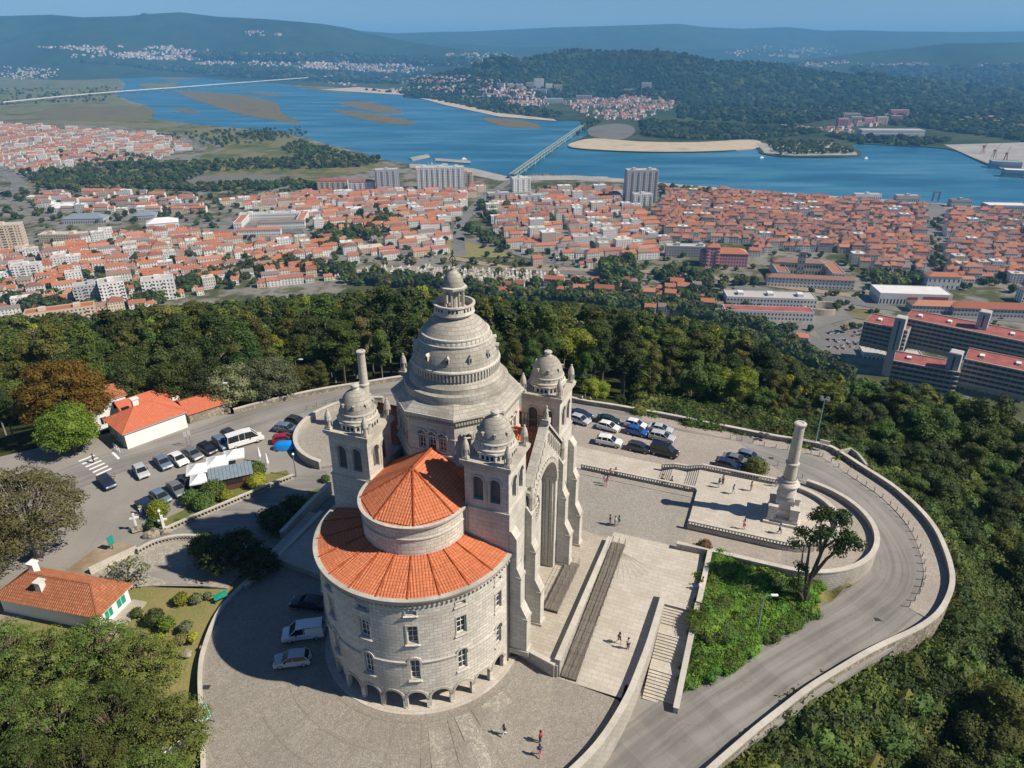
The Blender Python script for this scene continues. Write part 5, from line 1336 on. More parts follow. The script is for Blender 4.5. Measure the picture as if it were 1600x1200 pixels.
mb = MB()
for y in (-1.2, -2.4): mb.tube([(-2.2, y + .6, 0), (-2.2, y + .6, 1)], .05, 5)
mb = MB(); mb.tube([(-1.4, -.2, 1.0), (-1.4, 2.2, 1.0)], .05, 6); mb.tube([(-1.4, -.2, .55), (-1.4, 2.2, .55)], .04, 6)
for y in (-.2, 1, 2.2): mb.tube([(-1.4, y, 0), (-1.4, y, 1.0)], .05, 6)
kind(mb.build('railing', [M('white')], cafe), 'stuff')
# annex with separate roof to the right
pa2 = U(300, 664, 0); ann = empty('annex_building', pa2, ang); tag(ann, 'low annex with orange-red tile roof behind the cafe', 'building')
mb = MB(); mb.box(0, 7.5, .6, 8, -.5, 1.9); mb.build('wall', [M('rubble')], ann)
roof_panel((-.3, .3, 1.9), (7.9, .3, 1.9), (-.3, 4.3, 3.3), (6.6, 4.3, 3.3), rib=.28, amp=.04, mat=M('tile_pink'), parent=ann); roof_panel((7.9, 8.3, 1.9), (-.3, 8.3, 1.9), (6.6, 4.3, 3.3), (-.3, 4.3, 3.3), rib=.28, amp=.04, mat=M('tile_pink'), parent=ann)
roof_panel((7.9, .3, 1.9), (7.9, 8.3, 1.9), (6.6, 4.3, 3.3), (6.6, 4.3, 3.3), rib=.28, amp=.04, mat=M('tile_pink'), parent=ann)
# white house behind the café
pw = U(150, 672, 0); wh = empty('white_house', pw, ang); tag(wh, 'small white two-storey house behind the cafe under the autumn tree', 'house')
mb = MB(); mb.box(0, 6, 0, 6, -.5, 5.2); mb.build('wall', [M('white_wall')], wh); tiled_hip(wh, 0, 6, 0, 6, 5.2, 6.6, M('tile_old'))
fw = flat_map(0, 0, 1, 0, 0, -1)
for s in (1.6, 4.2): simple_window(wh, fw, (s, 1.0, 3.0, 4.4, 'rect')); simple_window(wh, fw, (s, 1.0, .7, 2.1, 'rect'))
fw = flat_map(6, 0, 0, 1, 1, 0)
for s in (1.6, 4.2): simple_window(wh, fw, (s, 1.0, 3.0, 4.4, 'rect'))
# house lower left
pa3, pb3 = U(-40, 1030, 0), U(150, 982, 0); pc3 = U(205, 940, 0)
ang3 = math.atan2(pc3.y - U(160, 985, 0).y, pc3.x - U(160, 985, 0).x)
hs = empty('garden_house', U(160, 985, 0), ang3 + R(90)); tag(hs, 'low white house with weathered orange tile roof and green shutters', 'house')
LW = (pc3 - U(160, 985, 0)).length
mb = MB(); mb.box(0, 14, -LW, 0, -.6, 2.5); mb.build('wall', [M('white_wall')], hs)
fh = flat_map(0, 0, 0, -1, -1, 0)
simple_window(hs, fh, (LW * .3, 1.2, .7, 2.0, 'rect'), 'white', 'teal'); simple_window(hs, fh, (LW * .72, 1.4, .7, 2.1, 'rect'), 'white', 'teal')
tiled_hip(hs, 0, 14, -LW, 0, 2.5, 4.5, M('tile_old'), .6, .3, .06)
for (x, y, h, mt) in ((11.5, -LW * .75, 4.9, 'white_wall'), (8.2, -LW * .25, 4.7, 'offwhite')):
    mb = MB(); mb.box(x, x + .8, y - .4, y + .4, 2.8, h); mb.box(x - .12, x + .92, y - .52, y + .52, h, h + .18); mb.build('chimney', [M(mt)], hs)
mb = MB(); mb.box(-2.0, -.02, -LW - .3, .4, -.5, .12); mb.build('porch_slab', [M('slab_worn')], hs)
# canopies
def canopy(u, v, lab, s=1.6, ang=R(20)):
    r = empty('market_canopy', U(u, v, 0), ang); tag(r, lab, 'canopy', 'white canopies by the kiosk')
    for dx in (-1, 1):
        for dy in (-1, 1): mb = MB(); mb.tube([(dx * s * .93, dy * s * .93, 0), (dx * s * .93, dy * s * .93, 2.2)], .035, 5); mb.build('pole', [M('metal_grey')], r)
    mb = MB(); n = 8
    for k in range(4):
        a0, a1 = R(45 + 90 * k), R(135 + 90 * k); c0, c1 = Vector((math.cos(a0), math.sin(a0), 0)) * s * 1.414, Vector((math.cos(a1), math.sin(a1), 0)) * s * 1.414
        prev = None
        for q in range(n + 1):
            t = q / n; z = 2.2 + .85 * t ** 1.35; p0, p1 = c0 * (1 - t), c1 * (1 - t); p0.z = p1.z = z
            if prev: mb.face([prev[0], prev[1], p1, p0])
            prev = (p0, p1)
        mb.face([Vector((c0.x, c0.y, 1.95)), Vector((c1.x, c1.y, 1.95)), Vector((c1.x, c1.y, 2.2)), Vector((c0.x, c0.y, 2.2))])
    mb.build('fabric', [M('white')], r)
canopy(312, 750, 'white peaked canopy nearest the grey saloon'); canopy(316, 766, 'white canopy in front, low against the kiosk', 1.4); canopy(343, 738, 'white pointed canopy behind the kiosk roof', 1.7); canopy(369, 727, 'white square canopy right of the kiosk roof', 1.6)
# kiosk
kp = U(333, 772, 0); kk = empty('kiosk', kp, R(24)); tag(kk, 'dark red wooden kiosk with blue-grey ribbed metal roof', 'kiosk')
mb = MB(); mb.box(0, 6.0, 0, 2.6, 0, 2.3); mb.build('wall', [M('wood')], kk)
mb = MB()
for k in range(12):
    x0, x1 = -.3 + 6.6 * k / 12, -.3 + 6.6 * (k + 1) / 12
    mb.face([(x0 + .04, -.3, 2.3), (x1 - .04, -.3, 2.3), (x1 - .04, 2.9, 2.9), (x0 + .04, 2.9, 2.9)]); mb.face([(x1 - .04, -.3, 2.3), (x1 + .04, -.3, 2.36), (x1 + .04, 2.9, 2.96), (x1 - .04, 2.9, 2.9)])
mb.build('roof', [M('zinc')], kk)
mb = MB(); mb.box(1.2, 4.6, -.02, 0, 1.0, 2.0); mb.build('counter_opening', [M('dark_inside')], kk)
# closed parasols
for (u, v, lab) in ((407, 722, 'closed white parasol beside the kiosk terrace, left one'), (419, 732, 'closed white parasol near the clipped bushes, right one')):
    r = empty('parasol', U(u, v, 0)); tag(r, lab, 'parasol', 'closed parasols')
    mb = MB(); mb.tube([(0, 0, 0), (0, 0, 2.9)], .04, 6); mb.build('pole', [M('offwhite')], r); mb = MB(); mb.lathe([(.05, 2.95), (.12, 2.6), (.28, 1.2), (.2, .9), (.04, .9)][::-1], 10); mb.build('folded_cloth', [M('white')], r)
# crosses on rough stones, signs, lamps
def rock(name, loc, s, seed, parent=None):
    bm = bmesh.new(); bmesh.ops.create_icosphere(bm, subdivisions=2, radius=1)
    for v in bm.verts: d = noise.noise(v.co * 1.3 + Vector((seed, 0, 0))) * .5 + 1; v.co = Vector((v.co.x * s[0] * d, v.co.y * s[1] * d, max(-.1, v.co.z * s[2] * d)))
    me = bpy.data.meshes.new(name); bm.to_mesh(me); bm.free(); me.materials.append(M('rubble')); return link(name, me, parent, loc)
for (u, v, lab) in ((215, 829, 'white stone cross on a boulder at the left end of the lawn'), (259, 832, 'white stone cross standing by the lamp post')):
    r = empty('stone_cross', U(u, v, 0), R(20)); tag(r, lab, 'cross', 'stone crosses'); rock('boulder', (0, 0, .2), (.8, .7, .7), u, r)
    mb = MB(); mb.box(-.12, .12, -.12, .12, .4, 3.0); mb.box(-.6, .6, -.1, .1, 2.1, 2.35); mb.build('cross', [M('white')], r)
for (u, v, lab) in ((234, 838, 'grey boulder beside the stone cross'), (243, 834, 'brown boulder at the balustrade end')): tag(rock('boulder', U(u, v, 0), (1.0, .8, .9), u), lab, 'boulder')
def lamp(name, p, h, lab, head='arm', mat='metal_green', ang=0):
    r = empty(name, p, ang); tag(r, lab, 'lamp post'); mb = MB(); mb.tube([(0, 0, 0), (0, 0, h)], [.11, .06], 8); mb.build('pole', [M(mat)], r)
    if head == 'arm':
        mb = MB(); mb.tube([(0, 0, h), (.5, 0, h + .25), (1.1, 0, h + .3)], .05, 6); mb.build('arm', [M(mat)], r)
        mb = MB(); mb.box(.8, 1.6, -.16, .16, h + .22, h + .36); mb.build('lamp_head', [M('white')], r)
    elif head == 'globe':
        mb = MB(); mb.lathe([(0, h), (.16, h + .08), (.22, h + .25), (.16, h + .42), (0, h + .48)], 10); mb.build('globe', [M('white')], r, smooth=True)
    else:
        for k in range(4):
            a = k * math.pi / 2 + .4; mb = MB(); Mx = Matrix.Translation((0, 0, h)) @ Matrix.Rotation(a, 4, 'Z'); mb.tube([Mx @ Vector((0, 0, 0)), Mx @ Vector((.6, 0, .05))], .05, 5); mb.box(.45, .95, -.25, .25, -.05, .25, 0, Mx); mb.build('floodlight', [M('metal_grey')], r)
    return r
lamp('floodlight_mast', UF(1273, 697, Zr), 9.2, 'tall pale green floodlight mast at the outer footway', 'flood')
lamp('street_lamp', UF(1182, 992, lambda x, y: Zg(x, y)), 6.0, 'green street lamp with white head on the shrub bank', 'arm', 'metal_green')
lamp('street_lamp', U(257, 833, 0), 3.6, 'lamp post with white globe by the straight balustrade', 'globe', 'offwhite')
lamp('street_lamp', U(463, 745, 0), 4.0, 'thin lamp post near the curved ramp wall', 'globe', 'metal_grey')
lamp('wooden_pole', U(350, 641, 0), 5.5, 'leaning wooden pole by the back wall right of the annex', 'arm', 'wood_pole')
lamp('wooden_pole', UF(466, 598, lambda x, y: 0), 5.0, 'wooden pole among the trees above the back wall', 'arm', 'wood_pole')
# info panel and signs
r = empty('info_panel', U(331, 1133, 0), R(70)); tag(r, 'pale teal information panel at the left edge of the yard', 'sign')
mb = MB(); mb.box(-.55, .55, -.05, .05, .9, 2.4, 0, Matrix.Rotation(R(-18), 4, 'X')); mb.build('panel', [M('teal_pale')], r)
for s in (-.45, .45): mb = MB(); mb.tube([(s, 0, 0), (s, .25, 1.2)], .05, 5); mb.build('post', [M('metal_grey')], r)
for (u, v, lab, dx) in ((293, 698, 'white road sign, left of a pair by the road', 0), (299, 696, 'white road sign, right of a pair by the road', 0)):
    r = empty('road_sign', U(u, v, 0), R(10)); tag(r, lab, 'sign', 'road signs'); mb = MB(); mb.tube([(0, 0, 0), (0, 0, 2.8)], .04, 5); mb.build('post', [M('metal_grey')], r); mb = MB(); mb.box(-.2, .2, -.03, .03, 2.0, 2.9); mb.build('plate', [M('white')], r)
r = empty('notice_board', U(177, 858, 0), R(60)); tag(r, 'teal notice board on the dirt path by the big tree', 'sign'); mb = MB(); mb.box(-.4, .4, -.05, .05, .8, 2.2); mb.build('board', [M('teal')], r); mb = MB(); mb.tube([(0, 0, 0), (0, 0, .85)], .06, 5); mb.build('post', [M('wood')], r)
r = empty('garden_bench', U(346, 937, 0), R(40)); tag(r, 'green garden bench at the edge of the shaded yard', 'bench')
mb = MB(); mb.box(-.8, .8, -.25, .25, .4, .47); mb.build('seat', [M('teal')], r); mb = MB(); mb.box(-.8, .8, .25, .31, .5, .95); mb.build('backrest', [M('teal')], r)
for s in (-.65, .65): mb = MB(); mb.box(s - .05, s + .05, -.22, .28, 0, .4); mb.build('leg', [M('metal_dark')], r)
r = empty('viewing_sign', UF(1287, 702, Zr), R(-30)); tag(r, 'pale tilted viewpoint board on two legs at the parapet', 'sign')
mb = MB(); mb.box(-.8, .8, -.06, .06, 1.4, 2.3, 0, Matrix.Rotation(R(20), 4, 'X')); mb.build('board', [M('offwhite')], r)
for s in (-.5, .5): mb = MB(); mb.tube([(s, 0, 0), (s, -.4, 1.5)], .05, 5); mb.build('leg', [M('offwhite')], r)
# little bastion on the parapet
mb = MB(); P = [UF(u, v, lambda x, y: Zr(x, y) + 1.0) for u, v in ((1312, 706), (1330, 702), (1338, 708), (1352, 726))]
mb.ribbon([Vector((p.x, p.y, Zr(p.x, p.y))) for p in P], 0, .45, -6, 1.1, 0); tag(mb.build('bastion_wall', [M('wallstone')]), 'small projecting bastion in the outer parapet right of the mast', 'wall')
# gate and low shed walls at the bottom left
r = empty('gate_pillars', U(290, 1172, 0), R(55)); tag(r, 'pale gate walls with bent white panel at the bottom left', 'gate')
for s in (-1.9, 1.9): mb = MB(); mb.box(s - .25, s + .25, -.25, .25, 0, 2.2); mb.box(s - .32, s + .32, -.32, .32, 2.2, 2.35); mb.build('pillar', [M('offwhite')], r)
mb = MB(); mb.box(-1.6, 1.6, -.05, .05, .15, 1.7); mb.build('gate_leaf', [M('white')], r)
# small retaining edge and rough stones in garden
for i, (u, v, s) in enumerate(((292, 1022, .6), (318, 1012, .45), (272, 1010, .4))): tag(rock('boulder', U(u, v, 0), (s, s * .8, s * .8), i * 3.3), ['pale boulder by the garden kerb wall', 'upright stone beside the garden kerb', 'small boulder under the yellow bush'][i], 'boulder')
# ------------------------------------------------------------------ terrain of the hill
PLAT = [(p.x, p.y) for p in OUTER] + [(10, 12), (-160, 12), (-190, 90)] + [(p.x, p.y) for p in px([(-120, 735), (40, 672), (100, 655), (150, 640), (250, 632), (330, 634)])]
PA = np.array(PLAT); PBn = np.roll(PA, -1, axis=0)
def plat_dist(X, Y):
    X = np.atleast_1d(np.asarray(X, float)); Y = np.atleast_1d(np.asarray(Y, float)); sh = X.shape; X = X.ravel(); Y = Y.ravel()
    best = np.full(X.shape, 1e9); ins = np.zeros(X.shape, bool)
    for (ax, ay), (bx, by) in zip(PA, PBn):
        dx, dy = bx - ax, by - ay; L = dx * dx + dy * dy + 1e-9
        t = np.clip(((X - ax) * dx + (Y - ay) * dy) / L, 0, 1)
        best = np.minimum(best, np.hypot(X - ax - t * dx, Y - ay - t * dy))
        c = ((ay > Y) != (by > Y)); 
        with np.errstate(divide='ignore', invalid='ignore'): ins ^= c & (X < (bx - ax) * (Y - ay) / (by - ay + 1e-12) + ax)
    return np.where(ins, -best, best).reshape(sh)
ZC = -190.0
_nz = [(rng.uniform(0, 6.28), rng.uniform(0, 6.28), rng.uniform(.006, .03), rng.uniform(0, 6.28)) for _ in range(10)]
def ZT_(X, Y, d=None):
    X = np.asarray(X, float); Y = np.asarray(Y, float)
    d = plat_dist(X, Y) if d is None else np.asarray(d, float)
    k = 1 + .45 * np.clip((X - 30) / 120, 0, 1) * np.clip((400 - Y) / 300, 0, 1) + .42 * np.clip((X - 80) / 220, 0, 1)
    dd = d * k
    z = np.where(dd < 0, -1.2, np.where(dd < 30, -1.5 - dd * .30, -10.5 - (dd - 30) * .325))
    right = np.clip((X - 0) / 10, 0, 1) * np.clip((120 - Y) / 45, 0, 1)
    z = z - right * np.clip(dd / 10, 0, 1) * 5 - right * 3.6
    z = np.where((d < 0), np.minimum(z, -1.2 - 5.5 * np.clip((X - 0) / 10, 0, 1)), z)
    nzv = sum(np.sin(X * f * math.cos(a) + Y * f * math.sin(a) + p) for a, b, f, p in _nz) / 10
    z = z + nzv * np.clip(d / 30, 0, 1) * 5
    return np.maximum(z, ZC - 1.5 + 0 * X)
gx = np.concatenate([np.arange(-1500, -200, 25), np.arange(-200, 200, 6), np.arange(200, 1501, 25)]); gy = np.concatenate([np.arange(0, 220, 6), np.arange(220, 1100, 18)])
GX, GY = np.meshgrid(gx, gy); D = plat_dist(GX, GY); GZ = ZT_(GX, GY, D)
ny, nx = GX.shape; V = np.stack([GX, GY, GZ], -1).reshape(-1, 3)
I = (np.arange(ny - 1)[:, None] * nx + np.arange(nx - 1)[None, :]).ravel(); F = np.stack([I, I + 1, I + nx + 1, I + nx], -1)
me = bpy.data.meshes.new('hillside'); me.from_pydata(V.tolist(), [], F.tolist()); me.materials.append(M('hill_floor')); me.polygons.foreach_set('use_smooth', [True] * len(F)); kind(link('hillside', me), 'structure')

# ------------------------------------------------------------------ foliage
def leafmat(name, cols, sat=1.0, trans=.3):
    t = NT(name); g = t.n('NewGeometry'); o = t.n('ObjectInfo')
    c1 = t.ramp(g.outputs['Random Per Island'], [(i / (len(cols) - 1), c) for i, c in enumerate(cols)])
    hsv = t.n('HueSaturation'); t.l(c1, hsv.inputs['Color'])
    t.l(t.mapr(o.outputs['Random'], 0, 1, .485, .53), hsv.inputs['Hue']); 
    r2 = t.math('FRACT', t.math('MULTIPLY', o.outputs['Random'], 17.3)); t.l(t.mapr(r2, 0, 1, .65, 1.6), hsv.inputs['Value'])
    hsv.inputs['Saturation'].default_value = sat
    tr = t.n('BsdfTranslucent'); t.l(hsv.outputs[0], tr.inputs['Color']); mx = t.n('MixShader'); mx.inputs[0].default_value = trans
    t.done(hsv.outputs[0], .65, .25); t.l(t.b.outputs[0], mx.inputs[1]); t.l(tr.outputs[0], mx.inputs[2]); t.l(mx.outputs[0], t.t.nodes['Material Output'].inputs['Surface'])
    return t.m
LEAF = dict(olive=leafmat('leaf_olive', [(0.060, 0.074, 0.014), (0.108, 0.119, 0.024), (0.158, 0.153, 0.038)]), green=leafmat('leaf_green', [(0.045, 0.074, 0.015), (0.078, 0.116, 0.023), (0.120, 0.156, 0.034)]),
            dark=leafmat('leaf_dark', [(0.030, 0.048, 0.014), (0.051, 0.074, 0.019), (0.083, 0.102, 0.027)]), autumn=leafmat('leaf_autumn', [(0.150, 0.064, 0.011), (0.240, 0.121, 0.016), (0.180, 0.142, 0.020), (0.300, 0.142, 0.027)]),
            bright=leafmat('leaf_bright', [(0.075, 0.156, 0.016), (0.135, 0.234, 0.024), (0.195, 0.270, 0.041)]), grey=leafmat('leaf_grey', [(0.105, 0.128, 0.061), (0.165, 0.185, 0.088), (0.210, 0.227, 0.115)]),
            brown=leafmat('leaf_brown', [(.115, .11, .04), (.165, .15, .06), (.215, .18, .085), (.13, .14, .045)]), lime=leafmat('leaf_lime', [(0.150, 0.199, 0.016), (0.232, 0.256, 0.027), (0.300, 0.284, 0.041)]),
            pine=leafmat('leaf_pine', [(0.054, 0.077, 0.014), (0.098, 0.121, 0.020), (0.147, 0.153, 0.030)]), grove=leafmat('leaf_grove', [(.062, .092, .018), (.115, .150, .030), (.170, .190, .046), (.085, .12, .022)]), rust=leafmat('leaf_rust', [(0.090, 0.057, 0.027), (0.135, 0.078, 0.041)]))
def lobes_mesh(lobes, per, size, seed, core=.78, flat=0.5, up=.35):
    """lobes = (x,y,z, rx,ry,rz); leaf quads spread over the shell of every lobe"""
    r = np.random.default_rng(seed); VV = []; FF = []; n0 = 0
    for (x, y, z, rx, ry, rz) in lobes:
        n = max(8, int(per * (rx * ry + rx * rz + ry * rz) / 3))
        d = r.normal(size=(n, 3)); d /= np.linalg.norm(d, axis=1)[:, None]
        d[:, 2] = np.where((d[:, 2] < -.3) & (r.random(n) < .6), -d[:, 2], d[:, 2])
        rad = r.uniform(.80, 1.10, n)[:, None]; P = np.array([x, y, z]) + d * np.array([rx, ry, rz]) * rad
        nn = d + r.normal(size=(n, 3)) * .5; nn[:, 2] += up; nn /= np.linalg.norm(nn, axis=1)[:, None]
        a = np.cross(nn, r.normal(size=(n, 3))); a /= np.linalg.norm(a, axis=1)[:, None]; b = np.cross(nn, a)
        s = (size * r.uniform(.55, 1.25, n))[:, None]; e = r.uniform(.55, .9, n)[:, None]
        Q = np.stack([P - a * s - b * s * e * .5, P + a * s * .35 - b * s * e, P + a * s * 1.05 + b * s * e * .3, P - a * s * .2 + b * s * e], 1).reshape(-1, 3)
        VV.append(Q); FF.append((np.arange(n)[:, None] * 4 + np.arange(4)) + n0); n0 += 4 * n
    V = np.concatenate(VV); F = np.concatenate(FF).tolist(); Vl = V.tolist()
    bm = bmesh.new(); bmesh.ops.create_icosphere(bm, subdivisions=1, radius=1); iv = [v.co.copy() for v in bm.verts]; fi = [[v.index for v in f.verts] for f in bm.faces]; bm.free()
    for (x, y, z, rx, ry, rz) in lobes:
        k0 = len(Vl); Vl += [(x + v.x * rx * core, y + v.y * ry * core, z + v.z * rz * core) for v in iv]; F += [[i + k0 for i in f] for f in fi]
    return Vl, F
def crown(name, lobes, mat, per=26, size=.42, seed=1, core=.78):
    v, f = lobes_mesh(lobes, per, size, seed, core); me = bpy.data.meshes.new(name); me.from_pydata(v, [], f); me.materials.append(mat); return me
def rlobes(kd, seed):
    r = random.Random(seed); L = []
    if kd == 'euc':      # tall open crown, several storeys
        for k in range(11):
            t = k / 10; z = 6.5 + 10.5 * t; w = 2.6 * math.sin(math.pi * (.25 + .68 * t)) ; a = r.uniform(0, 6.28)
            L.append((w * .75 * math.cos(a), w * .75 * math.sin(a), z, r.uniform(1.1, 1.9), r.uniform(1.1, 1.9), r.uniform(.9, 1.7)))
    elif kd == 'broad':
        L.append((0, 0, 7.2, 2.8, 2.8, 2.6))
        for k in range(13):
            a = k * 2.4 + r.uniform(-.4, .4); e = r.uniform(-.25, .95); rr = 3.2 * math.cos(e) * r.uniform(.8, 1.1)
            L.append((rr * math.cos(a), rr * math.sin(a), 7 + 3.4 * math.sin(e), r.uniform(1.2, 1.9), r.uniform(1.2, 1.9), r.uniform(1.0, 1.5)))
    elif kd == 'pine':
        for k in range(12):
            a = k * 2.4 + r.uniform(-.5, .5); t = k / 11; rr = 3.4 * (1 - t * .75) * r.uniform(.7, 1.1)
            L.append((rr * math.cos(a), rr * math.sin(a), 7.0 + 6.2 * t, r.uniform(1.3, 2.2), r.uniform(1.3, 2.2), r.uniform(.7, 1.1)))
    elif kd == 'cone':
        for k in range(14):
            t = k / 13; rr = 2.9 * (1 - t) ** .8; a = k * 2.4
            L.append((rr * .6 * math.cos(a), rr * .6 * math.sin(a), 2.5 + 12 * t, .6 + rr * .6, .6 + rr * .6, 1.2))
    elif kd == 'shrub':
        for k in range(5):
            a = k * 1.3 + r.uniform(-.4, .4); L.append((.7 * math.cos(a), .7 * math.sin(a), .7 + r.uniform(-.1, .35), r.uniform(.5, .95), r.uniform(.5, .95), r.uniform(.45, .8)))
    return L
def trunk_mesh(name, h, r0, seed, mat, limbs=4):
    r = random.Random(seed); mb = MB(); bend = (r.uniform(-.5, .5), r.uniform(-.5, .5))
    pts = [(bend[0] * (k / 5) ** 2, bend[1] * (k / 5) ** 2, -.5 + (h + .5) * k / 5) for k in range(6)]; mb.tube(pts, [r0 * (1 - .14 * k) for k in range(6)], 6)
    for k in range(limbs):
        a = r.uniform(0, 6.28); z0 = h * r.uniform(.45, .85); q = Vector((bend[0] * .4, bend[1] * .4, z0)); e = q + Vector((math.cos(a) * 2.2, math.sin(a) * 2.2, r.uniform(1.2, 2.4)))
        mb.tube([q, (q + e) / 2 + Vector((0, 0, .2)), e], [r0 * .45, r0 * .3, r0 * .12], 5)
    return mb.mesh(name, [mat], True)
KINDS = [('euc', 'olive', 'bark_pale'), ('euc', 'green', 'bark_pale'), ('broad', 'green', 'bark'), ('broad', 'dark', 'bark'), ('pine', 'pine', 'bark'), ('pine', 'dark', 'bark'), ('euc', 'dark', 'bark_pale'), ('broad', 'olive', 'bark'), ('cone', 'dark', 'bark'), ('broad', 'lime', 'bark'), ('broad', 'grey', 'bark_pale'), ('euc', 'brown', 'bark_pale'), ('euc', 'lime', 'bark_pale')]
TREES = []; FINE = []
for i, (kd, lf, bk) in enumerate(KINDS):
    for s in range(2):
        L = rlobes(kd, 10 * i + s); cr = crown('crown', L, LEAF[lf], 34, .40, 100 + 10 * i + s)
        tr = trunk_mesh('trunk', 12 if kd == 'euc' else (10 if kd in ('pine', 'cone') else 6.5), .26, 10 * i + s, M(bk), 5)
        FINE.append(crown('crown', L, LEAF[lf], 130, .19, 500 + 10 * i + s))
        TREES.append((cr, tr, kd, lf, 18 if kd == 'euc' else (13.8 if kd in ('pine', 'cone') else 10.8)))
EDGE = np.array([(-100, 470), (0, 474), (60, 484), (130, 492), (170, 482), (250, 470), (330, 442), (400, 424), (470, 418), (560, 436), (650, 446), (740, 456), (800, 470), (880, 470), (1000, 484), (1100, 500), (1180, 520), (1250, 566), (1320, 590), (1400, 594), (1600, 604), (1750, 606)], float)
CLEAR = [(1235, 505, 1320, 560)]
pts = []
step = 7.2
for yy in np.arange(30, 800, step):
    st = step if yy < 330 else step * 1.25
    for xx in np.arange(-560, 640, st):
        pts.append((xx + rng.uniform(-.42, .42) * st, yy + rng.uniform(-.42, .42) * st))
pts = np.array(pts); dd = plat_dist(pts[:, 0], pts[:, 1]); zz = ZT_(pts[:, 0], pts[:, 1], dd)
keep = []
for (x, y), d, z in zip(pts, dd, zz):
    if d < 3.0 or z < ZC + 3: continue
    u, v, dep = PR(x, y, z)
    if u < -60 or u > 1660 or v > 1290: continue
    # kinds by place
    rr = rng.random(); near_wall = d < 9
    if x > 42 and y < 120: k = rng.choice([2, 3, 4, 7, 3, 5], p=[.2, .25, .15, .15, .15, .1])
    elif x < -60 and y < 190: k = rng.choice([0, 1, 2, 3, 6, 7], p=[.2, .2, .15, .2, .15, .1])
    elif x > 40: k = rng.choice([0, 1, 3, 4, 5, 6, 8, 2, 12, 9], p=[.14, .12, .15, .14, .13, .1, .09, .05, .04, .04])
    else: k = rng.choice([0, 1, 6, 3, 2, 4, 5, 9, 10, 11, 12], p=[.24, .18, .15, .1, .09, .06, .05, .03, .03, .03, .04])
    hs = rng.uniform(.7, 1.28)
    if near_wall: hs *= .55
    if x > 42 and y < 120: hs *= .62
    ti = int(k) * 2 + int(rng.integers(2)); top = TREES[ti][4] * hs
    ut, vt, _ = PR(x, y, z + top)
    if vt < np.interp(ut, EDGE[:, 0], EDGE[:, 1]): 
        hs *= .6; ut, vt, _ = PR(x, y, z + TREES[ti][4] * hs)
        if vt < np.interp(ut, EDGE[:, 0], EDGE[:, 1]): continue
    # keep trees off the outlook of the road and wall
    if y < 130 and x > 20 and PR(x, y, z + TREES[ti][4] * hs)[2] > 0:
        pz = z + TREES[ti][4] * hs
        lim = Zr(x, y) - 1.8 + d * .08
        if pz > lim: hs *= max(.3, (lim - z) / max(.1, pz - z)) if lim > z else .3
    if x < -40 and d < 7 and y > 120: hs *= .8
    keep.append((x, y, z, ti, hs, dep, ut, vt))
keep.sort(key=lambda q: q[5] / q[4])
# rough visibility: a coarse picture buffer, near trees first
buf = np.zeros((160, 120), bool); indiv = []; rest = []
for q in sorted(keep, key=lambda q: q[5]):
    u, v = q[6], q[7]; vis = 0
    for du in (-8, 0, 8):
        iu, iv = int((u + du) / 10), int((v + 5) / 10)
        if 0 <= iu < 160 and 0 <= iv < 120 and not buf[iu, iv]: vis += 1
    w_ = 3.0 * q[4] * FPX / q[5]; h_ = TREES[q[3]][4] * q[4] * .6 * FPX / q[5]
    for iu in range(int((u - w_) / 10), int((u + w_) / 10) + 1):
        for iv in range(int((v + 6) / 10), int((v + h_) / 10) + 1):
            if 0 <= iu < 160 and 0 <= iv < 120: buf[iu, iv] = True
    (indiv if vis >= 1 and -10 < u < 1610 else rest).append(q)
indiv.sort(key=lambda q: -q[4] / q[5]); MAXT = 262
rest += indiv[MAXT:]; indiv = indiv[:MAXT]
KN = dict(euc='eucalyptus', broad='broadleaf tree', pine='pine', cone='conifer'); CN = dict(olive='olive-green', green='mid-green', dark='dark green', pine='yellowish green', lime='lime-green', grey='grey-green', brown='brownish')
def place_name(u, v):
    if u > 1380 and v > 700: return 'on the steep slope below the right parapet'
    if u > 1180 and v > 950: return 'on the slope at the lower right corner'
    if u > 1200: return 'in the wood between the mast and the hospital'
    if u > 860: return 'in the wood right of the dome'
    if u > 480: return 'in the wood directly behind the dome'
    if u > 180: return 'in the wood above the cafe and back road'
    return 'in the wood at the left edge'
for (x, y, z, ti, hs, dep, u, v) in indiv:
    cr, tr, kd, lf, H_ = TREES[ti]; ang = rng.uniform(0, 6.28)
    r_ = empty(dict(euc='eucalyptus_tree', broad='broadleaf_tree', pine='pine_tree', cone='conifer_tree')[kd], (x, y, z), ang); s2 = hs * rng.uniform(.9, 1.1); r_.scale = (s2 * 1.08, s2 * 1.08, hs)
    size = 'tall' if H_ * hs > 15 else ('low' if H_ * hs < 7.5 else 'mid-sized'); pl = place_name(u, v)
    tag(r_, '%s %s %s %s' % (size, CN[lf], KN[kd], pl), 'tree', '%s %s %s %s' % (size, CN[lf], KN[kd], pl))
    link('trunk', tr, r_); link('crown', FINE[ti] if dep < 190 else cr, r_)

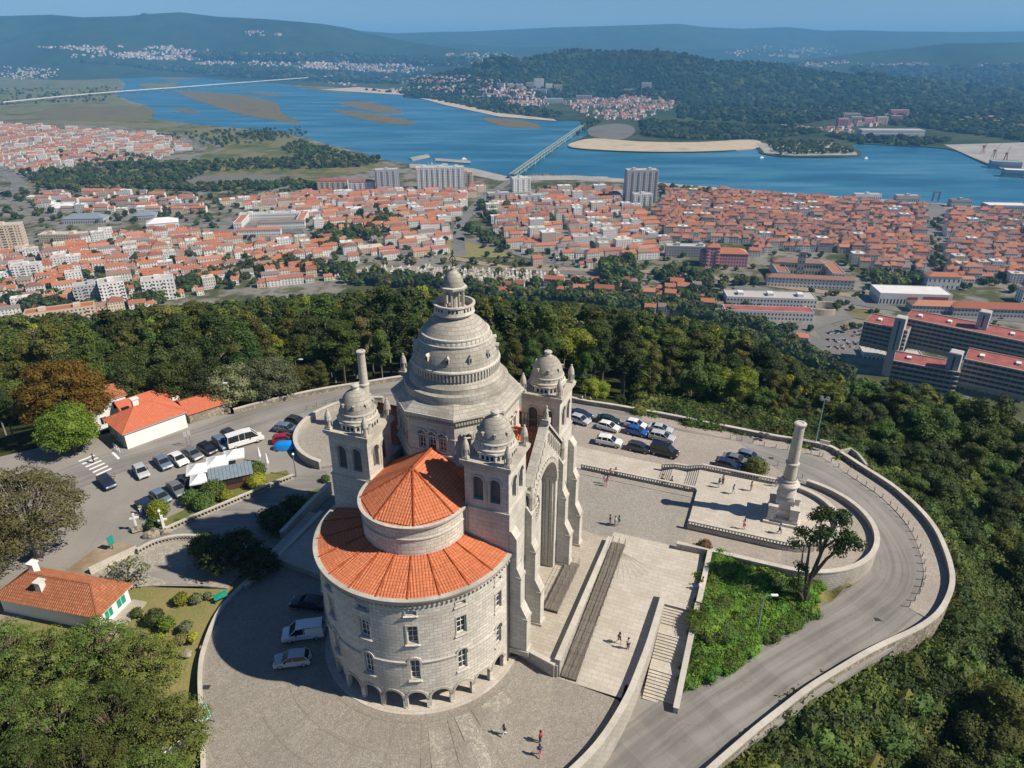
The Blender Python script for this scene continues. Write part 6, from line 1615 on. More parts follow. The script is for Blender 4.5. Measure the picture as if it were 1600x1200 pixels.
# instancer for what is past counting
def instancer(name, P, rots, scales, idx, protos, label=None, cat=None):
    """protos: list of lists of meshes; one object holding points that carry the copies"""
    cl = bpy.data.collections.new(name + '_kinds')
    for k, ms in enumerate(protos):
        o = bpy.data.objects.new('%03d' % k, ms); cl.objects.link(o)
    me = bpy.data.meshes.new(name); me.from_pydata([tuple(p) for p in P], [], [])
    for nm, ty, dat in (('rz', 'FLOAT', rots), ('sc', 'FLOAT_VECTOR', scales), ('ix', 'INT', idx)):
        at = me.attributes.new(nm, ty, 'POINT'); at.data.foreach_set('vector' if ty == 'FLOAT_VECTOR' else 'value', np.asarray(dat, dtype=np.int32 if ty == 'INT' else np.float32).ravel())
    o = link(name, me); kind(o, 'stuff')
    if label: o['label'] = label; o['category'] = cat
    ng = bpy.data.node_groups.new(name, 'GeometryNodeTree'); ng.interface.new_socket('Geometry', in_out='INPUT', socket_type='NodeSocketGeometry'); ng.interface.new_socket('Geometry', in_out='OUTPUT', socket_type='NodeSocketGeometry')
    N = ng.nodes; gi, go = N.new('NodeGroupInput'), N.new('NodeGroupOutput'); ip = N.new('GeometryNodeInstanceOnPoints'); ci = N.new('GeometryNodeCollectionInfo')
    ci.inputs[0].default_value = cl; ci.inputs['Separate Children'].default_value = True; ci.inputs['Reset Children'].default_value = True
    def attr(nm, ty):
        a = N.new('GeometryNodeInputNamedAttribute'); a.data_type = ty; a.inputs[0].default_value = nm; return a.outputs[0]
    cx = N.new('ShaderNodeCombineXYZ'); ng.links.new(attr('rz', 'FLOAT'), cx.inputs[2])
    ng.links.new(gi.outputs[0], ip.inputs['Points']); ng.links.new(ci.outputs[0], ip.inputs['Instance']); ip.inputs['Pick Instance'].default_value = True
    ng.links.new(attr('ix', 'INT'), ip.inputs['Instance Index']); ng.links.new(cx.outputs[0], ip.inputs['Rotation']); ng.links.new(attr('sc', 'FLOAT_VECTOR'), ip.inputs['Scale']); ng.links.new(ip.outputs[0], go.inputs[0])
    md = o.modifiers.new('copies', 'NODES'); md.node_group = ng; return o
def joined(*ms):
    bm = bmesh.new(); mats = []; off = 0
    for m in ms:
        n0 = len(bm.faces); bm.from_mesh(m); bm.faces.ensure_lookup_table()
        for f in bm.faces[n0:]: f.material_index += len(mats)
        mats += list(m.materials)
    me = bpy.data.meshes.new('kind'); bm.to_mesh(me); bm.free()
    for m in mats: me.materials.append(m)
    return me
TJ = [joined(t[0], t[1]) for t in TREES] + [joined(FINE[k], t[1]) for k, t in enumerate(TREES)]
instancer('forest', [q[:3] for q in rest], [rng.uniform(0, 6.28) for q in rest], [(q[4] * 1.05, q[4] * 1.05, q[4]) for q in rest], [q[3] + (len(TREES) if q[5] < 170 else 0) for q in rest], TJ, 'remaining mass of mixed wood on the hillside', 'forest')
# undergrowth on the near slopes and on the bank
SHR = [crown('shrub', rlobes('shrub', 900 + k), LEAF[c], 230, .085, 900 + k, .85) for k, c in enumerate(('green', 'olive', 'dark', 'green', 'bright', 'pine', 'lime', 'brown'))]
XX, YY = rng.uniform(-10, 150, 30000), rng.uniform(18, 170, 30000); DD = plat_dist(XX, YY); ZZ = ZT_(XX, YY, DD); P = []
for x, y, d, z in zip(XX, YY, DD, ZZ):
    if d < .8 or d > 75 or (d > 30 and rng.random() < .4): continue
    u, v, dep = PR(x, y, z)
    if 1000 < u < 1680 and 560 < v < 1290: P.append((x, y, z - .1))
P = P[:7000]
instancer('undergrowth', P, [rng.uniform(0, 6.28) for p in P], [(s, s, s * rng.uniform(.8, 1.3)) for s in rng.uniform(.7, 2.3, len(P))], rng.choice([0, 1, 2, 3, 5, 2, 2, 0, 3], len(P)), SHR, 'dense scrub covering the slope outside the right parapet', 'scrub')
P = []; poly = [(p.x, p.y) for p in gard]
def inside(x, y, poly):
    c = False; n = len(poly)
    for i in range(n):
        (x1, y1), (x2, y2) = poly[i], poly[(i + 1) % n]
        if (y1 > y) != (y2 > y) and x < (x2 - x1) * (y - y1) / (y2 - y1) + x1: c = not c
    return c
cxx = [p[0] for p in poly]; cyy = [p[1] for p in poly]
while len(P) < 560:
    x, y = rng.uniform(min(cxx), max(cxx)), rng.uniform(min(cyy), max(cyy))
    if not inside(x, y, poly): continue
    lx, ly = LB(x, y)
    if lx > 43 or min(math.hypot(x - a, y - b) for a, b in poly[3:9]) < 1.0: continue
    P.append((x, y, Zg(x, y) - .25))
instancer('bank_shrubs', P, rng.uniform(0, 6.28, len(P)), [(s, s, s * .75) for s in rng.uniform(.7, 1.35, len(P))], rng.choice([0, 4, 4, 4, 3, 4], len(P)), SHR, 'bright green ground-cover shrubs on the bank beside the staircase', 'shrubs')

# ------------------------------------------------------------------ single trees and bushes near the church
def branchy(name, p, H, rad, lf, lab, nl, per, size, seed, bark='bark', z0=.35, trunkr=.4, lean=(0, 0), squash=.8, lobe=(1.3, 2.2), cat='tree', group=None, spread=1.0, core=.7):
    r = random.Random(seed); root = empty(name, p); tag(root, lab, cat, group); mb = MB(); L = []
    fork = Vector((lean[0] * .4, lean[1] * .4, H * z0)); mb.tube([(0, 0, -.4), fork * .5 + Vector((r.uniform(-.2, .2), r.uniform(-.2, .2), 0)), fork], [trunkr * 1.25, trunkr, trunkr * .8], 8)
    for k in range(nl):
        a = k * 2.39996; e = math.asin(max(-.2, min(.97, -.15 + 1.1 * (k + .5) / nl))); rr = rad * spread * math.cos(e) * r.uniform(.72, 1.0)
        c = Vector((lean[0] + rr * math.cos(a), lean[1] + rr * math.sin(a), H * z0 + (H * (1 - z0) - lobe[0] * .6) * (.12 + .88 * math.sin(max(0, e))) * r.uniform(.85, 1.0)))
        q = fork.lerp(c, .5) + Vector((0, 0, r.uniform(0, .6))); mb.tube([fork, q, c], [trunkr * .5, trunkr * .26, trunkr * .07], 5)
        for _ in range(2): c2 = c + Vector((r.uniform(-1, 1), r.uniform(-1, 1), r.uniform(-.3, .8))) * lobe[0]; mb.tube([q, c2], [trunkr * .16, trunkr * .05], 4); 
        w_ = r.uniform(*lobe); L.append((c.x, c.y, c.z, w_, w_ * r.uniform(.8, 1.2), w_ * squash * r.uniform(.7, 1.1)))
    mb.build('trunk', [M(bark)], root, smooth=True); link('crown', crown('crown', L, LEAF[lf], per, size, seed, core), root); return root
branchy('plane_tree', U(62, 868, 0), 12.5, 7.6, 'brown', 'huge olive-brown plane tree at the left edge beside the car park', 46, 190, .13, 5, 'bark_pale', .3, .55, (-1.5, 1.0), .8, (1.2, 2.0), core=.42)
branchy('plane_tree', U(-30, 905, 0), 12, 6.5, 'brown', 'olive-brown plane tree cut by the left edge below the huge one', 34, 180, .13, 6, 'bark_pale', .3, .5, (0, 0), .8, (1.2, 1.9), core=.42)
branchy('autumn_tree', U(112, 676, 0), 14.5, 6.8, 'autumn', 'big rusty orange autumn tree behind the cafe', 44, 130, .17, 7, 'bark', .28, .5, core=.6)
branchy('maple_tree', U(118, 707, 0), 9.5, 3.6, 'bright', 'fresh green tree in front of the rusty autumn tree', 30, 150, .15, 8, 'bark', .25, .3, core=.65)
for k, (u, v, h, rd, lf, lab) in enumerate(((425, 625, 9.5, 5.0, 'grey', 'grey-green rounded oak behind the back wall, right one'), (372, 634, 9, 4.8, 'grey', 'grey-green rounded oak behind the annex roof'), (330, 632, 10, 4.6, 'dark', 'dark evergreen oak above the annex roof'), (470, 606, 5.0, 3.4, 'olive', 'low olive bush tree over the back wall'), (280, 640, 10.5, 4.5, 'green', 'green oak rising behind the cafe roof'), (222, 642, 10, 4.2, 'dark', 'dark oak between autumn tree and cafe roof'))):
    branchy('oak_tree', U(u, v, -1.5), h, rd, lf, lab, 26, 110, .18, 20 + k, 'bark', .3, .35, core=.72)
# Monterey cypress at the bend
cy = empty('cypress_tree', UF(1252, 951, lambda x, y: -1.4)); cy.scale = (.92, .92, 1.42); tag(cy, 'gnarled dark cypress with leaning limbs at the road bend', 'tree')
mb = MB(); L = []; rr_ = random.Random(3)
def limb(a, b, c, r0, n=3):
    mb.tube([a, b, c], [r0, r0 * .7, r0 * .3], 7)
    for _ in range(n):
        w_ = rr_.uniform(.55, 1.05); L.append((c.x + rr_.uniform(-1.1, 1.1), c.y + rr_.uniform(-1, 1), c.z + rr_.uniform(-.3, .7), w_ * 1.25, w_ * 1.15, w_ * .55))
        e = Vector(L[-1][:3]); mb.tube([b.lerp(c, .6), e], [r0 * .25, r0 * .08], 4)
V_ = Vector
limb(V_((0, 0, -.5)), V_((.35, .2, 3)), V_((1.6, .5, 8.0)), .48, 4); limb(V_((.2, .1, 2)), V_((-.4, .3, 4.5)), V_((-.6, .6, 7.6)), .3, 3); limb(V_((.5, .2, 3.5)), V_((1.8, 0, 5.6)), V_((3.4, -.2, 7.0)), .26, 5)
limb(V_((.7, .3, 4.5)), V_((1.6, .8, 6.8)), V_((2.5, 1.0, 8.9)), .24, 5); limb(V_((0, 0, 1)), V_((-1.0, .2, 2.8)), V_((-1.5, .4, 4.5)), .25, 2); limb(V_((-.3, .3, 4)), V_((-1.3, .2, 5.2)), V_((-1.6, 0, 7.0)), .18, 2); limb(V_((1, .4, 6)), V_((.6, .8, 8)), V_((.4, 1, 9.6)), .18, 5); limb(V_((.2, .1, .6)), V_((-.5, -.3, 1.6)), V_((-1.3, -.4, 2.4)), .2, 2); limb(V_((1.2, .4, 6.5)), V_((2.2, -.3, 7.8)), V_((4.2, -.4, 8.0)), .16, 4)
mb.build('trunk', [M('bark')], cy, smooth=True); link('crown', crown('crown', L, LEAF['dark'], 230, .13, 77, .55), cy)
def bush(u, v, r, lf, lab, h=None, size=.13, zf=0.0, cat='bush', grp=None, name='clipped_bush'):
    p = UF(u, v, zf if callable(zf) else (lambda x, y: zf)); root = empty(name, p); tag(root, lab, cat, grp); h = h or r * .95
    L = [(0, 0, h * .75, r, r, h * .9)]; link('crown', crown('crown', L, LEAF[lf], 420, size, int(u * 7 + v), .93), root)
    mb = MB(); mb.tube([(0, 0, -.1), (0, 0, h * .5)], .12, 6); mb.build('trunk', [M('bark')], root)
GB = 'clipped round bushes'
for a, b, r, lf, lab in ((850, 650, 1.75, 'green', 'large round clipped bush beside the kiosk corner'), (800, 715, 1.6, 'green', 'round clipped bush second from the grey cars'), (735, 688, 1.45, 'green', 'dark clipped bush behind two rounder ones'), (912, 672, 1.05, 'lime', 'small yellow-green clipped bush in the lawn middle'), (565, 752, 1.6, 'lime', 'yellow-green clipped bush beside the blue-grey hatchback'), (545, 818, 1.2, 'green', 'low clipped bush beside the lamp post with globe'), (1070, 552, 1.7, 'green', 'tall clipped bush at the right kiosk corner'), (1075, 602, 1.45, 'lime', 'bright round clipped bush nearest the balustrade end'), (1430, 575, .75, 'green', 'little ball bush at the shaded stair wall')):
    bush(*z5(a, b), r, lf, lab, grp=GB)
bush(1180, 741, 1.9, 'olive', 'big half-round clipped bush beside the dark parked cars', grp=GB); bush(1101, 857, .95, 'rust', 'rusty brown ball bush behind the plaza parapet', zf=1.2, h=.8)
for i, (u, v, r, lf, lab) in enumerate(((243, 972, 1.1, 'dark', 'dark spiky shrub cluster in the garden, left part'), (262, 982, 1.0, 'bright', 'fresh green shrub in the garden cluster'), (284, 942, .9, 'lime', 'yellow-green shrub near the top of the garden'), (308, 940, .75, 'grey', 'grey-green shrub beside the yellow-green one'), (325, 934, .5, 'grey', 'tiny grey shrub nearest the garden bench'), (292, 985, .8, 'grey', 'grey-green shrub at the right of the garden cluster'), (250, 1008, .9, 'lime', 'yellowish low shrub below the garden cluster'), (283, 1004, .7, 'brown', 'brownish low shrub beside the boulder'), (302, 1000, .6, 'lime', 'small yellow shrub at the garden kerb wall'), (215, 962, .7, 'green', 'green shrub at the corner of the garden house'))):
    bush(u, v, r, lf, lab, size=.15, cat='shrub', name='garden_shrub', grp='garden shrubs')
for i, (u, v, h, rd, lf, lab) in enumerate(((345, 895, 5.5, 2.3, 'dark', 'dark shaded conifer right of the lookout'), (382, 878, 5.5, 2.4, 'dark', 'dark shaded tree beside the shaded drive'), (322, 872, 4.0, 1.8, 'olive', 'small olive tree at the lookout edge'), (405, 892, 3.6, 2.4, 'dark', 'dark clipped hedge tree by the shaded kerb'), (430, 822, 3.0, 2.0, 'dark', 'dark shrub mass left of the shaded steps'), (460, 800, 2.6, 1.7, 'dark', 'dark shrub above the shaded steps'), (202, 918, 4.6, 2.6, 'grey', 'sparse pale tree at the garden house roof corner'))):
    branchy('garden_tree', U(u, v, 0), h, rd, lf, lab, 20 if i != 6 else 14, 90 if i != 6 else 60, .17, 60 + i, 'bark', .2, .18, (0, 0), .8, (.6, 1.1), core=.7 if i != 6 else .2)
for i, (u, v, h, lab) in enumerate(((232, 1085, 7.5, 'tall pine nearest the yard kerb at lower left'), (160, 1062, 8, 'pine just below the garden house corner'), (95, 1082, 8.2, 'pine below the garden house wall, left of centre'), (25, 1075, 8.5, 'pine at the left edge below the garden house'), (270, 1180, 6.5, 'small pine beside the gate at lower left'), (190, 1175, 8.5, 'broad pine in the middle of the lower left grove'), (110, 1190, 9, 'broad pine left of the middle in the lower left grove'), (20, 1185, 9, 'pine in the lower left corner'), (150, 1290, 10, 'pine cut by the bottom edge, right one'), (50, 1290, 10, 'pine cut by the bottom edge, left one'), (235, 1285, 8, 'pine cut by the bottom edge near the gate'), (-45, 1120, 9, 'pine cut by the left edge'))):
    branchy('pine_tree', U(u, v, -1.0), h, 3.2 + .12 * h, 'grove', lab, 46, 340, .085, 200 + i, 'bark', .32, .28, (0, 0), .5, (.7, 1.25), group='pines of the lower left grove', core=.5)
# ------------------------------------------------------------------ town, river, far country
ZW = ZC - 2.6
def C(u, v, z=None): return U(u, v, ZC if z is None else z)
def landmat(name, stops, s1, s2, rough=.95):
    t = NT(name); p = t.pos(); n = t.noise(p, s1, 5, .62); n2 = t.noise(p, s2, 4, .6)
    c = t.ramp(t.math('ADD', t.math('MULTIPLY', n, .65), t.math('MULTIPLY', n2, .35)), stops); return t.done(c, rough, .1)
MATS['town_ground'] = landmat('town_ground', [(.36, (.045, .058, .02)), (.46, (.085, .09, .04)), (.52, (.20, .185, .155)), (.57, (.24, .225, .20)), (.63, (.10, .105, .05))], .014, .06)
MATS['meadow'] = landmat('meadow', [(.34, (.05, .07, .022)), (.45, (.10, .115, .038)), (.54, (.19, .165, .08)), (.64, (.13, .13, .05)), (.72, (.055, .07, .025))], .008, .04)
MATS['valley'] = landmat('valley', [(.36, (.018, .034, .016)), (.48, (.03, .05, .02)), (.56, (.06, .075, .03)), (.66, (.035, .055, .022))], .002, .012)
MATS['woodhill'] = landmat('woodhill', [(.35, (.012, .026, .011)), (.5, (.022, .042, .015)), (.65, (.036, .058, .02))], .004, .03)
MATS['reed'] = landmat('reed', [(.35, (.10, .085, .035)), (.5, (.16, .125, .06)), (.65, (.12, .12, .045))], .01, .05)
MATS['sand'] = landmat('sand', [(.35, (.40, .31, .21)), (.5, (.52, .42, .30)), (.65, (.36, .30, .22))], .01, .05)
MATS['mud'] = landmat('mud', [(.35, (.10, .09, .07)), (.5, (.17, .16, .14)), (.65, (.12, .13, .12))], .01, .06)
MATS['tarmac'] = asphalt('tarmac', (.15, .145, .14), (.22, .21, .20), .02, .5)
MATS['quay'] = asphalt('quay', (.30, .28, .25), (.42, .39, .35), .02, .3)
t = NT('water'); p = t.pos(); n = t.noise(p, .006, 4, .6); n2 = t.noise(p, .25, 3); n3 = t.noise(p, .02, 5, .7)
mp = t.n('Mapping'); mp.inputs['Scale'].default_value = (.0016, .006, 1); mp.inputs['Rotation'].default_value = (0, 0, .5); t.l(p, mp.inputs['Vector']); n4 = t.noise(mp.outputs[0], 1.6, 5, .65)
c = t.ramp(n4, [(.34, (.008, .078, .14)), (.46, (.014, .115, .195)), (.54, (.03, .15, .235)), (.66, (.08, .21, .30))]); t.bump(t.math('ADD', n2, t.math('MULTIPLY', n3, .6)), .22, .6)
MATS['water'] = t.done(c, .32, .35)

def land(name, pxs, mat, z=ZC, depth=6, smooth_n=0):
    P = [U(u, v, z) for u, v in pxs]
    if smooth_n: P = spline(P, smooth_n, True)
    mb = MB(); mb.prism([(p.x, p.y) for p in P], z - depth, z); return kind(mb.build(name, [mat]), 'structure')
mb = MB(); mb.face([(-9000, 300, ZW), (9000, 300, ZW), (9000, 30000, ZW), (-9000, 30000, ZW)]); kind(mb.build('river', [M('water')]), 'structure')
NB = [(0, 93), (60, 101), (130, 109), (180, 121), (196, 133), (180, 146), (205, 158), (232, 166), (238, 184), (290, 192), (380, 201), (440, 206), (480, 216), (520, 228), (560, 237), (600, 249), (650, 257), (690, 259), (740, 264), (796, 277), (840, 272), (905, 276), (1000, 282), (1060, 289), (1200, 299), (1330, 309), (1430, 316), (1520, 322), (1700, 335)]
mb = MB(); P = [C(u, v) for u, v in NB]
P = [Vector((-9000, P[0].y, ZC))] + spline(P, 3) + [Vector((1500, P[-1].y, ZC)), Vector((1500, 150, ZC)), Vector((-9000, 150, ZC))]
mb.prism([(p.x, p.y) for p in P], ZC - 7, ZC); kind(mb.build('town_ground', [M('town_ground')]), 'structure')
mead = land('meadow', [(-60, 96), (60, 103), (125, 111), (175, 122), (190, 133), (172, 146), (200, 160), (228, 168), (234, 184), (288, 194), (380, 204), (440, 210), (500, 226), (560, 242), (610, 258), (560, 268), (500, 282), (400, 292), (250, 302), (120, 300), (40, 290), (60, 268), (300, 262), (330, 222), (200, 198), (0, 190), (-80, 186)], M('meadow'), ZC + .12, 1)
SB = [(20, 90), (70, 92), (135, 97), (215, 107), (330, 123), (420, 128), (470, 133), (560, 138), (640, 147), (700, 163), (780, 180), (860, 187), (905, 188), (925, 196), (915, 212), (893, 222), (892, 231), (960, 236), (1050, 238), (1130, 236), (1182, 231), (1190, 240), (1240, 245), (1345, 243), (1330, 226), (1380, 226), (1480, 232), (1520, 247), (1560, 262), (1700, 290)]
P = spline([C(u, v, ZC - .6) for u, v in SB], 3)
mb = MB(); mb.prism([(p.x, p.y) for p in ([Vector((-12000, P[0].y + 1500, 0))] + P + [Vector((16000, P[-1].y, 0)), Vector((30000, 34000, 0)), Vector((-30000, 34000, 0)), Vector((-30000, P[0].y + 3000, 0))])], ZC - 7, ZC - .6); kind(mb.build('valley', [M('valley')]), 'structure')
land('beach', [(893, 223), (930, 216), (1000, 221), (1090, 222), (1178, 218), (1186, 230), (1130, 235), (1050, 237), (960, 235), (894, 230)], M('sand'), ZC - .4, 2, 3)
land('mudflat', [(925, 198), (960, 193), (985, 196), (992, 206), (970, 218), (930, 214), (918, 207)], M('mud'), ZC - .3, 2, 3)
land('riverside_sand', [(500, 140), (640, 149), (700, 165), (780, 182), (870, 189), (865, 186), (785, 177), (705, 160), (640, 143), (560, 136)], M('sand'), ZC - .3, 2)
for i, pxs in enumerate(([(276, 142), (375, 148), (431, 161), (439, 176), (470, 192), (424, 187), (367, 176), (300, 154)], [(268, 167), (296, 171), (313, 176), (292, 176)], [(221, 131), (277, 129), (264, 139), (226, 137)], [(226, 118), (270, 121), (310, 122), (270, 124)], [(367, 140), (437, 148), (420, 150)], [(459, 135), (506, 127), (551, 141), (525, 144)], [(325, 120), (400, 113), (470, 113), (460, 124), (400, 127)], [(528, 161), (575, 159), (629, 174), (594, 176)], [(519, 172), (575, 176), (652, 191), (594, 192)], [(755, 184), (819, 189), (845, 200), (785, 197)])):
    land('reed_island', pxs, M('reed') if i not in (5, 2) else M('meadow'), ZW + .5, 1.5, 3)
land('reed_marsh', [(75, 168), (150, 166), (232, 168), (236, 183), (200, 189), (75, 186)], M('reed'), ZC + .2, 1, 3)
land('tidal_creek', [(165, 282), (260, 276), (330, 274), (420, 272), (470, 277), (400, 285), (300, 288), (190, 290)], M('mud'), ZC + .25, 1, 2)
land('peninsula', [(1182, 224), (1205, 222), (1240, 220), (1300, 222), (1338, 238), (1340, 242), (1240, 243), (1195, 239)], M('quay'), ZC - .2, 4)
land('harbour', [(1475, 226), (1620, 222), (1700, 285), (1600, 277), (1520, 246)], M('quay'), ZC - .1, 6)
land('quay', [(640, 256), (690, 258), (740, 263), (790, 275), (900, 274), (1000, 281), (1060, 288), (1060, 291), (990, 286), (900, 281), (780, 282), (700, 266), (640, 262)], M('quay'), ZC + .2, 5)
land('promenade', [(1060, 288), (1200, 299), (1330, 308), (1430, 315), (1520, 321), (1600, 327), (1600, 332), (1430, 321), (1330, 313), (1200, 304), (1060, 293)], M('quay'), ZC + .2, 5)
land('riverside_lawn', [(1075, 294), (1200, 304), (1320, 313), (1310, 318), (1180, 311), (1070, 302)], M('meadow'), ZC + .3, 1)
# piers of the marina
for pxs, lab in (([(828, 274), (950, 276), (948, 280), (828, 279)], 'x'), ([(640, 246), (668, 241), (672, 244), (644, 250)], 'x'), ([(680, 247), (735, 251), (735, 255), (680, 251)], 'x')): land('pier', pxs, M('quay'), ZC - .2, 4)

# ---- house kinds
def hmat(name, cols, rough=.85, sc_=.8):
    t = NT(name); r = t.rnd(); c = t.ramp(r, [(i / len(cols), c) for i, c in enumerate(cols)], 'CONSTANT'); n = t.noise(t.pos(), sc_, 4)
    c = t.mix(t.mapr(n, .3, .75, 0, .28), c, (.12, .08, .06)); return t.done(c, rough, .2)
MATS['h_roof'] = hmat('h_roof', [(.42, .145, .075), (.47, .19, .11), (.34, .115, .065), (.44, .16, .085), (.27, .12, .085), (.50, .22, .135), (.38, .15, .095), (.43, .16, .08), (.30, .19, .15), (.46, .17, .08), (.24, .20, .18)])
MATS['h_roof_old'] = hmat('h_roof_old', [(.36, .14, .085), (.41, .175, .11), (.29, .115, .075), (.38, .15, .09), (.25, .12, .09), (.44, .20, .125), (.31, .16, .115), (.27, .17, .14)])
MATS['h_wall'] = hmat('h_wall', [(.76, .75, .72), (.80, .79, .77), (.68, .63, .55), (.78, .77, .75), (.64, .62, .59), (.80, .79, .77), (.70, .60, .44), (.74, .73, .72), (.64, .48, .41), (.78, .77, .73)], .8, .3)
MATS['h_win'] = plain('h_win', (.05, .055, .065), .3, .5)
MATS['flat_roof'] = plain('flat_roof', (.46, .44, .41), .9)
MATS['red_roof'] = plain('red_roof', (.34, .10, .08), .8, var=.2, scale=.1)
MATS['slate'] = plain('slate', (.17, .18, .19), .8)
MATS['pink'] = plain('pink', (.60, .30, .34), .8)
MATS['concrete'] = plain('concrete', (.34, .33, .315), .85, var=.2, scale=.2)
MATS['apt_white'] = plain('apt_white', (.70, .69, .67), .8, var=.08, scale=.1)
MATS['apt_cream'] = plain('apt_cream', (.60, .50, .38), .8)
MATS['apt_grey'] = plain('apt_grey', (.42, .42, .43), .8)
def win_quads(mb, x0, x1, y, z0, zh, nfl, nw, face, ww=1.1, wh=1.4, mat=0, off=.04):
    for f in range(nfl):
        for k in range(nw):
            c = x0 + (x1 - x0) * (k + .5) / nw; z = z0 + zh * f + .9
            if face in 'fb':
                s = 1 if face == 'f' else -1; yy = y - s * off
                P = [(c - ww / 2, yy, z), (c + ww / 2, yy, z), (c + ww / 2, yy, z + wh), (c - ww / 2, yy, z + wh)]
            else:
                s = 1 if face == 'r' else -1; xx = y + s * off
                P = [(xx, c - ww / 2, z), (xx, c + ww / 2, z), (xx, c + ww / 2, z + wh), (xx, c - ww / 2, z + wh)]
            mb.face(P if (face in 'fr') else P[::-1], mat)
def house_meshes(w, d, fl, roof, rm):
    wall, rf, wn = MB(), MB(), MB(); h = 2.9 * fl + .3; x0, x1, y0, y1 = -w / 2, w / 2, -d / 2, d / 2
    wall.box(x0, x1, y0, y1, -1.5, h, 0, None, False); ov = .35
    rise = d * .26
    if roof == 'gable':
        for s in (-1, 1):
            a, b, c, e = (x0 - ov, s * (d / 2 + ov), h - .15), (x1 + ov, s * (d / 2 + ov), h - .15), (x1 + ov, 0, h + rise), (x0 - ov, 0, h + rise)
            rf.face([a, b, c, e] if s < 0 else [e, c, b, a])
        for x in (x0, x1): wall.face([(x, y0, h), (x, y1, h), (x, 0, h + rise - .1)] if x > 0 else [(x, y1, h), (x, y0, h), (x, 0, h + rise - .1)])
        rf.face([(x0 - ov, y0 - ov, h - .3), (x1 + ov, y0 - ov, h - .3), (x1 + ov, y0 - ov, h - .15), (x0 - ov, y0 - ov, h - .15)])
    elif roof == 'hip':
        k = min(w, d) / 2; P = [(x0 - ov, y0 - ov, h - .1), (x1 + ov, y0 - ov, h - .1), (x1 + ov, y1 + ov, h - .1), (x0 - ov, y1 + ov, h - .1)]
        a, b = (x0 + k, 0, h + rise), (x1 - k, 0, h + rise)
        for q in ((P[0], P[1], b, a), (P[1], P[2], b), (P[2], P[3], a, b), (P[3], P[0], a)): rf.face(q)
    else:
        rf.face([(x0 + .3, y0 + .3, h - .3), (x1 - .3, y0 + .3, h - .3), (x1 - .3, y1 - .3, h - .3), (x0 + .3, y1 - .3, h - .3)])
        for (a, b, c, e) in ((x0, x1, y0, y0 + .3), (x0, x1, y1 - .3, y1), (x0, x0 + .3, y0, y1), (x1 - .3, x1, y0, y1)): wall.box(a, b, c, e, h - .3, h + .5)
        rf.box(-1.5, 1.5, -1.5, 1.5, h - .3, h + 1.6)
    nw = max(2, int(w / 3)); nd = max(2, int(d / 4))
    win_quads(wn, x0, x1, y0, 0, 2.9, fl, nw, 'f'); win_quads(wn, x0, x1, y1, 0, 2.9, fl, nw, 'b'); win_quads(wn, y0, y1, x1, 0, 2.9, fl, nd, 'r'); win_quads(wn, y0, y1, x0, 0, 2.9, fl, nd, 'l')
    if roof != 'flat': wall.box(w * .2, w * .2 + .8, -.4, .4, h, h + rise + .9)
    return wall.mesh('wall', [M('h_wall')]), rf.mesh('roof', [M(rm)]), wn.mesh('windows', [M('h_win')])
HK = []
for (w_, d_, fl, rf_, rm) in ((9, 9, 2, 'gable', 'h_roof'), (11, 10, 2, 'hip', 'h_roof'), (7, 12, 3, 'gable', 'h_roof_old'), (14, 11, 3, 'gable', 'h_roof'), (24, 11, 3, 'gable', 'h_roof'), (10, 14, 3, 'hip', 'h_roof_old'), (18, 13, 4, 'hip', 'h_roof_old'), (16, 12, 4, 'flat', 'flat_roof'), (22, 14, 6, 'flat', 'flat_roof'), (30, 18, 2, 'flat', 'flat_roof')):
    HK.append((house_meshes(w_, d_, fl, rf_, rm), w_, d_, fl, rf_))
HJ = [joined(*h[0]) for h in HK]
def inpoly(u, v, poly): return inside(u, v, poly)
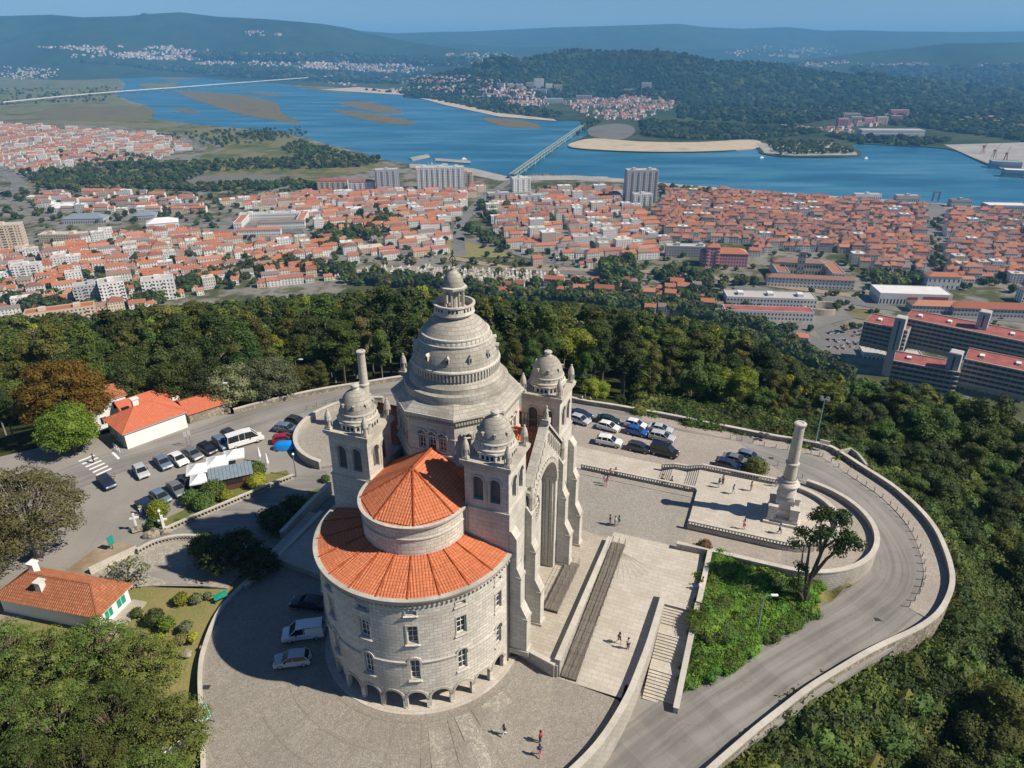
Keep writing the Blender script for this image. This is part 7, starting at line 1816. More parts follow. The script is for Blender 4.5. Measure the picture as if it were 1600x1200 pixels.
# zones: picture outline, street angle, kinds, gap settings, density
ZONES = [  # name, poly, angle deg, kinds(weights), row length, lot depth, street, density
    ('old town', [(1040, 300), (1180, 306), (1330, 318), (1452, 328), (1452, 432), (1390, 428), (1320, 412), (1180, 404), (1060, 382), (1015, 345)], -8, {0: 2, 2: 4, 3: 2, 5: 3, 6: 1, 7: .5}, 75, 13, 5.5, .94),
    ('town beyond the avenue', [(1476, 330), (1640, 338), (1640, 478), (1500, 456), (1480, 430)], -6, {0: 2, 2: 3, 3: 3, 5: 2, 6: 1, 7: .3}, 80, 13, 6, .92),
    ('middle town', [(745, 320), (860, 300), (985, 300), (1012, 345), (1050, 385), (1050, 402), (950, 415), (860, 428), (800, 395), (760, 352)], 12, {0: 2, 2: 2, 3: 3, 4: 2, 6: 1.3, 7: 1.4, 8: .7, 9: .3}, 90, 14.5, 9, .88),
    ('terraces left of the avenue', [(330, 318), (480, 302), (640, 302), (760, 292), (715, 330), (705, 392), (640, 408), (560, 412), (470, 396), (430, 372), (480, 340)], 22, {0: 2, 3: 3, 4: 4, 1: 1, 7: 1.0, 9: .3, 6: .6}, 110, 15.5, 10, .88),
    ('left suburb', [(-40, 372), (60, 392), (130, 372), (300, 362), (430, 380), (520, 412), (500, 426), (400, 438), (330, 455), (240, 486), (120, 505), (-40, 490)], 28, {0: 4, 1: 3, 3: 3, 4: 1.5, 7: 1.0, 6: .5}, 70, 15, 8, .92),
    ('far left suburb', [(-60, 193), (60, 198), (140, 204), (250, 212), (300, 232), (240, 252), (120, 262), (0, 282), (-60, 290)], 18, {0: 4, 1: 3, 3: 3, 4: 2, 7: 1.5, 8: .4}, 70, 18, 12, .68),
    ('foot of the wood', [(740, 446), (860, 446), (930, 432), (1020, 440), (1120, 452), (1170, 478), (1150, 508), (1040, 494), (930, 484), (760, 462)], -10, {0: 2, 1: 3, 3: 2, 4: .7}, 60, 16, 10, .7),
    ('houses left of the cemetery', [(380, 440), (440, 424), (515, 418), (522, 440), (470, 450), (400, 450)], 20, {0: 3, 1: 3, 3: 2, 4: 1}, 60, 15, 9, .85),
    ('houses left of the school', [(40, 305), (180, 302), (330, 318), (310, 336), (180, 340), (60, 330)], 8, {0: 3, 4: 3, 3: 2, 9: .8, 7: .8}, 80, 17, 11, .78),
]
RES = []   # reserved discs for named buildings and streets (world)
def reserve(u0, v0, u1, v1): RES.append((u0, v0, u1, v1))
for q in ((590, 255, 640, 300), (645, 250, 730, 302), (968, 268, 1034, 328), (1090, 380, 1175, 420), (1190, 395, 1335, 458), (1145, 455, 1255, 505), (1390, 445, 1600, 505), (352, 340, 486, 372), (132, 440, 205, 482), (228, 440, 276, 476), (490, 280, 590, 302), (700, 345, 745, 395)): reserve(*q)
AVEN = [(718, 400), (716, 372), (720, 350), (745, 320), (775, 297), (800, 281)]
def near_path(u, v, path, w):
    for (a, b), (c, d) in zip(path[:-1], path[1:]):
        L = (c - a) ** 2 + (d - b) ** 2; t = max(0, min(1, ((u - a) * (c - a) + (v - b) * (d - b)) / L))
        if abs(u - a - t * (c - a)) < w and abs(v - b - t * (d - b)) < w * .6: return True
    return False
ROADS = [(AVEN, 13, 9), ([(1462, 445), (1462, 400), (1461, 350), (1459, 318)], 16, 16), ([(716, 372), (740, 378), (780, 388), (830, 402), (900, 416)], 9, 7), ([(830, 425), (960, 428), (1100, 440), (1240, 462), (1330, 472), (1420, 485), (1600, 500)], 10, 9), ([(1240, 520), (1290, 500), (1340, 492), (1400, 502), (1480, 515)], 12, 10), ([(1250, 522), (1285, 540), (1310, 560)], 10, 8), ([(0, 300), (60, 332), (140, 342), (260, 345), (380, 352), (520, 372), (640, 395)], 8, 8), ([(-20, 262), (20, 278), (28, 292), (0, 305)], 14, 12), ([(230, 205), (290, 213), (330, 225), (345, 232), (330, 240)], 8, 7)]
houses = []
for (zn, poly, ang, kinds, rowlen, lot, street, dens) in ZONES:
    W = [C(u, v) for u, v in poly]; cx = sum(p.x for p in W) / len(W); cy = sum(p.y for p in W) / len(W); a = R(ang); ca, sa = math.cos(a), math.sin(a)
    lx = [(p.x - cx) * ca + (p.y - cy) * sa for p in W]; ly = [-(p.x - cx) * sa + (p.y - cy) * ca for p in W]
    ks = list(kinds); ps = np.array([kinds[k] for k in ks], float); ps /= ps.sum()
    y = min(ly); row = 0
    while y < max(ly):
        x = min(lx) + rng.uniform(0, 20); run = 0; wob = rng.uniform(-2, 2)
        while x < max(lx):
            k = int(rng.choice(ks, p=ps)); w_, d_ = HK[k][1], HK[k][2]
            if run > rowlen * rng.uniform(.7, 1.2): x += street + rng.uniform(0, 5); run = 0
            wx, wy = cx + (x + w_ / 2) * ca - (y + wob) * sa, cy + (x + w_ / 2) * sa + (y + wob) * ca
            u, v, dep = PR(wx, wy, ZC)
            ok = inpoly(u, v, poly) and rng.random() < dens and not any(q[0] < u < q[2] and q[1] < v < q[3] for q in RES) and not any(near_path(u, v, p_, w2) for p_, w2, _ in ROADS)
            if ok: houses.append((wx, wy, ZC, a + (math.pi if rng.random() < .5 else 0) + rng.normal() * .035, k, rng.uniform(.86, 1.16), u, v, dep, zn))
            g = 0 if rng.random() < .8 else rng.uniform(1, 7); x += w_ * 1.0 + g; run += w_ + g
        y += lot + (street if row % 2 else (2.5 if dens > .9 else 6)); row += 1
HG = {(int(h[0] // 9), int(h[1] // 9)): True for h in houses}
# the 300 largest in view become things of their own
def hidden(u, v):
    if v > np.interp(u, EDGE[:, 0], EDGE[:, 1]) - 2: return True
    return 685 < u < 740 and v > 405
vis = [h for h in houses if -5 < h[6] < 1605 and not hidden(h[6], h[7])]
vis.sort(key=lambda h: h[8] / math.sqrt(HK[h[4]][1] * (HK[h[4]][3] * 2.9 + 3)))
MAXH = 290; big = vis[:MAXH]; bigset = set(id(h) for h in big)
RN = {0: 'small two-storey gabled house', 1: 'hip-roofed two-storey house', 2: 'narrow three-storey gabled town house', 3: 'wide three-storey gabled house', 4: 'long three-storey terrace block', 5: 'deep hip-roofed town house', 6: 'large four-storey hip-roofed block', 7: 'flat-roofed four-storey block', 8: 'flat-roofed six-storey block', 9: 'low flat-roofed hall'}
def hplace(u, v, zn):
    lm = [(25, 390, 'the tan tower block'), (165, 455, 'the grey apartment blocks'), (250, 455, 'the white apartment block'), (415, 345, 'the school courtyard'), (600, 420, 'the cemetery'), (690, 285, 'the white riverside towers'), (715, 350, 'the avenue curve'), (1000, 310, 'the tall tower block'), (1130, 400, 'the pink building'), (1255, 430, 'the convent'), (1200, 485, 'the white tiered building'), (1440, 475, 'the white shopping hall'), (1462, 380, 'the tree-lined avenue'), (870, 440, 'the cemetery end'), (950, 400, 'the wide railway road'), (1560, 430, 'the right edge of the town'), (520, 390, 'the tree rows'), (330, 420, 'the middle of the left suburb'), (60, 470, 'the left forest edge')]
    q = min(lm, key=lambda m: (m[0] - u) ** 2 + 4 * (m[1] - v) ** 2); dx = u - q[0]; dy = v - q[1]
    side = ('right of' if dx > 0 else 'left of') if abs(dx) > 1.5 * abs(dy) else ('in front of' if dy > 0 else 'behind')
    return '%s %s' % (side, q[2])
for (x, y, z, a, k, s, u, v, dep, zn) in big:
    r_ = empty('town_house', (x, y, z), a, 1.0); r_.scale = (rng.uniform(.85, 1.15), rng.uniform(.88, 1.12), s); lb_ = '%s, %s' % (RN[k], hplace(u, v, zn))
    tag(r_, lb_, 'house', lb_)
    link('wall', HK[k][0][0], r_); link('roof', HK[k][0][1], r_); kind(link('windows', HK[k][0][2], r_), 'stuff')
rest_h = [h for h in houses if id(h) not in bigset]
instancer('town_houses', [h[:3] for h in rest_h], [h[3] for h in rest_h], [(rng.uniform(.82, 1.2), rng.uniform(.85, 1.15), h[5]) for h in rest_h], [h[4] for h in rest_h], HJ, 'mass of tile-roofed town houses down to the river', 'houses')
# ---- hills as solid relief
from mathutils.bvhtree import BVHTree
HV = []
def hill(name, sky, dist, back, front, foot, mat, res=(160, 26), rough=.12, trees=0, tsize=1.5):
    """sky: outline points of the crest in the photograph; the crest stands dist metres away, slopes run out front and back"""
    us = np.linspace(sky[0][0], sky[-1][0], res[0]); vs_ = np.interp(us, [p[0] for p in sky], [p[1] for p in sky]); V = []; ts = np.concatenate([np.linspace(-1, 0, res[1] // 2 * 2)[:-1], np.linspace(0, 1, res[1] // 2)])
    sd_ = hash(name) % 97
    for i, (u, v) in enumerate(zip(us, vs_)):
        dd_ = dist * (1 + .04 * math.sin(i * .11 + sd_))
        a_ = (u - 800) / FPX; b_ = (v - 600) / FPX; ddir = CP - b_ * SP; t0 = dd_ / ddir; zc_ = CAMH - (SP + b_ * CP) * t0; x0, y0 = a_ * t0, dd_
        hgt = max(2.0, zc_ - foot)
        for t in ts:
            L_ = front if t < 0 else back; prof = (1 - abs(t)) ** 1.25 if t < 0 else (1 - t) ** 1.2
            x, y = x0 * (1 + t * L_ / dd_ * .6), y0 + t * L_
            nzv = noise.fractal(Vector((x / 900 + sd_, y / 900, 0)), 1.0, 2.0, 5) * rough * (1 - prof) * 1.6 + noise.fractal(Vector((x / 260, y / 260, sd_)), 1.0, 2.0, 3) * rough * .22
            V.append((x, y, foot - 4 + (hgt + 4) * max(0, prof * (1 + nzv * (1 if t != 0 else 0)))))
    nt_ = len(ts); F = [(i * nt_ + j, (i + 1) * nt_ + j, (i + 1) * nt_ + j + 1, i * nt_ + j + 1) for i in range(res[0] - 1) for j in range(nt_ - 1)]
    me = bpy.data.meshes.new(name); me.from_pydata(V, [], F); me.materials.append(mat); me.polygons.foreach_set('use_smooth', [True] * len(F)); kind(link(name, me), 'structure'); HV.append((V, F))
    Vn = np.array(V).reshape(res[0], nt_, 3); return Vn
V1 = hill('wooded_hill', [(640, 128), (700, 112), (760, 101), (810, 95), (860, 83), (890, 77), (925, 80), (960, 79), (1030, 79), (1075, 84), (1100, 93), (1130, 97), (1175, 96), (1210, 98), (1260, 108), (1330, 118), (1420, 128), (1500, 134)], 4700, 1200, 850, ZC, M('woodhill'), rough=.25)
hill('left_mountain', [(-200, 40), (-60, 28), (0, 25), (80, 23), (130, 27), (200, 25), (245, 21), (282, 19), (340, 26), (420, 30), (500, 37), (540, 43), (580, 53), (640, 65), (700, 74), (780, 84)], 8600, 2400, 2200, ZC, M('woodhill'), (200, 34), .35)
hill('far_range', [(420, 60), (560, 48), (620, 52), (680, 50), (740, 49), (800, 46), (860, 43), (930, 41), (1000, 39), (1060, 37), (1100, 42), (1160, 45), (1230, 42), (1290, 48), (1340, 47), (1400, 49), (1500, 50), (1600, 49), (1800, 52)], 13200, 3500, 3200, ZC, M('woodhill'), (200, 30), .3)
hill('right_hills', [(1240, 96), (1300, 88), (1360, 80), (1420, 75), (1480, 68), (1540, 67), (1600, 66), (1700, 64), (1900, 70)], 7800, 2200, 1500, ZC, M('woodhill'), (120, 26), .3)
hill('back_hills', [(540, 84), (640, 70), (720, 68), (800, 74), (900, 72), (1000, 76), (1160, 76), (1260, 82)], 10600, 2000, 1900, ZC, M('woodhill'), (120, 20), .3)
allV, allF = [], []
for V, F in HV: o_ = len(allV); allV += V; allF += [tuple(i + o_ for i in q) for q in F]
BV = BVHTree.FromPolygons(allV, allF)
def G(u, v, z=None):
    """ground far off: the hill slope if one stands before the plain, else the plain"""
    p = C(u, v, ZC - .5 if z is None else z) if v > 72 else None
    d = Vector(((u - 800) / FPX, CP - (v - 600) / FPX * SP, -(SP + (v - 600) / FPX * CP))).normalized(); c0 = Vector((0, 0, CAMH))
    h = BV.ray_cast(c0, d)
    if h[0] is not None and (p is None or h[3] < (p - c0).length): return h[0]
    return p
# far settlements across the river and up the valley
FZ = [([(60, 74), (330, 70), (330, 84), (100, 84)], 150, 1.4), ([(380, 50), (440, 48), (440, 56), (390, 57)], 25, 1.6), ([(100, 80), (560, 86), (560, 98), (300, 94), (100, 90)], 380, 1.3), ([(540, 88), (800, 82), (800, 100), (600, 104)], 260, 1.4), ([(1100, 70), (1300, 74), (1330, 88), (1150, 90)], 120, 1.8),([(500, 128), (600, 118), (720, 118), (800, 130), (880, 150), (900, 165), (800, 168), (700, 152), (620, 142), (540, 134)], 900, 1.0), ([(900, 150), (960, 146), (1060, 150), (1050, 170), (990, 190), (930, 190), (890, 168)], 620, 1.0), ([(300, 98), (420, 95), (560, 100), (680, 108), (700, 118), (560, 112), (420, 106), (320, 104)], 520, 1.2), ([(100, 86), (300, 84), (330, 92), (200, 94), (100, 92)], 90, 1.4), ([(1180, 92), (1330, 95), (1420, 102), (1300, 106), (1200, 100)], 120, 1.3), ([(1400, 98), (1590, 100), (1590, 106), (1420, 106)], 80, 1.3), ([(1400, 125), (1480, 122), (1500, 130), (1430, 134)], 50, 1.2), ([(1480, 185), (1560, 182), (1600, 200), (1520, 205)], 50, 1.0), ([(640, 92), (760, 88), (800, 94), (700, 100)], 80, 1.4), ([(0, 104), (90, 108), (95, 122), (0, 126)], 130, 1.0), ([(1210, 198), (1330, 203), (1340, 212), (1230, 212)], 60, 1.0), ([(1300, 190), (1400, 178), (1420, 196), (1330, 200)], 24, 1.2)]
FP, FK, FR_, FS = [], [], [], []
for poly, n, s in FZ:
    us = [p[0] for p in poly]; vs_ = [p[1] for p in poly]; c = 0; tr_ = 0
    cl_ = [(rng.uniform(min(us), max(us)), rng.uniform(min(vs_), max(vs_))) for _ in range(max(4, n // 14))]
    while c < n and tr_ < n * 40:
        tr_ += 1; q = cl_[int(rng.integers(len(cl_)))]; u, v = q[0] + rng.normal() * 14, q[1] + rng.normal() * 1.8
        if not inpoly(u, v, poly): continue
        p = G(u, v)
        if p is None: continue
        FP.append(p - Vector((0, 0, 1))); FK.append(int(rng.choice([0, 1, 3, 4, 7, 6], p=[.35, .3, .15, .1, .05, .05]))); FR_.append(rng.uniform(0, 6.28)); FS.append((s, s, s)); c += 1
instancer('distant_houses', FP, FR_, FS, FK, HJ, 'scattered distant houses across the river and up the valley', 'houses')

# ---- named buildings
def block(name, u, v, w_, d_, h, ang, lab, wall='apt_white', fl=None, roof='flat', roofmat='flat_roof', z=ZC, ww=1.5, cat='building', bands=False, nwx=None, pent=True):
    p = UF(u, v, lambda x, y: float(ZT_([x], [y])[0])) if z != ZC else (G(u, v, ZC) if v < 215 else U(u, v, z)); root = empty(name, p, R(ang)); tag(root, lab, cat); fl = fl or max(1, int(h / 3)); zh = h / fl
    mb = MB(); mb.box(-w_ / 2, w_ / 2, 0, d_, -3, h); mb.build('wall', [M(wall)], root)
    wn = MB(); nw = nwx or max(2, int(w_ / 3.4)); nd = max(2, int(d_ / 3.6))
    if bands:
        for f in range(fl):
            z0 = zh * f + zh * .35; z1 = zh * f + zh * .85
            b = MB()
            for (s0, s1, yy, fc) in ((-w_ / 2 + .6, w_ / 2 - .6, 0, 'f'),): b.box(s0, s1, -.06, -.01, z0, z1)
            b.build('window_band', [M('h_win')], root)
            b = MB(); b.box(w_ / 2 + .01, w_ / 2 + .06, .6, d_ - .6, z0, z1); b.build('window_band', [M('h_win')], root)
            b = MB(); b.box(-w_ / 2 - .06, -w_ / 2 - .01, .6, d_ - .6, z0, z1); b.build('window_band', [M('h_win')], root)
            b = MB(); b.box(-w_ / 2 - .05, w_ / 2 + .05, -.5, -.02, zh * f - .12, zh * f + .12); b.build('balcony_slab', [M('apt_white' if wall != 'concrete' else 'concrete')], root)
    else:
        win_quads(wn, -w_ / 2, w_ / 2, 0, 0, zh, fl, nw, 'f', ww, zh * .45); win_quads(wn, 0, d_, w_ / 2, 0, zh, fl, nd, 'r', ww, zh * .45); win_quads(wn, 0, d_, -w_ / 2, 0, zh, fl, nd, 'l', ww, zh * .45)
        kind(wn.build('windows', [M('h_win')], root), 'stuff')
        bl = MB()
        if fl >= 5:
            for f in range(1, fl):
                for k in range(0, nw, 3): x = -w_ / 2 + w_ * (k + .5) / nw; bl.box(x - 1.6, x + 1.6, -1.2, -.05, zh * f - .1, zh * f + .9)
            kind(bl.build('balconies', [M(wall)], root), 'stuff')
    if roof == 'flat':
        mb = MB(); mb.box(-w_ / 2 + .4, w_ / 2 - .4, .4, d_ - .4, h, h + .12); mb.build('roof', [M(roofmat)], root)
        for (a, b, c, e) in ((-w_ / 2, w_ / 2, 0, .4), (-w_ / 2, w_ / 2, d_ - .4, d_), (-w_ / 2, -w_ / 2 + .4, .4, d_ - .4), (w_ / 2 - .4, w_ / 2, .4, d_ - .4)): mb = MB(); mb.box(a, b, c, e, h, h + .8); mb.build('parapet', [M(wall)], root)
        if pent:
            for k in range(max(1, int(w_ / 28))): x = -w_ / 2 + w_ * (k + .5) / max(1, int(w_ / 28)); mb = MB(); mb.box(x - 3, x + 3, d_ * .3, d_ * .7, h, h + 3.2); mb.build('stair_head', [M(wall)], root)
    else:
        mb = MB(); ov = .6; rise = d_ * .24; k_ = d_ / 2 if roof == 'hip' else 0
        P = [(-w_ / 2 - ov, -ov, h), (w_ / 2 + ov, -ov, h), (w_ / 2 + ov, d_ + ov, h), (-w_ / 2 - ov, d_ + ov, h)]; a, b = (-w_ / 2 + k_, d_ / 2, h + rise), (w_ / 2 - k_, d_ / 2, h + rise)
        for q in ((P[0], P[1], b, a), (P[1], P[2], b), (P[2], P[3], a, b), (P[3], P[0], a)): mb.face(q)
        mb.build('roof', [M(roofmat)], root)
    return root
block('tower_block', 1001, 317, 56, 20, 56, 4, 'tallest grey-white tower block near the river', 'apt_grey', 17, bands=False)
block('tower_block', 1004, 322, 34, 14, 20, 4, 'lower front wing at the foot of the tallest tower block', 'apt_white', 6)
block('apartment_block', 689, 295, 92, 18, 40, 5, 'wide white riverside apartment tower behind the town', 'apt_white', 13)
block('apartment_block', 607, 299, 44, 18, 40, 14, 'white and blue-grey slab tower left of the wide one', 'apt_grey', 13)
block('apartment_block', 728, 288, 28, 16, 24, 0, 'cream apartment block right of the wide white tower', 'apt_cream', 7)
block('apartment_block', 520, 297, 58, 14, 18, 2, 'long cream apartment row with red roof by the creek', 'apt_cream', 5, 'hip', 'red_roof'); block('apartment_block', 566, 299, 46, 14, 18, 2, 'long white apartment row with red roof by the creek', 'apt_white', 5, 'hip', 'red_roof')
block('apartment_block', 815, 300, 36, 15, 26, 18, 'white apartment block at the bridge head', 'apt_white', 8); block('apartment_block', 832, 322, 44, 15, 18, 18, 'grey apartment block with open balconies near the bridge road', 'apt_grey', 6); block('apartment_block', 780, 318, 40, 14, 18, 14, 'grey-beige apartment row beside the bridge road', 'apt_grey', 6)
block('pink_building', 1131, 417, 56, 22, 17, -6, 'pink-walled building with orange roof in the town', 'pink', 4, 'hip', 'h_roof'); block('pink_tower_house', 1112, 417, 16, 18, 25, -6, 'taller pink corner block beside the pink building', 'pink', 6, 'hip', 'h_roof')
block('office_block', 1076, 402, 60, 16, 14, -6, 'grey office block behind the pink building', 'apt_grey', 4)
cv = block('convent', 1265, 450, 96, 12, 11, -9, 'long white convent wing with brown tile roof and many windows', 'apt_white', 3, 'hip', 'h_roof_old', nwx=24); block('convent_wing', 1222, 440, 14, 50, 11, -9, 'left side wing of the white convent', 'apt_white', 3, 'flat', 'h_roof_old', pent=False); block('convent_wing', 1308, 442, 14, 50, 11, -9, 'right side wing of the white convent', 'apt_white', 3, 'flat', 'h_roof_old', pent=False); block('convent_church', 1246, 428, 60, 14, 14, -9, 'convent church with brown roof behind the courtyard', 'apt_cream', 2, 'hip', 'h_roof_old')
bt = block('bell_tower', 1249, 432, 7, 7, 30, -9, 'dark stone bell tower of the convent church', 'concrete', 4, 'hip', 'slate')
block('tiered_building', 1200, 500, 88, 16, 9, -6, 'white tiered building with dark red front strip below the railway', 'apt_white', 2, 'flat', 'red_roof', pent=False); block('tiered_building', 1203, 486, 92, 22, 14, -6, 'upper white tier with grey roof plant below the railway', 'apt_white', 3)
mall = block('shopping_hall', 1428, 477, 74, 30, 12, -6, 'white shopping hall with red and brown panels', 'apt_white', 1, 'flat', 'apt_white', pent=False)
mb = MB(); mb.box(8, 33, -.2, -.02, 1, 10); mb.build('brown_panel', [M('tile_old')], mall); mb = MB(); mb.box(-8, 2, -.2, -.02, 5, 9); mb.build('red_panel', [M('red_roof')], mall)
block('bus_station', 1470, 490, 60, 16, 8, -6, 'low grey hall with orange roof right of the shopping hall', 'apt_grey', 2, 'hip', 'h_roof'); block('bus_station', 1560, 496, 90, 18, 9, -6, 'long grey hall with orange roof at the right edge', 'apt_grey', 2, 'hip', 'h_roof')
block('railway_station', 1472, 452, 36, 14, 15, -6, 'white railway station with orange hipped roof at the avenue foot', 'apt_white', 2, 'hip', 'h_roof', nwx=7)
block('school_wing', 405, 369, 62, 12, 9, 8, 'front wing of the school with orange roof', 'apt_white', 2, 'hip', 'h_roof'); block('school_wing', 372, 358, 12, 60, 9, 8, 'left wing of the school with orange roof', 'apt_white', 2, 'flat', 'h_roof', pent=False); block('school_wing', 470, 352, 12, 60, 9, 8, 'right wing of the school with orange roof', 'apt_white', 2, 'flat', 'h_roof', pent=False); block('school_hall', 425, 343, 100, 16, 9, 8, 'rear school hall with grey roof', 'apt_white', 2); block('school_wing', 440, 357, 70, 12, 9, 8, 'middle wing of the school with orange roof', 'apt_white', 2, 'hip', 'h_roof')
block('warehouse', 255, 358, 44, 26, 9, 22, 'white arched-roof sports hall beside the school road', 'apt_white', 1, 'hip', 'apt_white'); block('warehouse', 130, 350, 62, 26, 8, 6, 'long grey-blue warehouse left of the sports hall', 'apt_grey', 1, 'hip', 'zinc'); block('warehouse', 95, 333, 40, 22, 8, 6, 'white warehouse behind the grey-blue one', 'apt_white', 1, 'hip', 'apt_white'); block('warehouse', 225, 345, 34, 22, 8, 12, 'grey pitched warehouse right of the grey-blue one', 'apt_grey', 1, 'hip', 'zinc'); block('warehouse', 95, 378, 60, 20, 10, 2, 'low beige office row in front of the warehouses', 'apt_cream', 3)
block('tower_block', 14, 400, 44, 18, 40, 18, 'tan tower block with balconies at the left edge', 'apt_cream', 12)
block('apartment_block', 152, 482, 34, 16, 26, 30, 'blue-grey apartment block left of a pair at the forest edge', 'apt_grey', 8); block('apartment_block', 183, 482, 24, 22, 28, 30, 'white and grey apartment block right of a pair at the forest edge', 'apt_white', 8); block('apartment_block', 252, 470, 32, 16, 24, 22, 'white square apartment block beside the forest edge', 'apt_white', 6); block('apartment_block', 45, 438, 30, 14, 18, 20, 'white apartment block in the left suburb', 'apt_white', 6); block('apartment_block', 100, 512, 60, 16, 18, 26, 'pink and white apartment row just above the wood', 'apt_cream', 5, 'flat', 'h_roof')
block('pavilion', 1356, 312, 46, 14, 9, -5, 'white low pavilion on the waterfront, left one', 'apt_white', 1); block('pavilion', 1418, 316, 40, 14, 11, -5, 'glass and white library pavilion on the waterfront', 'apt_grey', 1); block('pavilion', 1501, 324, 34, 14, 12, -5, 'dark square pavilion on the waterfront', 'apt_grey', 2, 'flat', 'slate'); block('pavilion', 1575, 333, 66, 26, 12, -5, 'large grey hall with pale roof on the waterfront at right', 'apt_grey', 2, 'flat', 'apt_white', pent=False)
r_ = empty('portal_sculpture', C(1461, 314), R(-5)); tag(r_, 'dark twin portal frame standing on the quay', 'sculpture')
for s in (-5, 5): mb = MB(); mb.box(s - 1.2, s + 1.2, -1, 1, 0, 15); mb.build('pillar', [M('slate')], r_)
mb = MB(); mb.box(-6.2, 6.2, -1, 1, 15, 17); mb.build('beam', [M('slate')], r_)
for i, (u, v, w_, h, c) in enumerate(((782, 140, 30, 22, 'apt_white'), (798, 139, 26, 20, 'apt_cream'), (812, 141, 26, 22, 'apt_white'), (828, 139, 30, 24, 'apt_cream'), (842, 138, 40, 36, 'apt_white'), (858, 141, 28, 24, 'apt_white'), (872, 142, 34, 22, 'apt_cream'), (842, 146, 60, 16, 'apt_white'), (1010, 140, 40, 26, 'apt_white'), (985, 145, 50, 14, 'apt_white'), (912, 157, 60, 18, 'apt_white'), (865, 161, 70, 16, 'apt_white'))):
    block('distant_block', u, v, w_ * 1.3, 18, h * 1.3, rng.uniform(-15, 15), ['white block at the left end of the far bank row', 'cream block second in the far bank row', 'white block third in the far bank row', 'cream block fourth in the far bank row', 'tallest pale block of the far bank', 'white block right of the tallest far one', 'cream block at the right end of the far row', 'long low white block below the far row', 'white tower pair beside the far red village', 'low white row left of the far red village', 'white stepped apartments on the far bank', 'low white sheds near the far shore'][i], c, None, ww=2.2, pent=False)
for i, (u, v, w_) in enumerate(((1318, 197, 34), (1338, 194, 34), (1358, 196, 34), (1378, 194, 34), (1400, 192, 34), (1330, 188, 50), (1405, 182, 60))):
    block('distant_block', u, v, w_ * 1.2, 18, 24, rng.uniform(-5, 5), 'pinkish apartment block %s of the far right harbour group' % ['leftmost front', 'second front', 'third front', 'fourth front', 'rightmost front', 'left rear', 'right rear'][i], 'apt_cream' if i % 2 else 'pink', 7, pent=False)
block('distant_hall', 1395, 212, 190, 40, 16, -3, 'long white hall in front of the far harbour apartments', 'apt_white', 2, pent=False); block('distant_hall', 1240, 90, 130, 40, 26, 0, 'white factory far up the valley', 'apt_white', 2, pent=False); block('distant_hall', 1465, 132, 160, 40, 12, 0, 'white shed in the far right plain', 'apt_white', 1, pent=False)
# hospital on the slope
MATS['hosp_roof'] = plain('hosp_roof', (.31, .095, .08), .85, var=.25, scale=.15); MATS['hosp_band'] = plain('hosp_band', (.48, .40, .34), .85)
def hospital(u, v, zr_, L, d_, fl, ang, lab):
    h = fl * 3.6; p = U(u, v, zr_); p.z -= h; r_ = empty('hospital_wing', p, R(ang)); tag(r_, lab, 'building', 'hospital wings')
    mb = MB(); mb.box(0, L, 0, d_, -7, h); mb.build('wall', [M('concrete')], r_)
    mb = MB(); mb.box(.5, L - .5, .5, d_ - .5, h, h + .15); mb.build('roof', [M('hosp_roof')], r_)
    for f_ in range(-1, fl):
        z = f_ * 3.6
        mb = MB(); mb.box(.4, L - .4, -.05, -.01, z + 1.2, z + 2.9); mb.build('window_band', [M('h_win')], r_); mb = MB(); mb.box(-.05, -.01, .5, d_ - .5, z + 1.2, z + 2.9); mb.build('window_band', [M('h_win')], r_)
        mb = MB(); mb.box(-.1, L + .1, -1.1, -.06, z - .1, z + .95); mb.build('balcony_band', [M('hosp_band')], r_)
    fin = MB()
    for k in range(int(L / 4)): fin.box(4 * k + 1.9, 4 * k + 2.15, -.9, -.06, -8, h)
    kind(fin.build('fins', [M('hosp_band')], r_), 'stuff')
    for (x0, x1, y0, y1) in ((-.2, L + .2, -1.1, -.2), (-.2, L + .2, d_ - .3, d_ + .3)): mb = MB(); mb.box(x0, x1, y0, y1, h, h + .9); mb.build('parapet', [M('hosp_band')], r_)
    for k in range(int(L / 22)):
        mb = MB(); mb.box(8 + 22 * k, 11 + 22 * k, d_ * .4, d_ * .6, h + .15, h + 1.6); mb.build('roof_vent', [M('apt_white')], r_)
hospital(1413, 497, -144, 115, 25, 5, -39, 'long rear hospital slab with dull red roof')
hospital(1350, 503, -149, 34, 25, 4, -39, 'stepped left end of the rear hospital slab')
hospital(1507, 561, -139, 90, 24, 4, -37, 'front hospital slab with dull red roof at right edge')
hospital(1396, 564, -144, 42, 20, 4, -30, 'stepped left end of the front hospital slab')
for (u, v, zr_, h, lab) in ((1408, 497, -138, 30, 'pale stair tower at the left of the rear hospital slab'), (1540, 488, -130, 30, 'grey plant tower rising above the rear hospital slab'), (1494, 552, -131, 30, 'pale stair tower at the left of the front hospital slab')):
    p = U(u, v, zr_); r_ = empty('stair_tower', Vector((p.x, p.y, zr_ - h)), R(-39)); tag(r_, lab, 'tower'); mb = MB(); mb.box(-4, 4, -1.5, 8, -25, h); mb.build('wall', [M('apt_grey')], r_); mb = MB(); mb.box(-3.6, 3.6, -1, 7.5, h, h + .3); mb.build('roof', [M('flat_roof')], r_)
    mb = MB(); mb.box(-.6, .6, -1.56, -1.5, 2, h - 2); mb.build('window_strip', [M('h_win')], r_)
block('hospital_annex', 1395, 566, 50, 20, 5, -13, 'low white annex left of the front hospital slab', 'apt_white', 1, z=-146, pent=False); block('villa', 1248, 536, 16, 11, 6, -15, 'orange-roofed villa beside the dark round tree', 'apt_white', 2, 'hip', 'h_roof', z=-160)
r_ = empty('curved_car_ramp', C(1285, 487), 0); tag(r_, 'pale curved spiral ramp wall beside the roundabout', 'ramp')
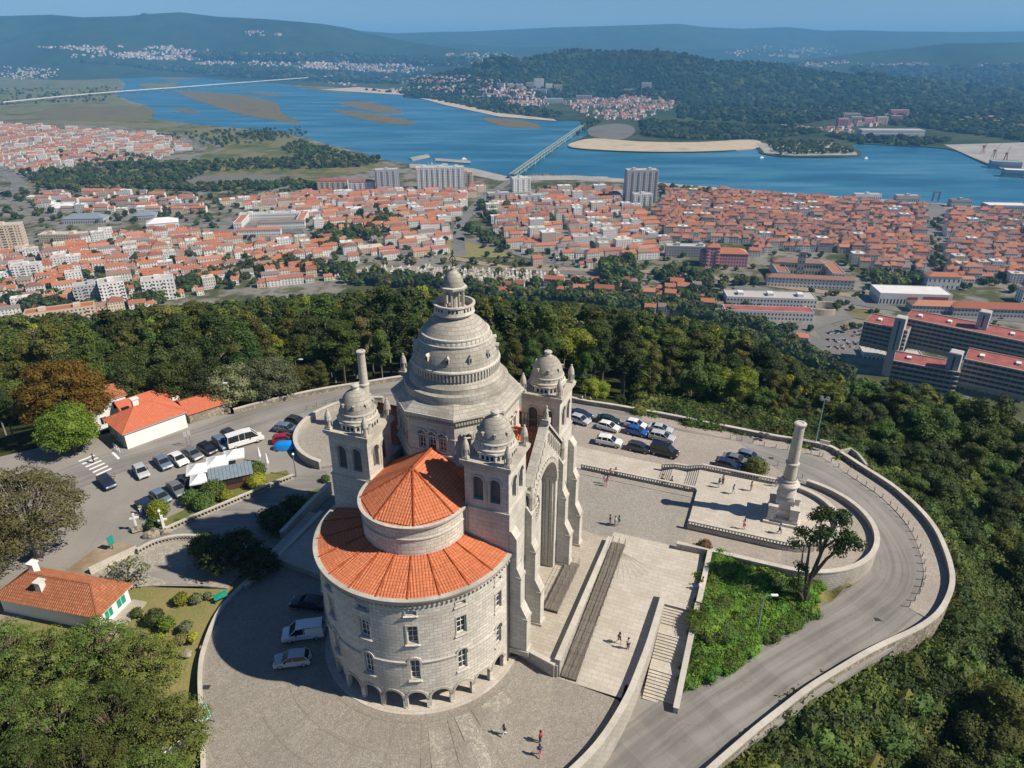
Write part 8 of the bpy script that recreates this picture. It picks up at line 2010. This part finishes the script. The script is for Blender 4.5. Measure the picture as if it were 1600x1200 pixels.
mb = MB(); mb.ribbon([Vector((22 * math.cos(R(a)), 13 * math.sin(R(a)), 0)) for a in range(40, 300, 10)], -.6, .6, 0, 7, 0); mb.build('wall', [M('apt_cream')], r_)
# streets
for path, wpx, wm in ROADS:
    zr_ = lambda x, y: ZC
    P = spline([C(u, v) for u, v in path], 5)
    if path[0][0] in (1240, 1250): P = [Vector((p.x, p.y, p.z + .1)) for p in P]
    mb = MB(); mb.ribbon(P, -wm, wm, .2, .35, 0); kind(mb.build('street', [M('tarmac')]), 'structure')
mb = MB(); mb.ribbon([C(u, v) for u, v in ((700, 402), (800, 420), (960, 421), (1100, 432), (1330, 462))], -7, 7, .2, .4, 0); kind(mb.build('railway', [M('dirt')]), 'structure')
mb = MB(); p = C(1352, 492); mb.lathe([(0, ZC + .5), (18, ZC + .5)], 24, 0, 2 * math.pi, (p.x, p.y)); mb.lathe([(17, ZC + .52), (9, ZC + .6), (0, ZC + .9)][::-1], 24, 0, 2 * math.pi, (p.x, p.y)); kind(mb.build('roundabout_lawn', [M('meadow')]), 'structure')
land('waste_ground', [(668, 375), (700, 362), (720, 372), (790, 392), (805, 402), (720, 402), (672, 392)], M('grass_dry'), ZC + .3, 1)
# cemetery
land('cemetery_ground', [(515, 424), (640, 416), (700, 418), (880, 428), (885, 446), (740, 446), (640, 442), (520, 438)], M('sand'), ZC + .25, 1)
tb = []
for k in range(4):
    mb = MB(); s = [(1.1, 2.2, .8), (1.3, 1.3, 2.4), (1.0, 2.0, 1.4), (2.2, 2.6, 3.2)][k]; mb.box(-s[0] / 2, s[0] / 2, -s[1] / 2, s[1] / 2, 0, s[2]); mb.box(-s[0] * .35, s[0] * .35, -.1 + s[1] * .4, .1 + s[1] * .4, s[2], s[2] + .9); tb.append(mb.mesh('tomb', [M('offwhite' if k % 2 else 'quay')]))
TP = []
cpoly = [(520, 426), (640, 418), (700, 420), (875, 430), (880, 444), (740, 444), (640, 440), (525, 436)]; cw_ = [C(u, v) for u, v in cpoly]
for x in np.arange(min(p.x for p in cw_), max(p.x for p in cw_), 4.2):
    for y in np.arange(min(p.y for p in cw_), max(p.y for p in cw_), 4.6):
        x2, y2 = x + rng.uniform(-.6, .6), y + rng.uniform(-.6, .6)
        u, v, _ = PR(x2, y2, ZC)
        if inpoly(u, v, cpoly) and rng.random() < .93: TP.append((x2, y2, ZC + .2))
instancer('cemetery_tombs', TP, rng.normal(.1, .04, len(TP)), [(s, s, s) for s in rng.uniform(1.0, 1.9, len(TP))], rng.choice(4, len(TP), p=[.4, .25, .25, .1]), tb, 'dense pale tombs of the town cemetery', 'tombs')

# ---- bridges
br = empty('road_rail_bridge', (0, 0, 0)); tag(br, 'long green iron truss bridge across the river', 'bridge')
a, b = C(800, 279), C(912, 198); n = 14; dirv = (b - a).normalized(); zt = ZC + 9
mb = MB(); mb.ribbon([Vector((a.x, a.y, zt)), Vector((b.x, b.y, zt))], -5.5, 5.5, -1, 0, 0); mb.build('deck', [M('tarmac')], br)
for s in (-5.2, 5.2):
    r_v = Vector((-dirv.y, dirv.x, 0)) * s; mb = MB(); N = 56
    lo_ = [a.lerp(b, k / N) + r_v for k in range(N + 1)]
    for k in range(N):
        p, q = lo_[k], lo_[k + 1]; p0, p1, q0, q1 = Vector((p.x, p.y, zt - 7.5)), Vector((p.x, p.y, zt + .6)), Vector((q.x, q.y, zt - 7.5)), Vector((q.x, q.y, zt + .6))
        mb.tube([p0, q1] if k % 2 else [p1, q0], .45, 4); mb.tube([p0, p1], .35, 4)
    for z in (zt - 7.5, zt + .6): mb.tube([(lo_[0].x, lo_[0].y, z), (lo_[-1].x, lo_[-1].y, z)], .7, 4)
    kind(mb.build('truss', [M('metal_green')], br), 'stuff')
for k in range(1, 10):
    p = a.lerp(b, k / 10); mb = MB(); mb.box(-3, 3, -7, 7, ZW - 3, zt - 7.5, 0, Matrix.Translation((p.x, p.y, 0)) @ Matrix.Rotation(math.atan2(dirv.y, dirv.x), 4, 'Z')); mb.build('pier', [M('quay')], br)
vd = empty('motorway_viaduct', (0, 0, 0)); tag(vd, 'low pale motorway viaduct crossing the upper river', 'bridge')
VP = spline([C(u, v, ZC + 12) for u, v in ((-20, 162), (90, 151), (176, 143.5), (274, 136.5), (375, 129), (470, 122), (562, 115.5))], 5)
mb = MB(); mb.ribbon(VP, -11, 11, -2.2, 0, 0); mb.build('deck', [M('quay')], vd)
for s in (-11, 10.4):
    mb = MB(); mb.ribbon(VP, s, s + .6, 0, 1.2, 0); mb.build('barrier', [M('apt_white')], vd)
for p in VP[8:]:
    mb = MB(); mb.box(-1.5, 1.5, -8, 8, ZW - 3, ZC + 10, 0, Matrix.Translation((p.x, p.y, 0))); mb.build('pier', [M('quay')], vd)
# boats and harbour cranes
def boat_mesh(mast):
    mb = MB(); mb.prism([(-4, -1.2), (2, -1.2), (4.5, 0), (2, 1.2), (-4, 1.2)], -.3, 1.2, 0); mb.box(-2.5, 1, -.8, .8, 1.2, 2.2)
    h = mb.mesh('hull', [M('white')]); m = MB()
    if mast: m.tube([(.3, 0, 1.2), (.3, 0, 12)], .12, 4); m.tube([(.3, 0, 2.2), (-3, 0, 2.1)], .09, 4)
    else: m.box(-1, .8, -.7, .7, 2.2, 2.9)
    return h, m.mesh('mast' if mast else 'cabin', [M('white')])
BT = [boat_mesh(True), boat_mesh(False)]
bi = 0
for (u0, u1, v, n, where) in ((832, 860, 277.5, 10, 'first jetty of the marina'), (868, 890, 280.5, 9, 'second jetty of the marina'), (902, 945, 283, 14, 'outer jetty of the marina'), (668, 700, 258, 12, 'small harbour below the white towers')):
    for k in range(n):
        u = u0 + (u1 - u0) * (k + .5) / n; p = C(u, v + rng.uniform(-2.2, 2.2), ZW); r_ = empty('sailing_boat' if k % 2 == 0 else 'motor_boat', p, R(80 + rng.uniform(-6, 6)))
        h, m = BT[k % 2]; link('hull', h, r_); link('mast' if k % 2 == 0 else 'cabin', m, r_); lb_ = 'white %s moored at the %s' % ('sailing boat' if k % 2 == 0 else 'motor boat', where); tag(r_, lb_, 'boat', lb_)
for (u, v, lab) in ((725, 249, 'lone white boat on the river left of the bridge'), (1353, 248, 'small dark boat off the wooded peninsula'), (1190, 247, 'small boat near the rocky tip of the peninsula')):
    r_ = empty('motor_boat', C(u, v, ZW), .4); r_.scale = (1.6,) * 3; link('hull', BT[1][0], r_); link('cabin', BT[1][1], r_); tag(r_, lab, 'boat')
for i, (u, v) in enumerate(((1535, 240), (1552, 247), (1570, 252))):
    r_ = empty('harbour_crane', C(u, v), R(20 * i)); tag(r_, ['rusty harbour crane, left of three', 'rusty harbour crane, middle of three', 'rusty harbour crane, right of three'][i], 'crane', 'harbour cranes')
    mb = MB()
    for sx in (-4, 4):
        for sy in (-4, 4): mb.tube([(sx, sy, 0), (sx * .3, sy * .3, 16)], .6, 4)
    mb.build('legs', [M('tile_old')], r_); mb = MB(); mb.box(-3, 3, -2.5, 2.5, 16, 20); mb.build('cab', [M('tile_old')], r_); mb = MB(); mb.tube([(0, 0, 19), (14, 0, 34)], .6, 4); mb.build('jib', [M('tile_old')], r_)
block('harbour_shed', 1572, 262, 60, 30, 12, -20, 'blue-roofed shed on the far harbour quay', 'apt_grey', 1, 'flat', 'metal_green', pent=False); block('harbour_shed', 1598, 276, 70, 26, 12, -20, 'grey shed at the right edge of the far quay', 'apt_grey', 1, 'flat', 'apt_white', pent=False)

# parked cars far below, too small to pick apart
MATS['far_car'] = hmat('far_car', [(.75, .75, .75), (.05, .05, .06), (.4, .41, .43), (.7, .7, .7), (.12, .14, .2), (.3, .02, .02), (.55, .56, .58), (.02, .02, .025)], .35)
mb = MB(); mb.prism([(-2.1, -.85), (2.0, -.85), (2.1, 0), (2.0, .85), (-2.1, .85)], .25, .95, 0); mb.prism([(-1.6, -.72), (.9, -.72), (.9, .72), (-1.6, .72)], .95, 1.0, 1); mb.box(-1.3, .5, -.66, .66, 1.0, 1.45, 1); mb.box(-1.2, .4, -.6, .6, 1.45, 1.5, 0)
fc = mb.mesh('far_car', [M('far_car'), M('h_win')]); P, Rz = [], []
for path, wpx, wm in ROADS:
    W = spline([C(u, v) for u, v in path], 6)
    for a, b in zip(W[:-1], W[1:]):
        L = (b - a).length; dv = (b - a).normalized(); n = int(L / 16)
        for k in range(n):
            if rng.random() < .5: s = rng.choice([-1, 1]); q = a + dv * rng.uniform(0, L) + Vector((-dv.y, dv.x, 0)) * s * wm * rng.choice([.35, .85]); P.append((q.x, q.y, ZC + .36)); Rz.append(math.atan2(dv.y, dv.x) + (0 if s > 0 else math.pi))
for (u0, u1, v0, v1, n) in ((1150, 1240, 505, 520, 30), (1290, 1390, 515, 545, 40), (1250, 1330, 470, 480, 16), (860, 980, 405, 414, 20), (60, 130, 382, 392, 20), (1395, 1440, 440, 446, 14), (560, 690, 398, 408, 18)):
    for _ in range(n): q = C(rng.uniform(u0, u1), rng.uniform(v0, v1)); P.append((q.x, q.y, ZC + .2)); Rz.append(rng.choice([.3, 1.87]) + rng.normal() * .05)
instancer('distant_cars', P, Rz, [(1, 1, 1)] * len(P), [0] * len(P), [fc], 'tiny parked and driving cars in the town streets', 'cars')
land('car_park_ground', [(1270, 508), (1400, 512), (1410, 545), (1330, 560), (1290, 540)], M('tarmac'), ZC + .1, 1)
# ---- trees of town, banks and far woods
def blob(seed, mat):
    r = random.Random(seed); L = [(0, 0, 3.5, 3.2, 3.2, 3.0)] + [(2.4 * math.cos(k * 1.3), 2.4 * math.sin(k * 1.3), 3.6 + r.uniform(-.8, 1.2), 1.8, 1.8, 1.6) for k in range(5)]
    return crown('far_crown', L, mat, 5, .9, seed, .95)
BL_ = [blob(1, LEAF['green']), blob(2, LEAF['dark']), blob(3, LEAF['olive']), blob(4, LEAF['dark']), blob(5, LEAF['brown'])]
TZ = [([(120, 262), (330, 268), (560, 262), (600, 252), (540, 240), (470, 222), (440, 232), (460, 250), (330, 255), (200, 256)], 420, 1.35), ([(30, 270), (200, 262), (330, 268), (250, 300), (60, 296)], 260, 1.4), ([(200, 292), (360, 288), (480, 284), (500, 296), (300, 300)], 150, 1.3), ([(240, 212), (350, 232), (480, 212), (470, 200), (330, 205)], 90, 1.2), ([(60, 236), (230, 246), (240, 258), (120, 262)], 60, 1.2), ([(0, 140), (190, 136), (160, 160), (0, 165)], 120, 1.5), ([(490, 370), (600, 340), (650, 338), (590, 372), (500, 395)], 70, 1.5), ([(545, 330), (620, 325), (600, 350)], 20, 1.2), ([(740, 320), (790, 315), (800, 345), (760, 350)], 26, 1.4), ([(722, 350), (740, 358), (800, 385), (795, 392), (740, 372)], 26, 1.3), ([(1030, 296), (1080, 298), (1130, 305), (1040, 308)], 30, 1.3), ([(940, 420), (985, 410), (1000, 440), (950, 455)], 24, 1.8), ([(1020, 430), (1060, 425), (1180, 440), (1170, 448), (1040, 448)], 34, 1.2), ([(1360, 438), (1440, 432), (1445, 448), (1370, 452)], 22, 1.5), ([(1450, 425), (1474, 425), (1470, 340), (1454, 340)], 30, .8), ([(0, 400), (120, 400), (480, 400), (470, 440), (200, 470), (0, 480)], 130, 1.0), ([(840, 440), (1180, 470), (1200, 500), (900, 480)], 120, 1.2), ([(1060, 500), (1240, 515), (1260, 560), (1320, 585), (1230, 560), (1100, 515)], 60, 1.4), ([(430, 300), (740, 310), (700, 400), (500, 400)], 90, .9), ([(760, 310), (1450, 330), (1440, 430), (800, 420)], 150, .8), ([(1480, 340), (1600, 345), (1600, 470), (1490, 450)], 60, .9), ([(1195, 222), (1300, 222), (1335, 240), (1215, 242)], 180, 1.2), ([(390, 206), (440, 208), (430, 222), (380, 216)], 24, 1.5), ([(0, 300), (360, 310), (340, 350), (0, 345)], 90, 1.1), ([(915, 185), (940, 190), (900, 215), (905, 200)], 40, 1.4), ([(515, 440), (900, 446), (860, 462), (560, 446)], 60, 1.2)]
P, K, S = [], [], []
for u in np.arange(-20, 1330, 2.6):
    v = np.interp(u, EDGE[:, 0], EDGE[:, 1]); p = C(u, v + rng.uniform(-9, 6)); ss = rng.uniform(1.0, 2.0)
    if rng.random() < .75: P.append(p); K.append(int(rng.integers(4))); S.append((ss, ss, ss * 1.2))
for u, v in zip(rng.uniform(0, 1600, 1500), rng.uniform(290, 520, 1500)):
    if v > np.interp(u, EDGE[:, 0], EDGE[:, 1]) or v < np.interp(u, [q[0] for q in NB], [q[1] for q in NB]) + 9: continue
    p = C(u, v)
    if HG.get((int(p.x // 9), int(p.y // 9))) or any(near_path(u, v, q_, w2 * .6) for q_, w2, _ in ROADS) or any(q[0] < u < q[2] and q[1] < v < q[3] for q in RES): continue
    ss = rng.uniform(.5, 1.25); P.append(p); K.append(int(rng.integers(5))); S.append((ss, ss, ss * 1.1))
for poly, n, s in TZ:
    n = int(n * 1.35)
    us = [p[0] for p in poly]; vs_ = [p[1] for p in poly]; c = 0; tr_ = 0
    while c < n and tr_ < n * 60:
        tr_ += 1; u, v = rng.uniform(min(us), max(us)), rng.uniform(min(vs_), max(vs_))
        if not inpoly(u, v, poly): continue
        p = C(u, v); ss = s * rng.uniform(.65, 1.35)
        if s < 1.25 and HG.get((int(p.x // 9), int(p.y // 9))): continue
        P.append(p); K.append(int(rng.choice(5, p=[.3, .25, .2, .2, .05]))); S.append((ss, ss, ss * rng.uniform(.85, 1.4))); c += 1
instancer('town_trees', P, rng.uniform(0, 6.28, len(P)), S, K, BL_, 'trees scattered through the town and along the banks', 'trees')
# far woods south of the river: a mass
def far_blob(seed, mat):
    bm = bmesh.new(); bmesh.ops.create_icosphere(bm, subdivisions=2, radius=1)
    for v in bm.verts: d = 1 + .55 * noise.noise(v.co * 1.7 + Vector((seed * 3.1, 0, 0))); v.co = Vector((v.co.x * 7 * d, v.co.y * 7 * d, 5 + v.co.z * 6.5 * d))
    me = bpy.data.meshes.new('far_tree'); bm.to_mesh(me); bm.free(); me.materials.append(mat); return me
MATS['far_leaf'] = landmat('far_leaf', [(.35, (.008, .022, .009)), (.5, (.016, .034, .012)), (.65, (.03, .048, .016))], .01, .15)
MATS['far_leaf2'] = landmat('far_leaf2', [(.35, (.035, .055, .016)), (.5, (.055, .075, .024)), (.65, (.08, .09, .03))], .01, .15)
FB = [far_blob(k, M('far_leaf' if k < 3 else 'far_leaf2')) for k in range(5)]
WZ = [([(1000, 190), (1180, 198), (1290, 206), (1190, 218), (1060, 218), (1005, 212)], 1000, 1.0), ([(1060, 168), (1300, 172), (1600, 190), (1600, 222), (1440, 200), (1300, 186), (1240, 196), (1060, 186)], 1100, 1.2), ([(1050, 150), (1250, 150), (1600, 160), (1600, 188), (1300, 170), (1060, 166)], 1300, 1.5), ([(1100, 130), (1350, 125), (1600, 130), (1600, 158), (1300, 150), (1100, 148)], 1100, 2.2), ([(1330, 108), (1600, 108), (1600, 128), (1350, 124)], 700, 3.0), ([(100, 96), (330, 108), (500, 112), (660, 118), (620, 132), (500, 128), (330, 118), (200, 104)], 800, 2.0), ([(560, 140), (720, 150), (880, 176), (870, 186), (780, 177), (700, 160), (620, 146)], 420, 1.0), ([(700, 100), (830, 105), (900, 130), (1000, 145), (1100, 150), (1080, 160), (900, 140), (780, 128)], 500, 1.4), ([(300, 86), (560, 88), (800, 98), (820, 108), (560, 98), (320, 94)], 500, 3.0), ([(1290, 212), (1500, 218), (1440, 228), (1340, 224)], 160, .9)]
P, K, S = [], [], []
for poly, n, s in WZ:
    us = [p[0] for p in poly]; vs_ = [p[1] for p in poly]; c = 0; tr_ = 0
    while c < n and tr_ < n * 60:
        tr_ += 1; u, v = rng.uniform(min(us), max(us)), rng.uniform(min(vs_), max(vs_))
        if not inpoly(u, v, poly): continue
        p = G(u, v)
        if p is None: continue
        P.append(p - Vector((0, 0, 1.5))); ss = s * rng.uniform(.6, 1.5); S.append((ss * 1.3, ss * 1.3, ss * rng.uniform(.7, 1.1))); K.append(int(rng.integers(5) if rng.random() < .5 else rng.integers(3))); c += 1
n1 = 5200; ii = rng.uniform(0, V1.shape[0] - 1.01, n1); jj = rng.uniform(0, V1.shape[1] * .72, n1)
for a, b in zip(ii, jj):
    i, j = int(a), int(b); fa, fb = a - i, b - j; p = (V1[i, j] * (1 - fa) + V1[i + 1, j] * fa) * (1 - fb) + (V1[i, j + 1] * (1 - fa) + V1[i + 1, j + 1] * fa) * fb
    if p[2] < ZC - 1: continue
    P.append(Vector(p)); ss = rng.uniform(.7, 1.35); S.append((ss * 1.25, ss * 1.25, ss)); K.append(int(rng.integers(3) if rng.random() < .75 else rng.integers(5)))
instancer('far_woods', P, rng.uniform(0, 6.28, len(P)), S, K, FB, 'dark woods beyond the river and on the wooded hill', 'forest')
# ------------------------------------------------------------------ haze
mb = MB(); mb.box(-36000, 36000, -60, 40000, ZC - 12, 500); hz = mb.mesh('haze', [])
hm_ = bpy.data.materials.new('haze'); hm_.use_nodes = True; ht = hm_.node_tree; ht.nodes.remove(ht.nodes['Principled BSDF']); pv = ht.nodes.new('ShaderNodeVolumePrincipled')
pv.inputs['Color'].default_value = (.22, .57, 1.0, 1); pv.inputs['Density'].default_value = 7.6e-5; pv.inputs['Anisotropy'].default_value = 0
ht.links.new(pv.outputs[0], ht.nodes['Material Output'].inputs['Volume']); hz.materials.append(hm_); ho = kind(link('haze', hz), 'stuff')

# ------------------------------------------------------------------ labels: things that look alike are told apart by their place
def ordinal(n):
    a = ['zeroth', 'leftmost', 'second', 'third', 'fourth', 'fifth', 'sixth', 'seventh', 'eighth', 'ninth', 'tenth', 'eleventh', 'twelfth', 'thirteenth', 'fourteenth', 'fifteenth', 'sixteenth', 'seventeenth', 'eighteenth', 'nineteenth']
    if n < 20: return a[n]
    t = {2: 'twent', 3: 'thirt', 4: 'fort', 5: 'fift', 6: 'sixt'}[n // 10]; u = n % 10
    return t + 'ieth' if u == 0 else t + 'y-' + ('first' if u == 1 else a[u])
byl = {}
for o in col.objects:
    if o.parent is None and o.get('label') and o.get('kind') is None: byl.setdefault(o['label'], []).append(o)
for lab, L in byl.items():
    if len(L) < 2: continue
    L.sort(key=lambda o: PR(*o.location)[0])
    for i, o in enumerate(L):
        pre = ordinal(i + 1) + (' from left of' if i else ' of')
        if i == len(L) - 1 and i: pre = 'rightmost of'
        o['label'] = ' '.join((pre + ' the ' + lab).replace(',', '').split()[:16])
